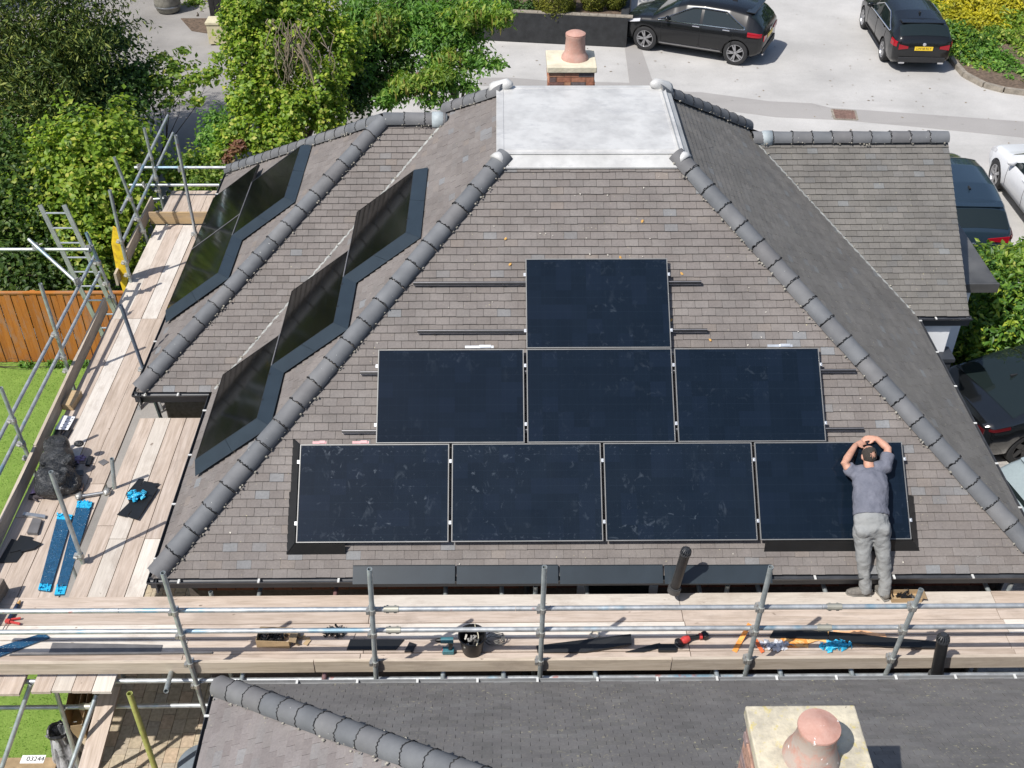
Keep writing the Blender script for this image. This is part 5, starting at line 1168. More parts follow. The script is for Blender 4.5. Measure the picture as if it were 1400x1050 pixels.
sl_ = [([(172, 676), (190, 655), (197, 655), (178, 690)], 0), ([(176, 688), (197, 658), (209, 660), (183, 700)], .01), ([(160, 704), (172, 707), (218, 661), (204, 661)], .02), ([(175, 707), (188, 711), (216, 668), (204, 664)], .03)]
for i, (px, dz) in enumerate(sl_): flat('roof_slate', px, ZL, .008, M_SKIRTD, ['back left black slate of the pile under the blue film', 'back right black slate of the pile under the blue film', 'long front black slate of the pile under the blue film', 'nearest black slate of the pile under the blue film'][i], 'slate', 'black slates under blue film on the left deck', lift=.004 + dz)
crumple('crumpled_film', (186, 680), ZL + .05, .05, M_FILMB, 'scrap of bright blue film lying on the black slates of the left deck', 'plastic film', 44, (.11, .07), .05)
flat('aluminium_bracket', [(31, 706), (62, 710), (63, 706), (33, 702)], ZL, .03, M_ALU, 'short aluminium bracket lying across the outer left deck board', 'bracket', lift=.004)
flat('roof_slate', [(38, 731), (52, 732), (58, 713), (46, 711)], ZL, .04, M_GREYSH, 'stack of grey slates beside the aluminium bracket', 'slate', lift=.004)
for i, px in enumerate(([(-3, 770), (22, 769), (40, 745), (16, 737)], [(14, 756), (30, 752), (45, 735), (28, 732)], [(28, 755), (46, 751), (57, 743), (36, 736)])): flat('roof_slate', px, ZL, .008, M_SKIRTD, ['largest black slate at the left edge of the photo', 'upper black slate at the left edge, overlapping the largest', 'rightmost black slate of the three by the left toe board'][i], 'slate', 'black slates by the left toe board', lift=.004 + .01 * i)
# things down on the lawn and patio at the lower left
def longbox(px0, px1, z, w, h, label):
    a, b = az(*px0, z), az(*px1, z); d = b - a; t = openbox('cardboard_box', (a + b) / 2, d.length, w, h, math.atan2(d.y, d.x), label, None, flaps=(0, 0, 0, 0)); return t, d
longbox((106, 1012), (118, 948), GZ + .01, .24, .3, 'long open cardboard box standing on the lawn edge beside the lower plank')
longbox((126, 985), (134, 948), GZ + .01, .2, .3, 'second long cardboard box squeezed between the first box and the plank')
a, b = az(-20, 1048, GZ + .3), az(78, 1046, GZ + .3); t = emp('cardboard_box', 'flat cardboard box with a white printed label at the bottom left corner', 'cardboard box', ((a.x + b.x) / 2, (a.y + b.y) / 2 - .2, GZ))
m = MB(); m.box(((a.x + b.x) / 2, a.y - .12, GZ + .155), (b.x - a.x, .46, .31)); m.obj('carton', M_CARD, t); m = MB(); m.box(((a.x + b.x) / 2, a.y + .02, GZ + .32), (b.x - a.x, .16, .012)); m.obj('flap', M_CARDIN, t)
lc = az(45, 1038, GZ + .328); m = MB(); m.box(lc, (.28, .11, .003)); lo = m.obj('paper_label', simple('white_label', (.78, .78, .78), .5), t)
def text(s_, size, M, mat, parent, name='lettering', ext=.001):
    cu = bpy.data.curves.new(name, 'FONT'); cu.body = s_; cu.size = size; cu.extrude = ext; cu.align_x = 'CENTER'; cu.align_y = 'CENTER'
    tmp = bpy.data.objects.new('tmp', cu); COL.objects.link(tmp); dg = bpy.context.evaluated_depsgraph_get(); me = bpy.data.meshes.new_from_object(tmp.evaluated_get(dg)); bpy.data.objects.remove(tmp); me.materials.clear(); me.materials.append(mat); me.name = name
    return put(name, me, M, parent)
M_INK = simple('black_ink', (.02, .02, .02), .6)
text('03244', .085, Matrix.Translation(lc + P(.03, 0, .004)), M_INK, lo)
# rubbish bag
c = az(106, 1058, GZ); m = MB(); rnd = random.Random(11); n = 34; rings = []
for z, r in ((0, .14), (.1, .19), (.26, .19), (.45, .16), (.6, .12), (.7, .11), (.75, .13), (.73, .10), (.6, .07)):
    rings.append([c + P((r + rnd.uniform(-.025, .03)) * math.cos(2 * math.pi * k / n) + z * -.1, (r + rnd.uniform(-.025, .03)) * math.sin(2 * math.pi * k / n) + z * .12, z + rnd.uniform(-.02, .02)) for k in range(n)])
m.v = [tuple(p) for g in rings for p in g]; m.f = [(k * n + i, k * n + (i + 1) % n, (k + 1) * n + (i + 1) % n, (k + 1) * n + i) for k in range(len(rings) - 1) for i in range(n)] + [tuple((len(rings) - 1) * n + i for i in range(n))]; m.m = [0] * len(m.f)
wb = Mat('grey_white_bag', .35); v = wb.pos((1, 1, .35)); wb.col(wb.ramp(wb.noise(v, 9, 5, .6, .8), [(.40, (.05, .055, .06)), (.52, (.30, .30, .31)), (.7, (.5, .5, .51))])); wb.bump(wb.noise(v, 14, 4), .8, .03); o = T1('rubbish_bag', m, wb.m, 'white and dark rubbish bag with an open mouth standing on the lawn below the scaffold', 'rubbish bag', None, True)  # dark folds are shade put into the bag colour
m = MB(); m.path([c + P(-.075 + .115 * math.cos(k * .35), .09 + .115 * math.sin(k * .35), .75 + .02 * math.sin(k)) for k in range(19)], .022, 7); m.obj('gathered_rim', M_BLKPL, o)
a = az(274, 1044, GZ + .75); m = MB(); m.lathe([(.2, -.75), (.24, -.06), (.26, -.05), (.265, 0), (.25, .02), (.1, .035), (.0, .036)], 28, Matrix.Translation(a)); T1('water_butt', m, simple('grey_plastic_lid', (.17, .20, .23), .5), 'round grey lidded tub against the neighbouring house on the patio', 'tub', None, True)
# ------------------------------------------------------------------ parked cars
def paint(name, c, rough=.25):
    m = Mat(name, rough, 0, .5); m.b.inputs['Specular IOR Level'].default_value = .3; m.b.inputs['Coat Weight'].default_value = .6; m.b.inputs['Coat Roughness'].default_value = .04
    p = m.pos(); m.col(m.mix(.12, c, m.ramp(m.noise(p, 30, 4), [(.3, (.6, .6, .6)), (.7, (1.4, 1.4, 1.4))]), 'MULTIPLY')); return m.m
M_BLACK = paint('black_car_paint', (.008, .0085, .0095, 1)); M_NAVY = paint('deep_blue_car_paint', (.018, .032, .05, 1)); M_CARWHITE = paint('white_car_paint', (.66, .67, .69, 1), .35); M_PALEBLUE = paint('pale_blue_car_paint', (.30, .36, .38, 1))
M_CGLASS = Mat('car_glass', .03, 0, .7).col((.012, .018, .018, 1)).m; M_CHROME = Mat('chrome_trim', .15, 1.0).col((.75, .75, .77, 1)).m
M_TYRE = simple('tyre_rubber', (.022, .022, .023), .85); M_RIM = simple('alloy_rim', (.42, .42, .43), .3, .8, .05); M_RIMD = simple('dark_alloy_rim', (.05, .05, .052), .35, .6); M_LAMPR = Mat('red_tail_lamp', .12).col((.30, .006, .014, 1)).m
M_LAMPW = Mat('clear_lamp', .1).col((.5, .5, .52, 1)).m; M_CPLAST = simple('car_black_plastic', (.02, .02, .021), .6); M_PLATE = simple('yellow_number_plate', (.80, .55, .03), .4, var=.04); M_ARCH = simple('wheel_arch_void', (.006, .006, .006), .9)
def spl(tab, x):
    xs = [t[0] for t in tab]; ys = [t[1] for t in tab]; return float(np.interp(x, xs, ys))
def car(t, B, S, mat):
    """S: L, W, H, wb, front (front overhang) and profile tables along x measured from the rear bumper"""
    L, W = S['L'], S['W'] / 2; ro = S['ro']     # rear overhang
    def prof(x):
        hw = W * spl([(0, .80), (.12, .93), (.45, .985), (1.0, 1.0), (L - 1.1, 1.0), (L - .5, .965), (L - .14, .86), (L, .70)], x)
        zb = spl(S['belt'], x); zt = max(spl(S['top'], x), zb + .02); k = min(1, max(0, (zt - zb) / .45)); rw = hw * (.93 - .17 * k)
        zs = spl([(0, .36), (.3, .24), (L - .4, .21), (L, .32)], x)
        return [(hw * .88, zs), (hw * .975, zs + .10), (hw * 1.0, zs + (zb - zs) * .55), (hw * .985, zb - .05), (hw * .955, zb), (rw, zt - .09 * k - .012), (rw * .9, zt - .035 * k - .006), (rw * .55, zt), (0, zt + .012)]
    def pt(x, s_, side=1, off=0.0):
        p = prof(x); i = min(int(s_), len(p) - 2); f = s_ - i; y = p[i][0] + (p[i + 1][0] - p[i][0]) * f; z = p[i][1] + (p[i + 1][1] - p[i][1]) * f
        return Vector((x - ro, side * y, z))
    def ptn(x, s_, side, off):
        e = .02; a = pt(max(x - e, 0), s_, side); b = pt(min(x + e, L), s_, side); c = pt(x, max(s_ - .05, 0), side); d = pt(x, min(s_ + .05, 7.999), side)
        n = (d - c).cross(b - a); n = n.normalized() * side if n.length > 1e-9 else Vector((0, 0, 1)); return pt(x, s_, side) + n * off
    xs = sorted(set(list(np.linspace(0, L, 74)) + [t_[0] for t_ in S['top']] + [t_[0] for t_ in S['belt']])); m = MB(); nn = 17
    for x in xs:
        ring = [pt(x, k, 1) for k in range(9)]; ring += [pt(x, k, -1) for k in range(7, -1, -1)]; m.v += [tuple(p) for p in ring]
    for i in range(len(xs) - 1):
        for k in range(nn - 1): m.f.append((i * nn + k, (i + 1) * nn + k, (i + 1) * nn + k + 1, i * nn + k + 1))
        m.f.append((i * nn + nn - 1, (i + 1) * nn + nn - 1, (i + 1) * nn, i * nn))
    e = (len(xs) - 1) * nn; m.f.append(tuple(range(nn))); m.f.append(tuple(e + k for k in range(nn))[::-1]); m.m = [0] * len(m.f)
    me = m.mesh('body', mat); me.set_sharp_from_angle(angle=R(50)); me.polygons.foreach_set('use_smooth', [True] * len(me.polygons))
    # cut the wheel arches
    wr = S.get('wr', .33); cut = MB()
    for wx in (0, S['wb']):
        cut.tube((wx, -W - .2, wr), (wx, -W + .24, wr), wr + .045, 28); cut.tube((wx, W - .24, wr), (wx, W + .2, wr), wr + .045, 28)
    ob = bpy.data.objects.new('tmp_body', me); COL.objects.link(ob); cme = cut.mesh('tmp_cut', M_ARCH); oc = bpy.data.objects.new('tmp_cut', cme); COL.objects.link(oc)
    md = ob.modifiers.new('b', 'BOOLEAN'); md.operation = 'DIFFERENCE'; md.object = oc; md.solver = 'EXACT'
    dg = bpy.context.evaluated_depsgraph_get(); me2 = bpy.data.meshes.new_from_object(ob.evaluated_get(dg)); bpy.data.objects.remove(ob); bpy.data.objects.remove(oc); me2.name = 'body'
    body = put('body', me2, B, t)
    def patch(name, x0, x1, s0, s1, mt, off=.006, n=14, q=6, sides=(1, -1), parent=None):
        """panel lying on the body; s0(x), s1(x) bound it on the section"""
        for sd in sides:
            m = MB(); vs = []
            for i in range(n + 1):
                x = x0 + (x1 - x0) * i / n; a, b = (s0(x) if callable(s0) else s0), (s1(x) if callable(s1) else s1)
                for k in range(q + 1): vs.append(ptn(x, a + (b - a) * k / q, sd, off))
            fs = [(i * (q + 1) + k, (i + 1) * (q + 1) + k, (i + 1) * (q + 1) + k + 1, i * (q + 1) + k + 1) for i in range(n) for k in range(q)]
            m.add(vs, fs); mm = m.mesh(name, mt); mm.polygons.foreach_set('use_smooth', [True] * len(mm.polygons)); put(name, mm, B, parent or t)
    def across(name, x0, x1, s0, mt, off=.006, n=12, parent=None):
        """a pane running right across the car (windscreen, rear window, glass roof)"""
        m = MB(); vs = []; q = 16
        for i in range(n + 1):
            x = x0 + (x1 - x0) * i / n; a = s0(x) if callable(s0) else s0
            for k in range(q + 1):
                f = k / q * 2 - 1; s_ = 8 - abs(f) * (8 - a); s_ = min(s_, 7.999); vs.append(ptn(x, s_, 1 if f >= 0 else -1, off))
        fs = [(i * (q + 1) + k, (i + 1) * (q + 1) + k, (i + 1) * (q + 1) + k + 1, i * (q + 1) + k + 1) for i in range(n) for k in range(q)]
        m.add(vs, fs); mm = m.mesh(name, mt); mm.polygons.foreach_set('use_smooth', [True] * len(mm.polygons)); return put(name, mm, B, parent or t)
    # glass
    g0, g1 = S['side']                 # side glass x range
    lo = lambda x: 4.12; hi = lambda x: 4.12 + .76 * min(1, max(.02, (x - g0) / S.get('rt', .5))) * min(1, max(.02, (g1 - x) / S.get('ft', .75)))
    bp = S['bp']
    patch('side_window', g0, bp - .04, lo, hi, M_CGLASS); patch('side_window', bp + .04, g1, lo, hi, M_CGLASS)
    if S.get('chrome'):
        for sd in (1, -1):
            m = MB(); k = 26; X = [g0 + (g1 - g0) * i / k for i in range(k + 1)]; loop = [ptn(x, 4.06, sd, .010) for x in X] + [ptn(x, hi(x) + .06, sd, .010) for x in X[::-1]]; m.path(loop + [loop[0]], S.get('cr', .013), 6); put('window_trim', m.mesh('window_trim', M_CHROME, True), B, t)
    across('windscreen', *S['ws'], 5.25, M_CGLASS); across('rear_window', *S['rw'], S.get('rws', 5.4), M_CGLASS)
    if S.get('glassroof'): across('roof_glass', *S['glassroof'], 5.9, M_CGLASS, .004)
    # lamps
    patch('tail_lamp', .05, S.get('tl', .34), S.get('tls', 2.55), S.get('tle', 3.6), S.get('lamp', M_LAMPR), .012, 6, 4)
    patch('headlamp', L - .62, L - .16, 3.0, 4.3, M_LAMPW, .008, 6, 4)
    # rear face: lamp inner halves, plate, bumper insert
    zb = spl(S['belt'], .02)
    for sd in (1, -1):
        m = MB(); y0, y1 = W * .80, W * S.get('tli', .42); z = zb * S.get('tlz', .86); m.prism([(0, sd * y0, z + .06), (0, sd * y1, z - .0), (0, sd * y1, z - .06), (0, sd * y0, z - .09)], (-.02, 0, 0)); put('tail_lamp', m.mesh('tail_lamp', S.get('lamp', M_LAMPR)), B @ Matrix.Translation((-ro - .002, 0, 0)), t)
    m = MB(); m.box((-ro - .008, 0, .42), (.03, W * 1.5, .16)); o = put('bumper_insert', m.mesh('bumper_insert', M_CPLAST), B, t); bevel(o, .02, 2)
    for sd in (1, -1):
        m = MB(); m.box((-ro - .014, sd * W * .62, .335), (.04, .16, .045)); put('exhaust_trim', m.mesh('exhaust_trim', M_CHROME), B, t)
    if S.get('noplate'): m = MB(); m.box((-ro - .016, -.45, zb * .80), (.012, .16, .03)); put('badge', m.mesh('badge', M_CHROME), B, t)
    else: m = MB(); m.box((-ro - .016, 0, zb * S.get('pz', .78)), (.012, .52, .112)); pl = put('number_plate', m.mesh('number_plate', M_PLATE), B, t)
    if S.get('plate'): text(S['plate'], .095, B @ Matrix.Translation((-ro - .0235, 0, zb * S.get('pz', .78))) @ Matrix.Rotation(-math.pi / 2, 4, 'Z') @ Matrix.Rotation(math.pi / 2, 4, 'X'), M_INK, pl)
    m = MB(); m.lathe([(.0, 0), (.045, .004), (.05, .0)], 16, B @ Matrix.Translation((-ro - .012, 0, zb * S.get('pz', .78) + .12)) @ Matrix.Rotation(-math.pi / 2, 4, 'Y')); m.obj('rear_emblem', M_CHROME, t)
    if S.get('spoiler'):
        x = S['spoiler']; a = pt(x, 5.9, 1); b = pt(x, 5.9, -1); z = pt(x, 7.9).z; m = MB(); m.prism([(x - ro + .16, a.y, z + .01), (x - ro + .16, b.y, z + .01), (x - ro - .08, b.y * .95, z - .01), (x - ro - .08, a.y * .95, z - .01)], .025); o = put('spoiler', m.mesh('spoiler', mat), B, t); bevel(o, .01, 2)
    # door seams and handles, sill strips, mirrors, antenna fin
    for sd in (1, -1):
        for x in (bp, g1 - .12, g0 + .35):
            m = MB(); pts = [ptn(x - (.10 * (q / 8) if x == g0 + .35 else 0), .9 + 3.05 * q / 8, sd, .002) for q in range(9)]; m.path(pts, .005, 4); put('door_seam', m.mesh('door_seam', M_ARCH), B, t)
        for x in (bp + .12, bp - .72):
            c = ptn(x, 3.35, sd, .014); m = MB(); m.box(c, (.20, .022, .028)); o = put('door_handle', m.mesh('door_handle', M_CHROME if S.get('chandle') else mat), B, t); bevel(o, .008, 2)
        m = MB(); pts = [ptn(x, .95, sd, .008) for x in np.linspace(ro + .42, ro + S['wb'] - .42, 8)]; m.path(pts, .03, 6, None, .4); put('sill_strip', m.mesh('sill_strip', S.get('sillm', M_CPLAST)), B, t)
        c = ptn(g1 - .28, 4.2, sd, .10); m = MB(); ball(m, c, (.065, .11, .075), 14); m.bar(ptn(g1 - .28, 4.1, sd, 0), c, .05, .03); put('mirror', m.mesh('mirror', mat, 'all'), B, t)
    c = pt(S.get('fin', 1.0), 7.9); m = MB(); m.prism([(c.x, -.018, c.z + .005), (c.x + .14, -.01, c.z + .005), (c.x + .14, .01, c.z + .005), (c.x, .018, c.z + .005)], (-.03, 0, .05)); put('antenna_fin', m.mesh('antenna_fin', M_CPLAST), B, t)
    # wheels
    tr = MB(); tr.lathe([(wr * .66, -.095), (wr * .9, -.105), (wr * .985, -.09), (wr, -.05), (wr, .05), (wr * .985, .09), (wr * .9, .105), (wr * .66, .095)], 36, Matrix.Rotation(math.pi / 2, 4, 'X'), cap=False); trm = tr.mesh('tyre', M_TYRE, True)
    def rim(sd):
        q = MB(); q.lathe([(wr * .68, .09), (wr * .70, .10), (wr * .66, .098), (wr * .62, .07), (wr * .60, -.02)], 36, Matrix.Rotation(-sd * math.pi / 2, 4, 'X'), cap=False)
        q.lathe([(0, .085), (wr * .13, .085), (wr * .16, .07), (wr * .16, .03)], 16, Matrix.Rotation(-sd * math.pi / 2, 4, 'X'), cap=False); return q
    for wx in (0, S['wb']):
        for sd in (1, -1):
            T = B @ Matrix.Translation((wx, sd * (W - .12), wr)); wl_ = put('wheel', trm, T, t)
            bk = MB(); bk.lathe([(0, .02), (wr * .66, .02)], 24, Matrix.Rotation(-sd * math.pi / 2, 4, 'X'), cap=False); put('brake_void', bk.mesh('brake_void', M_ARCH), T, wl_)
            put('rim', rim(sd).mesh('rim', S['rim'], True), T, wl_)
            ns = S.get('spokes', 5); sp = MB(); sp.box((0, 0, 0), (wr * .50, .022, wr * S.get('sw', .16))); spm = sp.mesh('spoke', S['rim'])
            for i in range(ns):
                for dd in ((-.16, .16) if S.get('twin') else (0,)):
                    an = 2 * math.pi * i / ns + dd; put('spoke', spm, T @ Matrix.Translation((math.cos(an) * wr * .40, sd * .075, math.sin(an) * wr * .40)) @ Matrix.Rotation(-an, 4, 'Y'), wl_)
    return t
def car_at(label, group, rear, front, sd, S, mat):
    """rear and front: ground contact points of the two wheels on side sd (+1 left)"""
    rear, front = Vector(rear), Vector(front); d = (front - rear); d.z = 0; sc = d.length / S['wb']; sc = S.get('sc', sc); d.normalize(); left = Vector((-d.y, d.x, 0))
    o = rear - left * sd * (S['W'] / 2 - .12) * sc; t = emp('parked_car', label, 'car', group=group, M=Matrix.Translation(o) @ Matrix.Rotation(math.atan2(d.y, d.x), 4, 'Z') @ Matrix.Scale(sc, 4)); WM[t.name] = t.matrix_basis.copy()
    return car(t, wm(t), S, mat)
HATCH = dict(cr=.02, sc=1.03, L=4.06, W=1.79, wb=2.58, ro=.68, wr=.335, top=[(0, .98), (.10, 1.10), (.30, 1.30), (.50, 1.40), (1.0, 1.465), (1.7, 1.475), (2.2, 1.44), (2.55, 1.33), (3.12, .98), (3.5, .93), (3.9, .80), (4.06, .62)], belt=[(0, .93), (.5, .96), (1.5, .93), (2.9, .90), (3.4, .86), (3.9, .74), (4.06, .58)], side=(.52, 2.93), bp=1.72, rt=.55, ft=.95, ws=(2.42, 3.06), rw=(.08, .40), chrome=True, rim=M_RIM, twin=True, spokes=5, sw=.11, spoiler=.42, sillm=simple('silver_sill', (.3, .3, .31), .35, .7), chandle=True, tls=2.7, tle=3.7, tl=.42)
M_BLACKG = paint('gloss_black_car_paint', (.008, .009, .010, 1), .12); M_BLACKG.node_tree.nodes['Principled BSDF'].inputs['Specular IOR Level'].default_value = .6; M_BLACKG.node_tree.nodes['Principled BSDF'].inputs['Coat Weight'].default_value = 1
car_at('black hatchback with silver window trim parked beside the black planter wall', 'cars parked round the drive', _r := az(1004, 87.5, GZ), _r + Vector((math.cos(R(155)), math.sin(R(155)), 0)) * 2.6, 1, HATCH, M_BLACK)
ESTATE = dict(sc=.95, cr=.018, L=4.64, W=1.80, wb=2.70, ro=1.02, wr=.33, top=[(0, .98), (.06, 1.06), (.42, 1.30), (.70, 1.37), (1.3, 1.425), (2.2, 1.43), (2.7, 1.38), (3.35, 1.05), (3.6, .95), (4.2, .84), (4.64, .64)], belt=[(0, .94), (.6, .99), (1.5, .95), (3.3, .88), (4.2, .78), (4.64, .60)], side=(.72, 3.25), bp=2.05, rt=.75, ft=1.0, ws=(2.68, 3.36), rw=(.10, .44), chrome=True, rim=M_RIM, spokes=5, sw=.2, spoiler=.52, plate='LW18 RLY', pz=.80, tlz=.86, tli=.50, tls=2.5, tle=3.7, tl=.36)
car_at('black estate car with yellow number plate and red tail lamps at the top right', 'cars parked round the drive', az(1207, 82, GZ), az(1179, 35, GZ), 1, ESTATE, M_BLACK)
SUV = dict(noplate=True, L=4.48, W=1.84, wb=2.67, ro=.86, wr=.35, sc=.90, top=[(0, 1.06), (.06, 1.14), (.40, 1.44), (.62, 1.55), (1.3, 1.63), (2.2, 1.63), (2.7, 1.56), (3.3, 1.20), (3.6, 1.10), (4.2, .98), (4.48, .76)], belt=[(0, 1.02), (.6, 1.06), (1.5, 1.03), (3.2, .98), (4.1, .90), (4.48, .70)], side=(.62, 3.2), bp=1.95, rt=.6, ft=.95, ws=(2.66, 3.26), rw=(.08, .42), rim=M_RIM, spoiler=.5, tls=2.7, tle=3.6, tl=.45, tlz=.93, tli=.3, pz=.66)
hd_ = Vector((.045, 1, 0)).normalized(); r_ = Vector((11.86, 10.95, GZ)); le = Vector((-hd_.y, hd_.x, 0))
car_at('dark blue car with a red tail lamp between the right gable and the white car', 'cars parked round the drive', r_ + le * .8, r_ + le * .8 + hd_ * 2.67, 1, SUV, M_NAVY)
WCAR = dict(L=4.3, W=1.80, wb=2.60, ro=.80, wr=.33, sc=1.0, top=[(0, .92), (.2, 1.1), (.55, 1.33), (1.2, 1.43), (2.0, 1.44), (2.5, 1.36), (3.05, 1.02), (3.3, .95), (3.9, .84), (4.3, .62)], belt=[(0, .88), (.6, .95), (1.5, .92), (3.0, .88), (3.8, .78), (4.3, .58)], side=(.6, 2.95), bp=1.85, rt=.6, ft=.95, ws=(2.45, 3.04), rw=(.15, .52), rim=M_RIM, spokes=5, sw=.22)
f_ = az(1357, 252, GZ); car_at('white car with silver wheels at the right edge beside the dark blue one', 'cars parked round the drive', f_ + Vector((-.02, -2.75, 0)), f_, 1, WCAR, M_CARWHITE)
SALOON = dict(lamp=Mat('smoked_red_lamp', .12).col((.07, .006, .008, 1)).m, L=4.70, W=1.86, wb=2.88, ro=.86, wr=.335, sc=.92, top=[(0, .93), (.12, .99), (.5, 1.06), (1.2, 1.27), (1.8, 1.36), (2.3, 1.375), (2.8, 1.32), (3.6, .98), (3.8, .92), (4.4, .76), (4.7, .58)], belt=[(0, .90), (.6, .96), (1.5, .95), (3.4, .88), (4.3, .72), (4.7, .52)], side=(.95, 3.5), bp=2.15, rt=.95, ft=1.1, ws=(2.78, 3.62), rw=(.48, 1.5), rws=5.35, glassroof=(1.55, 2.74), rim=M_RIMD, spokes=5, sw=.3, tls=3.0, tle=3.9, tl=.40, tlz=.90)
rr = az(1388, 629, GZ); h = Vector((math.cos(R(18)), math.sin(R(18)), 0)); car_at('glossy black saloon with a glass roof parked between the laurel hedge and the house', 'cars parked round the drive', rr, rr + h * 2.88, -1, SALOON, M_BLACKG)
PALE = dict(HATCH); PALE.update(rw=(.08, .12), sc=1.0, rim=M_RIM, chrome=False, chandle=False, sillm=M_CPLAST)  # rear window shrunk; pale body colour stands for the bright reflection in the glass
pp = az(1392, 690, GZ + 1.05); h2 = Vector((math.cos(R(10)), math.sin(R(10)), 0)); o_ = pp + h2 * .62; le = Vector((-h2.y, h2.x, 0)); o_.z = GZ
car_at('pale blue grey car cut off by the right edge below the black saloon', 'cars parked round the drive', o_ - le * .78, o_ - le * .78 + h2 * 2.58, -1, PALE, M_PALEBLUE)
# ------------------------------------------------------------------ vegetation
def leaf_mat(name, stops, trans=.35, gloss=.35):
    m = Mat(name, .5, 0, gloss); g = m.new('ShaderNodeNewGeometry'); c = m.ramp(g.outputs['Random Per Island'], stops)
    n = m.noise(m.pos(), .9, 3); c = m.mix(.5, c, m.ramp(n, [(.35, (.62, .66, .6)), (.65, (1.3, 1.25, 1.15))]), 'MULTIPLY')
    m.col(c); tb = m.new('ShaderNodeBsdfTranslucent'); m.l.new(m.mix(1.0, c, (1.5, 1.6, .7, 1), 'MULTIPLY'), tb.inputs[0]); mx = m.new('ShaderNodeMixShader'); mx.inputs[0].default_value = trans
    m.l.new(m.b.outputs[0], mx.inputs[1]); m.l.new(tb.outputs[0], mx.inputs[2]); m.l.new(mx.outputs[0], m.n['Material Output'].inputs[0]); return m.m
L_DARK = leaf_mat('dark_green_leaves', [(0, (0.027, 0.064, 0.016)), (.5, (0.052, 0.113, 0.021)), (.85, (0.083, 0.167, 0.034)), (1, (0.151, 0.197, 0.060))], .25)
L_MID = leaf_mat('fresh_green_leaves', [(0, (0.057, 0.144, 0.023)), (.5, (0.116, 0.251, 0.039)), (.85, (0.174, 0.328, 0.057)), (1, (0.270, 0.366, 0.097))], .35)
L_IVY = leaf_mat('bright_ivy_leaves', [(0, (0.089, 0.171, 0.021)), (.45, (0.190, 0.300, 0.031)), (.8, (0.290, 0.382, 0.042)), (1, (0.469, 0.462, 0.101))], .35)
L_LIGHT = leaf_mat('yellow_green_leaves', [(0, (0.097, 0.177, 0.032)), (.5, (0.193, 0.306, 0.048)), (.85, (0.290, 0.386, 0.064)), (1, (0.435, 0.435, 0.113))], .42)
L_YEL = leaf_mat('golden_leaves', [(0, (0.250, 0.250, 0.019)), (.5, (0.475, 0.425, 0.025)), (.85, (0.600, 0.525, 0.037)), (1, (0.300, 0.325, 0.037))], .35)
L_LAUREL = leaf_mat('laurel_leaves', [(0, (0.045, 0.112, 0.018)), (.4, (0.083, 0.188, 0.024)), (.75, (0.150, 0.270, 0.030)), (1, (0.360, 0.420, 0.045))], .3, .55)
L_CON = leaf_mat('conifer_sprays', [(0, (0.059, 0.101, 0.030)), (.5, (0.106, 0.157, 0.037)), (.8, (0.190, 0.232, 0.054)), (1, (0.294, 0.316, 0.084))], .15, .2)
L_TOP = leaf_mat('clipped_shrub_sprays', [(0, (0.075, 0.094, 0.015)), (.5, (0.138, 0.156, 0.022)), (1, (0.213, 0.213, 0.037))], .15, .15)
L_HEDGE = leaf_mat('hedge_leaves', [(0, (.026, .062, .010)), (.5, (.052, .105, .016)), (.85, (.09, .15, .024)), (1, (.17, .20, .05))], .3)
L_RED = leaf_mat('reddish_leaves', [(0, (.14, .06, .04)), (.5, (.20, .09, .06)), (1, (.16, .14, .05))], .3)
L_CAT = leaf_mat('pale_catkins', [(0, (.24, .22, .05)), (1, (.36, .32, .10))], .3)
L_GRASS = leaf_mat('grass_blades', [(0, (0.084, 0.204, 0.024)), (.6, (0.144, 0.312, 0.036)), (1, (0.216, 0.384, 0.060))], .3, .15)
M_BARK = simple('bark', (.075, .058, .043), .9, var=.35, scale=12, bump=.6); M_TWIG = simple('pale_dead_twigs', (.26, .21, .15), .9)
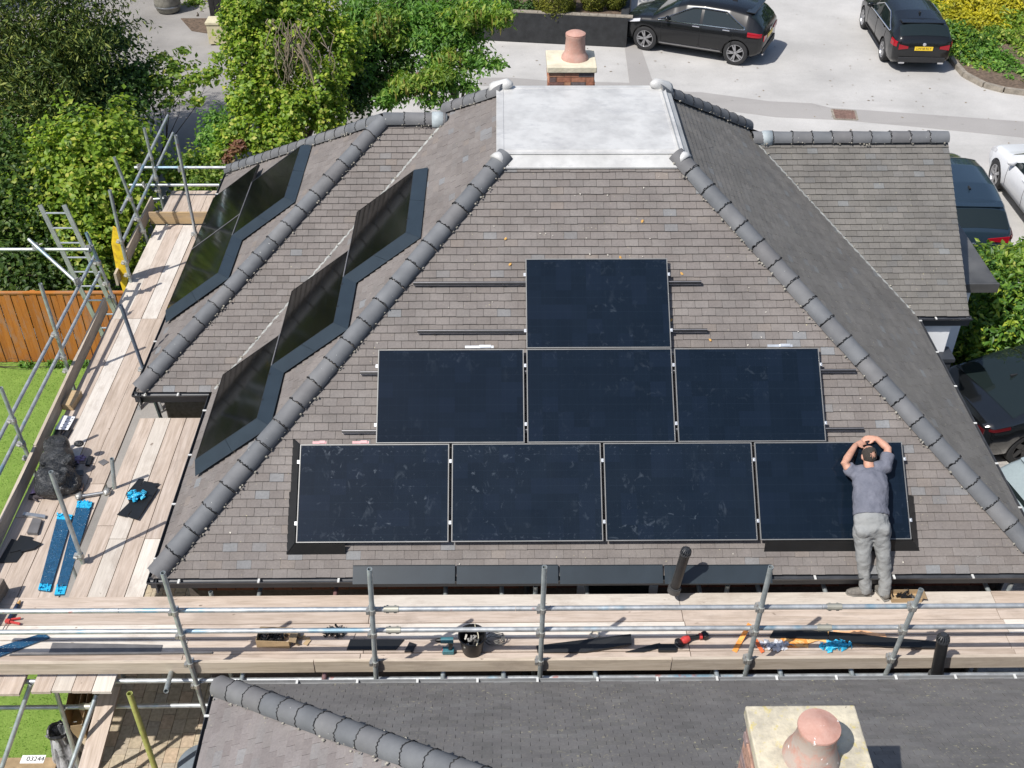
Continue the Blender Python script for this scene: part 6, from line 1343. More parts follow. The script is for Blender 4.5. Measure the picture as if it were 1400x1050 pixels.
def leaves(name, clumps, n, size, mat, parent, aspect=.55, droop=.2, shell=.55, seed=1, up=.8, lump=.35, clump_sz=0.0):
    """leaf-sized folded faces scattered through ellipsoid clumps [(centre, (rx,ry,rz), weight)]"""
    g = np.random.default_rng(seed); W = np.array([c[2] if len(c) > 2 else c[1][0] * c[1][1] * c[1][2] for c in clumps]); W = W ** .75 if len(clumps[0]) < 3 else W; k = g.choice(len(clumps), n, p=W / W.sum())
    C = np.array([tuple(c[0]) for c in clumps])[k]; RR = np.array([c[1] for c in clumps])[k]
    d = g.normal(size=(n, 3)); d /= np.linalg.norm(d, axis=1)[:, None]
    # bumpy outline
    ph = g.uniform(0, 6.28, (len(clumps), 6))[k]; b = 1 + lump * (np.sin(d[:, 0] * 4.1 + ph[:, 0]) * np.sin(d[:, 1] * 4.7 + ph[:, 1]) + .6 * np.sin(d[:, 2] * 6.3 + ph[:, 2]) * np.sin(d[:, 0] * 8.1 + ph[:, 3]) + .4 * np.sin(d[:, 1] * 11 + ph[:, 4]) * np.sin(d[:, 2] * 9 + ph[:, 5]))
    r = (shell + (1 - shell) * g.random(n) ** .8) * b; r[g.random(n) < .04] *= 1.12
    Pp = C + d * RR * r[:, None]
    if clump_sz: Pp += g.normal(size=(n, 3)) * clump_sz
    nr = d * .7 + g.normal(size=(n, 3)) * .55 + np.array([0, 0, up]); nr /= np.linalg.norm(nr, axis=1)[:, None]
    t = np.cross(nr, g.normal(size=(n, 3))); t /= np.linalg.norm(t, axis=1)[:, None]; t[:, 2] -= droop; t /= np.linalg.norm(t, axis=1)[:, None]; s = np.cross(nr, t); s /= np.linalg.norm(s, axis=1)[:, None]
    sz = size * g.uniform(.6, 1.35, n)[:, None]; fold = nr * sz * .14
    v = np.empty((n, 4, 3)); v[:, 0] = Pp - t * sz * .5; v[:, 1] = Pp + s * sz * aspect * .5 + fold; v[:, 2] = Pp + t * sz * .55; v[:, 3] = Pp - s * sz * aspect * .5 + fold
    v = v.reshape(-1, 3); o = np.array(wm(parent).translation); v = v - o
    f = np.empty((n, 6), int); bi = np.arange(n)[:, None] * 4; f[:] = bi + np.array([0, 1, 2, 0, 2, 3])
    me = bpy.data.meshes.new(name); me.vertices.add(n * 4); me.vertices.foreach_set('co', v.ravel()); me.loops.add(n * 6); me.loops.foreach_set('vertex_index', f.ravel()); me.polygons.add(n * 2); me.polygons.foreach_set('loop_start', np.arange(n * 2) * 3); me.polygons.foreach_set('loop_total', np.full(n * 2, 3)); me.materials.append(mat); me.update(calc_edges=True)
    ob = bpy.data.objects.new(name, me); COL.objects.link(ob); ob.parent = parent; WM[ob.name] = wm(parent); return ob
def trunk(parent, base, tips, r, name='trunk', mat=None):
    m = MB(); base = Vector(base); top = max(tips, key=lambda p: p[2]) if tips else base; fork = base.lerp(Vector(top), .35)
    m.path([base, base.lerp(fork, .5) + P(random.uniform(-.05, .05), 0, 0), fork], r, 10, [r * 1.15, r * .85, r * .7])
    for t_ in tips:
        t_ = Vector(t_); a = base.lerp(fork, random.uniform(.6, 1)); mid = a.lerp(t_, .5) + P(random.uniform(-.2, .2), random.uniform(-.2, .2), random.uniform(-.1, .3)); rr = r * random.uniform(.3, .5)
        m.path([a, a.lerp(mid, .5), mid, mid.lerp(t_, .6), t_], rr, 7, [rr * 1.2, rr, rr * .75, rr * .45, rr * .15])
        for q in range(3):
            e = mid.lerp(t_, .3 + .2 * q); m.path([e, e + P(random.uniform(-.4, .4), random.uniform(-.4, .4), random.uniform(0, .4))], rr * .3, 5, [rr * .4, rr * .1])
    return m.obj(name, mat or M_BARK, parent, True)
def px_clumps(items):
    """[(px, py, y, rx, rz[, ry])] photo pixel centres at depth y"""
    out = []
    for it in items:
        c = ay(it[0], it[1], it[2]); ry = it[5] if len(it) > 5 else it[3]; out.append((c, (it[3], ry, it[4])))
    return out
def tree(name, label, cat, base, cl, n, size, mat, r=.14, group=None, **kw):
    t = emp(name, label, cat, base, 0, group); tips = [c[0] for c in cl]; random.shuffle(tips); trunk(t, base, tips[:7], r); leaves('crown', cl, n, size, mat, t, **kw); return t
# tall conifer at the top left corner
tree('conifer_tree', 'tall olive green conifer filling the top left corner of the photo', 'tree', (-9.2, 14.5, GZ), px_clumps([(10, 40, 14, 1.5, 1.4), (60, 20, 14.5, 1.3, 1.2), (100, 60, 14.5, 1.1, 1.0), (20, 110, 13.2, 1.5, 1.2), (70, 100, 13.6, 1.1, 1.0), (120, 15, 15, 1.0, 1.0), (-40, 70, 14, 1.6, 1.8), (10, 170, 12.8, 1.4, 1.0), (50, 160, 12.8, 1.0, .9), (-30, 200, 12.5, 1.5, 1.2)]) + [((-8.6, 14.6, 2.6), (1.8, 1.6, 1.6)), ((-7.6, 15.2, 2.9), (1.3, 1.3, 1.3)), ((-9.4, 14.6, 4.2), (1.3, 1.3, 1.4)), ((-10.4, 14, 2.4), (1.6, 1.6, 1.8))], 36000, .13, L_CON, .2, seed=2, aspect=.28, droop=.7, lump=.5, up=.1)
tree('broadleaf_tree', 'dark green spreading broadleaf tree right of the olive conifer, overhanging the grey path', 'tree', (-7.4, 15.5, GZ), px_clumps([(110, 60, 16, 1.1, .5), (150, 45, 16.5, .6, .3), (120, 100, 15.5, 1.3, .5), (150, 115, 15.2, 1.1, .45), (185, 100, 15.2, .5, .25), (80, 140, 14.5, 1.2, .7), (135, 145, 14.4, 1.1, .6), (175, 135, 14.4, .8, .4), (105, 175, 13.5, 1.2, .7), (155, 175, 13.6, .7, .45), (205, 90, 15.6, .3, .1), (212, 110, 15.2, .35, .12), (170, 60, 16, .35, .15), (205, 118, 15, .3, .2)]), 21000, .11, L_DARK, .13, seed=3, lump=.55, shell=.3)
tree('maple_sapling', 'thin young maple with sparse pale green leaves over the grey path', 'tree', (-5.6, 14.6, GZ), px_clumps([(218, 78, 15.3, .3, .10), (250, 70, 15.6, .2, .08), (238, 95, 15.2, .45, .12), (268, 108, 15.1, .4, .14), (222, 112, 15, .4, .12), (290, 98, 15.2, .3, .16), (245, 122, 14.8, .35, .10), (268, 138, 14.6, .25, .10), (298, 78, 15.4, .2, .16), (228, 140, 14.5, .25, .10)]), 1500, .12, L_LIGHT, .022, seed=4, shell=.1, lump=.7, aspect=.7)
tree('ivy_bush', 'bright light green ivy bush behind the far end of the left scaffold', 'bush', (-5.4, 10.6, GZ), px_clumps([(110, 210, 10.8, .9, .8), (150, 195, 11, .8, .7), (175, 222, 10.6, .45, .5), (90, 265, 10.2, 1.0, .9), (140, 260, 10.2, .9, .9), (180, 280, 10.0, .4, .5), (110, 330, 9.5, 1.0, .9), (160, 330, 9.8, .6, .8), (75, 225, 10.6, .7, .6)]), 19000, .105, L_IVY, .1, seed=5, lump=.45, aspect=.75)
tree('hedge', 'dense green hedge rising behind the orange fence at the left edge', 'hedge', (-8, 9.0, GZ), px_clumps([(10, 300, 9.6, 1.0, .9), (50, 320, 9.5, .9, .8), (20, 370, 8.7, .9, .8), (70, 375, 8.7, .8, .7), (110, 390, 8.6, .7, .6), (0, 240, 10.6, 1.2, .9), (50, 250, 10.5, .9, .8), (-50, 330, 9.5, 1.1, 1.2), (-40, 240, 10.6, 1.2, 1.0)]), 22000, .095, L_HEDGE, .12, seed=6, lump=.4, aspect=.65)
tree('dark_shrub', 'shaded dark shrub between the conifer and the hedge at the left edge', 'shrub', (-7.6, 12, GZ), px_clumps([(20, 210, 12.2, 1.2, .7), (80, 195, 12.4, 1.0, .6), (140, 205, 12, .7, .5), (40, 260, 11.6, 1.2, .8), (-20, 280, 11.2, 1.0, 1.0)]), 9000, .10, L_DARK, .09, seed=7, lump=.4)
# ivy clad tree and the tree with hanging flowers behind the wing roof
ivy = tree('ivy_clad_tree', 'ivy smothered tree with bright yellow green leaves behind the wing ridge', 'tree', (-2.0, 13.2, GZ), px_clumps([(325, 30, 13.6, .4, .6), (350, 20, 13.8, .6, .7), (385, 15, 14, .7, .6), (335, 85, 13.2, .45, .55), (355, 130, 12.8, .5, .5), (332, 140, 12.9, .35, .45), (370, 75, 13.4, .6, .6), (410, 60, 13.8, .6, .6), (350, 185, 12.2, .55, .4), (400, 150, 12.7, .55, .5), (440, 120, 13, .5, .6), (385, 190, 12.2, .5, .35), (450, 160, 12.8, .4, .4), (430, 30, 14.2, .6, .6), (470, 70, 14, .4, .6), (315, 190, 12.2, .3, .3)]), 34000, .085, L_IVY, .16, seed=8, lump=.4, aspect=.8, shell=.6)
m = MB()
for i in range(46):
    a = ay(random.gauss(405, 16), random.uniform(25, 70), 12.7); p = [a]
    for k in range(6): p.append(p[-1] + P(random.uniform(-.10, .12), random.uniform(-.05, .05), -random.uniform(.06, .22)))
    m.path(p, .009, 5, [.012, .011, .010, .008, .007, .005, .003])
b = [ay(x, y, 12.55) for x, y in ((408, 60), (414, 75), (424, 95), (430, 115), (434, 140), (440, 160))]; m.path(b, .03, 6)
m.obj('dead_stems', M_TWIG, ivy, True)
ft = tree('flowering_tree', 'fresh green tree with pale hanging catkins left of the far chimney', 'tree', (1.2, 15.8, GZ), px_clumps([(500, 20, 16, .8, .4), (560, 15, 16.3, .8, .4), (620, 15, 16.2, .8, .35), (665, 20, 16, .55, .3), (520, 55, 15.6, .6, .35), (575, 50, 15.8, .7, .35), (630, 55, 15.6, .6, .3), (600, 85, 15.2, .55, .25), (650, 85, 15.1, .5, .22), (680, 88, 15, .25, .14), (555, 120, 14.3, .55, .22), (610, 112, 14.5, .55, .22), (640, 120, 14.4, .25, .14), (490, 95, 15, .5, .35), (530, 135, 14, .35, .2), (590, 138, 14, .35, .14), (470, 40, 16, .5, .4)]), 21000, .125, L_MID, .12, seed=9, lump=.5, shell=.25, droop=.6, aspect=.42)
leaves('shaded_leaves', px_clumps([(475, 115, 14.8, .5, .4), (500, 105, 15, .5, .4), (485, 140, 14.2, .4, .3), (520, 120, 14.8, .45, .3), (505, 70, 15.6, .5, .4), (545, 85, 15.5, .5, .3)]), 6500, .11, L_DARK, ft, seed=19, lump=.5, shell=.3, droop=.5)  # shade inside the crown put into a darker leaf colour
leaves('sunlit_leaves', px_clumps([(525, 30, 15.3, .45, .25), (540, 55, 15.2, .3, .25), (640, 20, 15.6, .5, .2), (685, 22, 15.5, .3, .25), (615, 78, 15, .35, .16), (560, 112, 14.1, .45, .14), (600, 102, 14.2, .4, .14)]), 5000, .13, L_LIGHT, ft, seed=10, lump=.5, shell=.2, droop=.8, aspect=.4)  # sunlight on these clumps put into a paler leaf colour
m = MB()
for (px, py, y) in [(random.uniform(505, 545), random.uniform(15, 50), 15) for _ in range(26)] + [(random.uniform(645, 695), random.uniform(10, 40), 15.4) for _ in range(24)] + [(random.uniform(585, 640), random.uniform(70, 100), 14.7) for _ in range(16)] + [(random.uniform(530, 580), random.uniform(108, 128), 13.9) for _ in range(12)]:
    a = ay(px, py, y + random.uniform(-.2, .2)); m.path([a, a + P(.01, 0, -.09), a + P(0, .01, -.19)], .015, 5, [.012, .022, .006])
tag(m.obj('catkins', L_CAT, ft), kind='stuff')
tree('small_shrub', 'small light green shrub behind the far end rails of the left scaffold', 'shrub', (-3.2, 11.2, GZ), px_clumps([(265, 225, 11.3, .35, .3), (290, 240, 11, .35, .3), (255, 250, 11, .35, .3), (300, 215, 11.6, .3, .25), (240, 235, 11.2, .3, .3), (280, 262, 10.6, .4, .3)]), 4200, .09, L_LIGHT, .04, seed=11, lump=.5, shell=.3, aspect=.7)
tree('leafy_shrub', 'dark leafy shrub between the small light shrub and the ivy clad tree', 'shrub', (-3.0, 12.6, GZ), px_clumps([(298, 165, 13, .35, .3), (285, 190, 12.5, .3, .25), (312, 180, 12.5, .35, .3), (300, 205, 12.1, .35, .25)]), 2600, .09, L_MID, .05, seed=12, lump=.5, shell=.3)
tree('red_leaved_shrub', 'sprig of reddish new leaves beside the far corner of the wing roof', 'shrub', (-2.9, 12.0, GZ), px_clumps([(328, 197, 11.8, .17, .12), (312, 218, 11.3, .14, .1), (318, 205, 11.5, .12, .1)]), 420, .10, L_RED, .025, seed=13, shell=.1, lump=.5, aspect=.5)
# planter wall at the back with clipped shrubs
t = emp('planter_wall', 'low black painted planter wall behind the far chimney', 'wall', (4, 23, GZ))
a, b = az(660, 55, GZ), az(856, 65, GZ); d = (b - a).normalized(); n_ = Vector((-d.y, d.x, 0)); H = .86; a = a - d * 3
m = MB(); m.prism([a, b, b + n_ * .22, a + n_ * .22], (0, 0, H)); m.prism([b - d * .22 + n_ * .223, b + n_ * .223, b + n_ * 3, b - d * .22 + n_ * 3], (0, 0, H)); m.obj('wall_face', M_BLACKWALL, t)
m = MB()
for f in range(30): p = a.lerp(b, f / 29) + n_ * .11 + P(0, 0, H + .01); m.box(p, (.26, .2, .03), None, math.atan2(d.y, d.x))
tag(m.obj('coping', M_KERB, t), kind='stuff')
q0 = a + n_ * .25; sheet('planting_bed', [(p.x, p.y) for p in (q0, b + n_ * .25 - d * .2, b + n_ * 9 - d * .2, q0 + n_ * 9)], GZ + H - .08, M_SOIL)
for i, (px, py, rx, rz, lb) in enumerate([(760, -2, .62, .62, 'largest clipped olive green shrub on the planter, behind the far chimney'), (812, -12, .42, .5, 'clipped shrub right of the largest one on the black planter'), (842, -14, .36, .42, 'clipped shrub at the right end of the black planter')]):
    c = ay(px, py, (a.lerp(b, .8) + n_ * (.62 if i == 0 else .8)).y); t = emp('clipped_shrub', lb, 'shrub', (c.x, c.y, GZ + H - .08), 0, 'clipped shrubs on the black planter'); trunk(t, (c.x, c.y, GZ + H - .08), [c + P(0, 0, .1), c + P(.1, 0, 0)], .05); leaves('crown', [(c, (rx, rx, rz)), (c + P(0, 0, -.25), (rx * .9, rx * .9, rz * .8)), (c + P(0, 0, .4), (rx * .6, rx * .6, rz * .7))], 9000 if i == 0 else 5000, .075, L_TOP, t, seed=20 + i, lump=.1, shell=.8, aspect=.3, up=.6)
tree('ground_shrub', 'low dark planting on the bed left of the clipped shrubs', 'shrub', (2.2, 24.2, GZ + H - .1), px_clumps([(700, 12, 23.6, .5, .25), (680, 5, 23.8, .6, .3), (725, 8, 23.7, .3, .2)]), 2600, .10, L_DARK, .03, seed=24, shell=.2)
tree('clipped_shrub_hedge', 'dark backdrop hedge behind the clipped shrubs at the top edge', 'hedge', (6, 26, GZ), [((2, 26.5, -.9), (1.6, 1, 1.2)), ((4, 26.6, -.7), (1.6, 1, 1.4)), ((5.6, 26.6, -1.0), (1.0, .9, 1.2))], 8000, .12, L_DARK, .08, seed=25)
# planted corner at the top right with kerb
kp = [az(*p, GZ) for p in ((1262, -12), (1281, 30), (1300, 84), (1318, 105), (1345, 119), (1372, 126), (1420, 132))]
t = emp('kerb', 'curved line of weathered kerb stones round the planted corner at the top right', 'kerb', kp[2])
pts = []
for i in range(len(kp) - 1):
    n_ = max(1, int((kp[i + 1] - kp[i]).length / .5)); pts += [kp[i].lerp(kp[i + 1], k / n_) for k in range(n_)]
pts.append(kp[-1])
for i in range(len(pts) - 1):
    d = pts[i + 1] - pts[i]; m = MB(); m.box((0, 0, 0), (d.length - .02, .13, .16)); put('kerb_stone', m.mesh('kerb_stone', M_KERB), Matrix.Translation((pts[i] + pts[i + 1]) / 2 + P(0, 0, .05)) @ Matrix.Rotation(math.atan2(d.y, d.x) + random.uniform(-.03, .03), 4, 'Z'), t)
sheet('planted_bed', [(p.x, p.y) for p in pts] + [(30, 19.5), (30, 45), (18, 45)], GZ + .05, M_SOIL)
tree('golden_shrub', 'bright golden yellow shrub at the top right corner', 'shrub', (18.0, 25.6, GZ), px_clumps([(1310, 12, 25.2, .7, .5), (1345, 8, 25.2, .8, .55), (1375, 12, 25, .6, .5), (1320, 32, 24.3, .6, .35), (1355, 32, 24.3, .6, .35), (1300, 30, 24.4, .45, .3)]), 14000, .115, L_YEL, .06, seed=30, lump=.35, aspect=.5)
for i, (items, mat, lb, nn) in enumerate([([(1310, 55, 22.4, .6, .4), (1318, 78, 21.8, .6, .35), (1340, 62, 22.8, .6, .4), (1332, 92, 21.3, .5, .3), (1300, 45, 23, .5, .3)], L_LAUREL, 'green shrub at the kerb bend, below the golden shrub', 8000), ([(1350, 88, 21.6, .6, .4), (1372, 100, 21, .6, .4), (1395, 108, 20.8, .6, .4), (1355, 106, 20.8, .45, .3), (1385, 118, 20.2, .45, .3), (1335, 106, 20.8, .35, .25), (1362, 96, 21.2, .5, .3), (1400, 98, 21.3, .6, .35), (1325, 70, 22.2, .4, .3), (1345, 76, 22, .5, .35)], L_MID, 'bronze green shrub spilling over the kerb near the right edge', 13000), ([(1375, 62, 23, .7, .45), (1400, 80, 22.2, .6, .45), (1400, 40, 24, .7, .5), (1360, 50, 23.6, .5, .35)], L_LIGHT, 'light green shrub at the right edge below the golden one', 7500), ([(1285, 18, 25, .35, .22), (1292, 45, 23.8, .3, .2), (1278, 5, 25.8, .3, .2)], L_LIGHT, 'thin strip of pale low plants between the kerb and the golden shrub', 1800)]):
    c0 = ay(items[0][0], items[0][1], items[0][2]); tree('bed_shrub', lb, 'shrub', (c0.x, c0.y, GZ), px_clumps(items), nn, .115, mat, .04, 'shrubs in the kerbed bed', seed=31 + i, lump=.4)
# laurel hedge beside the porch
tree('laurel_hedge', 'glossy laurel hedge between the porch canopy and the black saloon at right', 'hedge', (11.6, 7.4, GZ), [((10.75, 7.0, -1.75), (.7, .55, .85)), ((11.5, 6.9, -1.65), (.8, .6, .95)), ((12.4, 7.2, -1.6), (.9, .7, 1.0)), ((10.9, 7.9, -1.75), (.6, .6, .75)), ((11.8, 8.1, -1.8), (.9, .6, .8)), ((13.3, 7.9, -1.7), (.9, .8, .9)), ((10.4, 7.1, -2.3), (.5, .5, .6)), ((11.2, 6.6, -2.4), (.9, .4, .5)), ((10.55, 8.5, -1.95), (.3, .4, .5))], 22000, .12, L_LAUREL, .07, seed=40, lump=.3, aspect=.45, shell=.6)
tree('hedge_new_growth', 'bright yellow green new shoots along the top of the laurel hedge', 'shrub', (11.3, 7.9, GZ), [((10.62, 8.6, -1.6), (.2, .25, .28)), ((11.1, 8.3, -1.45), (.45, .3, .26)), ((11.9, 8.4, -1.4), (.7, .3, .28)), ((11.6, 7.8, -1.15), (.6, .45, .25)), ((12.6, 7.9, -1.1), (.6, .45, .25))], 3600, .15, L_YEL if False else L_LIGHT, .03, seed=41, lump=.5, aspect=.42, shell=.3)
# orange fence along the lawn
t = emp('fence', 'orange brown close boarded timber fence at the far end of the lawn', 'fence', (-8, 7.3, GZ)); FM = wood_mat('orange_fence_timber', [(.3, (.36, .13, .026)), (.6, (.45, .175, .036)), (.8, (.50, .21, .055))]); FH = 1.47
bd = MB(); bd.box((0, 0, 0), (FH, .105, .016)); bd = bd.mesh('fence_board', FM)
for i in range(64):
    put('fence_board', bd, Matrix.Translation((-11.2 + i * .1135, 7.33 + (.012 if i % 2 else 0), GZ + FH / 2 + .02)) @ Matrix.Rotation(random.uniform(-.004, .004), 4, 'Y') @ Matrix.Rotation(math.pi / 2, 4, 'Y') @ Matrix.Rotation(math.pi / 2, 4, 'X'), t)
m = MB(); m.box((-7.5, 7.34, GZ + FH + .03), (7.6, .06, .03)); m.obj('capping_rail', FM, t)
for x in (-11.2, -9.4, -7.6, -5.8, -4.0): m = MB(); m.box((x, 7.42, GZ + FH / 2), (.09, .09, FH)); m.obj('fence_post', FM, t)
# lawn fringe
def turf():
    g = np.random.default_rng(5); n = 26000; X = g.uniform(-8.4, -2.9, n); Y = g.uniform(-3.2, 7.3, n); h = g.uniform(.012, .035, n); a = g.uniform(0, 6.28, n); w = .006
    v = np.empty((n, 3, 3)); v[:, 0] = np.c_[X - np.cos(a) * w, Y - np.sin(a) * w, np.full(n, GZ)]; v[:, 1] = np.c_[X + np.cos(a) * w, Y + np.sin(a) * w, np.full(n, GZ)]; v[:, 2] = np.c_[X + g.normal(0, .015, n), Y + g.normal(0, .015, n), GZ + .004 + h]
    keep = ~((X > -4.6) & (Y > .9)); v = v[keep]; n = len(v); me = bpy.data.meshes.new('grass'); me.from_pydata(v.reshape(-1, 3).tolist(), [], np.arange(n * 3).reshape(-1, 3).tolist()); me.materials.append(L_GRASS); o = bpy.data.objects.new('grass', me); COL.objects.link(o); tag(o, 'short bright green blades across the artificial lawn', 'grass', None, 'stuff')
turf()
# weeds along the fence foot
tree('fence_weeds', 'small weeds growing along the foot of the orange fence', 'weeds', (-6.5, 7.2, GZ), [((x, 7.2, GZ + .06), (.16, .08, .08)) for x in (-7.6, -6.9, -6.2, -5.7, -5.4, -5.1)], 900, .07, L_MID, .01, seed=44, shell=.1)
# ------------------------------------------------------------------ buildings beyond the path, top left
M_DTIM = simple('black_stained_timber', (.02, .019, .019), .7, var=.4, scale=8)
yb = 27.2
t = emp('porch', 'black timber porch with a railing at the top edge behind the grey path', 'porch', (-8.5, yb, GZ))
for px in (150, 175): c = az(px, 20, GZ); m = MB(); m.bar((c.x, yb, GZ), (c.x + .6, yb + .3, GZ + 2.2), .2, .2, (0, 1, 0)); m.obj('brace_post', M_DTIM, t)
m = MB(); m.box((-8.0, yb + .8, GZ + .12), (5.5, .16, .14)); m.obj('rail', M_DTIM, t); m = MB(); m.box((-8.0, yb + .8, GZ + 1.05), (5.5, .16, .14)); m.obj('rail', M_DTIM, t)
pb = MB(); pb.box((0, 0, 0), (.14, .12, .9)); pb = pb.mesh('baluster', M_DTIM)
for i in range(14): put('baluster', pb, Matrix.Translation((-10.4 + i * .4, yb + .8, GZ + .58)), t)
t = emp('garden_building', 'pale grey building wall showing behind the black porch at the top edge', 'building', (-8, 29, GZ)); m = MB(); m.box((-8.2, 30.2, GZ + 1.3), (7, 3, 2.6)); m.obj('wall', simple('pale_grey_wall', (.5, .53, .58), .7), t); m = MB(); m.box((-8.2, 28.66, GZ + .4), (7.1, .08, .8)); m.obj('plinth', M_DTIM, t)
c = az(231, 15, GZ); t = emp('barrel_planter', 'round grey barrel planter standing in front of the black porch', 'planter', c)
m = MB(); m.lathe([(.30, 0), (.36, .06), (.40, .3), (.40, .5), (.37, .72), (.40, .74), (.40, .80), (.34, .80), (.32, .7), (0, .7)], 24, Matrix.Translation(c), cap=False); m.obj('barrel', simple('grey_barrel', (.21, .20, .17), .6, var=.3), t, True)
for z in (.18, .6): m = MB(); m.lathe([(.405, z), (.415, z + .02), (.405, z + .05)], 24, Matrix.Translation(c), cap=False); m.obj('hoop', M_STEEL, t, True)
tree('potted_plant', 'bushy plant growing beside the barrel planter at the top edge', 'plant', az(270, 22, GZ), px_clumps([(268, 8, 26.4, .4, .3), (280, 18, 26, .3, .2), (262, 22, 26, .2, .15)]), 1500, .12, L_LIGHT, .03, seed=45, shell=.2)
sheet('leaf_litter_bed', pt([(247, 25), (300, 25), (300, 48), (262, 42)]), GZ + .004, M_SOIL)
a = az(286, 34, GZ); b = az(322, 30, GZ); t = emp('timber_shed', 'black timber shed with a cream box at its foot behind the bright ivy tree', 'shed', (a + b) / 2)
sw_ = (b - a).length + .9; x0 = a.x; y0_ = a.y + .3
sb = MB(); sb.box((0, 0, 0), (.15, .03, 2.0)); sb = sb.mesh('cladding_board', M_DTIM)
for i in range(int(sw_ / .16)): put('cladding_board', sb, Matrix.Translation((x0 + .08 + i * .16, y0_ + (.008 if i % 2 else 0), GZ + 1.0)), t)
m = MB(); m.box((x0 + sw_ / 2, y0_ + .8, GZ + 1.0), (sw_, 1.5, 1.98)); m.obj('shed_body', M_DTIM, t); m = MB(); m.box((x0 + sw_ / 2, y0_ + .7, GZ + 2.05), (sw_ + .2, 1.9, .07)); m.obj('shed_roof', M_FELT, t)
c = az(304, 62, GZ); t = emp('cream_box', 'cream storage box with a dark catch standing on the path beside the ivy tree', 'storage box', c); m = MB(); m.box(c + P(.1, .25, .32), (.95, .5, .56)); o = m.obj('box_body', simple('cream_paint', (.56, .50, .33), .6), t); m = MB(); m.box(c + P(.1, .25, .64), (1.0, .55, .06)); m.obj('lid', simple('cream_lid', (.60, .54, .37), .6), t); m = MB(); m.box(c + P(.1, -.01, .52), (.1, .02, .06)); m.obj('catch', M_CPLAST, t)
# boundary of brick seen through the flowering tree
t = emp('garden_wall', 'low red brick garden wall glimpsed through the flowering tree', 'wall', (.6, 18.3, GZ)); m = MB(); a = az(480, 122, GZ); b = az(590, 126, GZ); m.bar(a + P(0, 0, .2), b + P(0, 0, .2), .22, .5); w_ = m.obj('wall_core', M_BED2, t)
L = (b - a).length; d = (b - a).normalized(); an = math.atan2(d.y, d.x); bk_ = MB(); bk_.box((0, 0, 0), (.215, .04, .065)); bk_ = bk_.mesh('brick', M_BRICK2); tb_ = MB(); tb_.box((0, 0, 0), (.215, .22, .05)); tb_ = tb_.mesh('coping_brick', M_BRICK2)
for r in range(4):
    for i in range(int(L / .225)): put('brick', bk_, Matrix.Translation(a + d * (.11 + i * .225 + (r % 2) * .1) + Vector((d.y, -d.x, 0)) * .105 + P(0, 0, .06 + r * .075)) @ Matrix.Rotation(an, 4, 'Z'), w_)
for i in range(int(L / .225)): put('coping_brick', tb_, Matrix.Translation(a + d * (.11 + i * .225) + P(0, 0, .475)) @ Matrix.Rotation(an, 4, 'Z'), w_)
# unseen trees added beyond the frame for panel reflections and the lawn shadow
for i, (x, y, h, r) in enumerate(((-13.2, 5.4, 6.0, 1.7), (-13.5, 10.5, 7.5, 2.2), (-16, 19, 8.5, 2.6), (-15, 26, 8.5, 2.4), (-7.5, 31.5, 8, 2.4), (-2.5, 32.5, 8, 2.4))):
    tree('unseen_tree', ['unseen tree whose shadow falls on the lawn', 'unseen tree added beyond the orange fence', 'tall unseen tree added behind the olive conifer', 'tall unseen tree added beyond the grey path', 'tall unseen tree added behind the black porch', 'tall unseen tree added behind the timber shed'][i], 'tree', (x, y, GZ), [((x, y, GZ + h - r), (r, r, r * 1.2)), ((x + r * .5, y + .6, GZ + h - r * 1.7), (r * .9, r * .9, r)), ((x - r * .5, y - .5, GZ + h - r * 1.9), (r * .9, r * .9, r)), ((x, y, GZ + h * .45), (r * 1.1, r * 1.1, r))], 4200, .26, L_DARK, .18, 'unseen trees added beyond the frame', seed=60 + i)
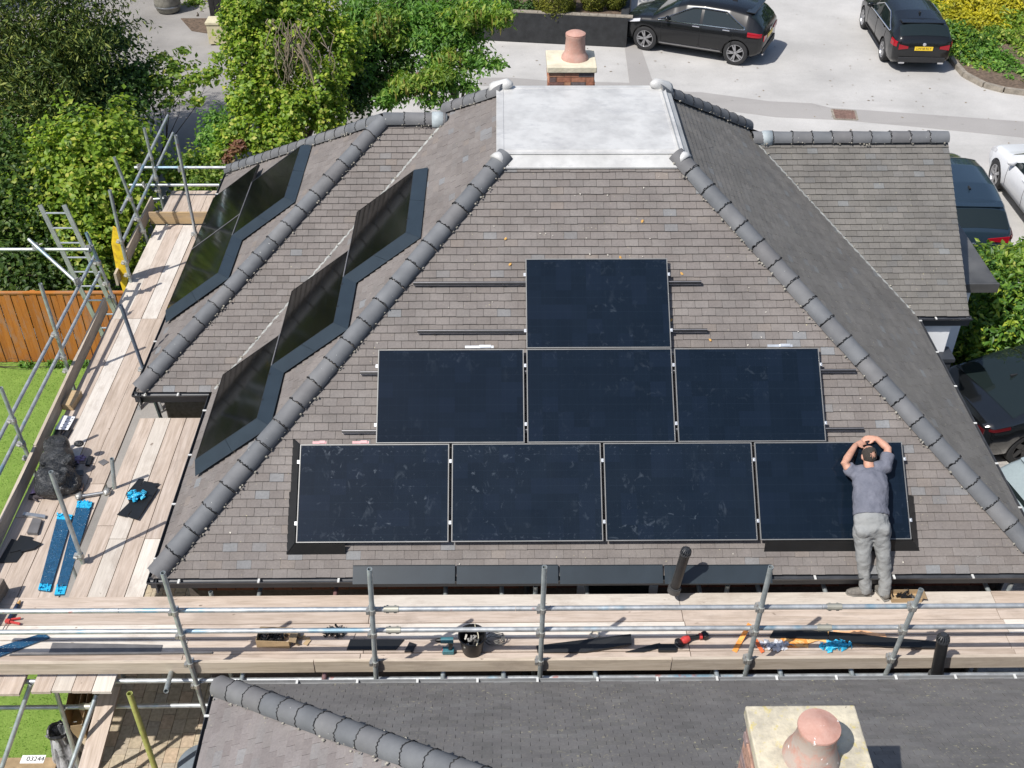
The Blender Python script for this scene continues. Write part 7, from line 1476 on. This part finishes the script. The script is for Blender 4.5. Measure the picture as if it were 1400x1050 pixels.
# unseen tree belts added outside the frame to darken reflections in glass and paint
g = []
for an in np.linspace(0, 360, 46, endpoint=False):
    r = 62 + 8 * math.sin(an * .21); x, y = 3 + r * math.cos(R(an)), 8 + r * math.sin(R(an)); g.append(((x, y, 2.0), (6, 6, 8.5 + 2 * math.sin(an * .9))))
bt = emp('added_tree_belt', 'unseen belt of far trees added beyond the frame for reflections', 'trees', (3, 8, GZ)); bt['kind'] = 'stuff'; o = leaves('foliage', g, 60000, 1.3, L_DARK, bt, seed=50, shell=.75); o['kind'] = 'stuff'

# bits of leaf, lichen and droppings lying on the roofs and on the drive
def debris(name, label, mat, pts, s0, s1, nrm):
    m = MB()
    for p in pts:
        a = random.uniform(s0, s1); T = Matrix.Translation(p) @ nrm.to_track_quat('Z', 'Y').to_matrix().to_4x4() @ Matrix.Rotation(random.uniform(0, 6), 4, 'Z')
        m.add([(-a, -a * .5, 0), (a * .3, -a * .6, .002), (a, .1 * a, .003), (a * .2, a * .6, .002), (-a * .7, a * .4, 0)], [(0, 1, 2, 3, 4)], T)
    return tag(m.obj(name, mat), label, 'debris', None, 'stuff')
def on_slope(k, n, u0, u1, s0, s1):
    M = slopes[k][0]; out = []
    while len(out) < n:
        s_ = random.uniform(s0, s1); f = s_ / 5.3; u = random.uniform(u0 + f * 4.0, u1 - f * 4.0); out.append(M @ Vector((u, s_, .036)))
    return out
NFv = slopes['F'][0].col[2].to_3d()
debris('lichen_specks', 'pale specks of lichen and droppings on the front roof slope', simple('pale_speck', (.55, .52, .45), .9), on_slope('F', 75, .3, 9.8, .1, 4.9), .005, .013, NFv)
debris('fallen_leaves', 'few orange brown leaves lying on the front roof slope', simple('orange_leaf', (.48, .27, .07), .8), on_slope('F', 16, .6, 9.4, .2, 4.9), .014, .026, NFv)
NFn = Mf.col[2].to_3d()
debris('lichen_specks', 'pale lichen specks on the dark neighbouring slope', simple('pale_lichen', (.42, .40, .32), .9), [Mf @ Vector((random.uniform(.6, 9), random.uniform(.1, 2.3), .036)) for _ in range(90)], .006, .02, NFn)
debris('grit', 'grit and small litter on the pale drive', simple('brown_grit', (.22, .18, .13), .9), [Vector((random.uniform(1.5, 17), random.uniform(13, 26), GZ + .003)) for _ in range(260)], .012, .04, Vector((0, 0, 1)))
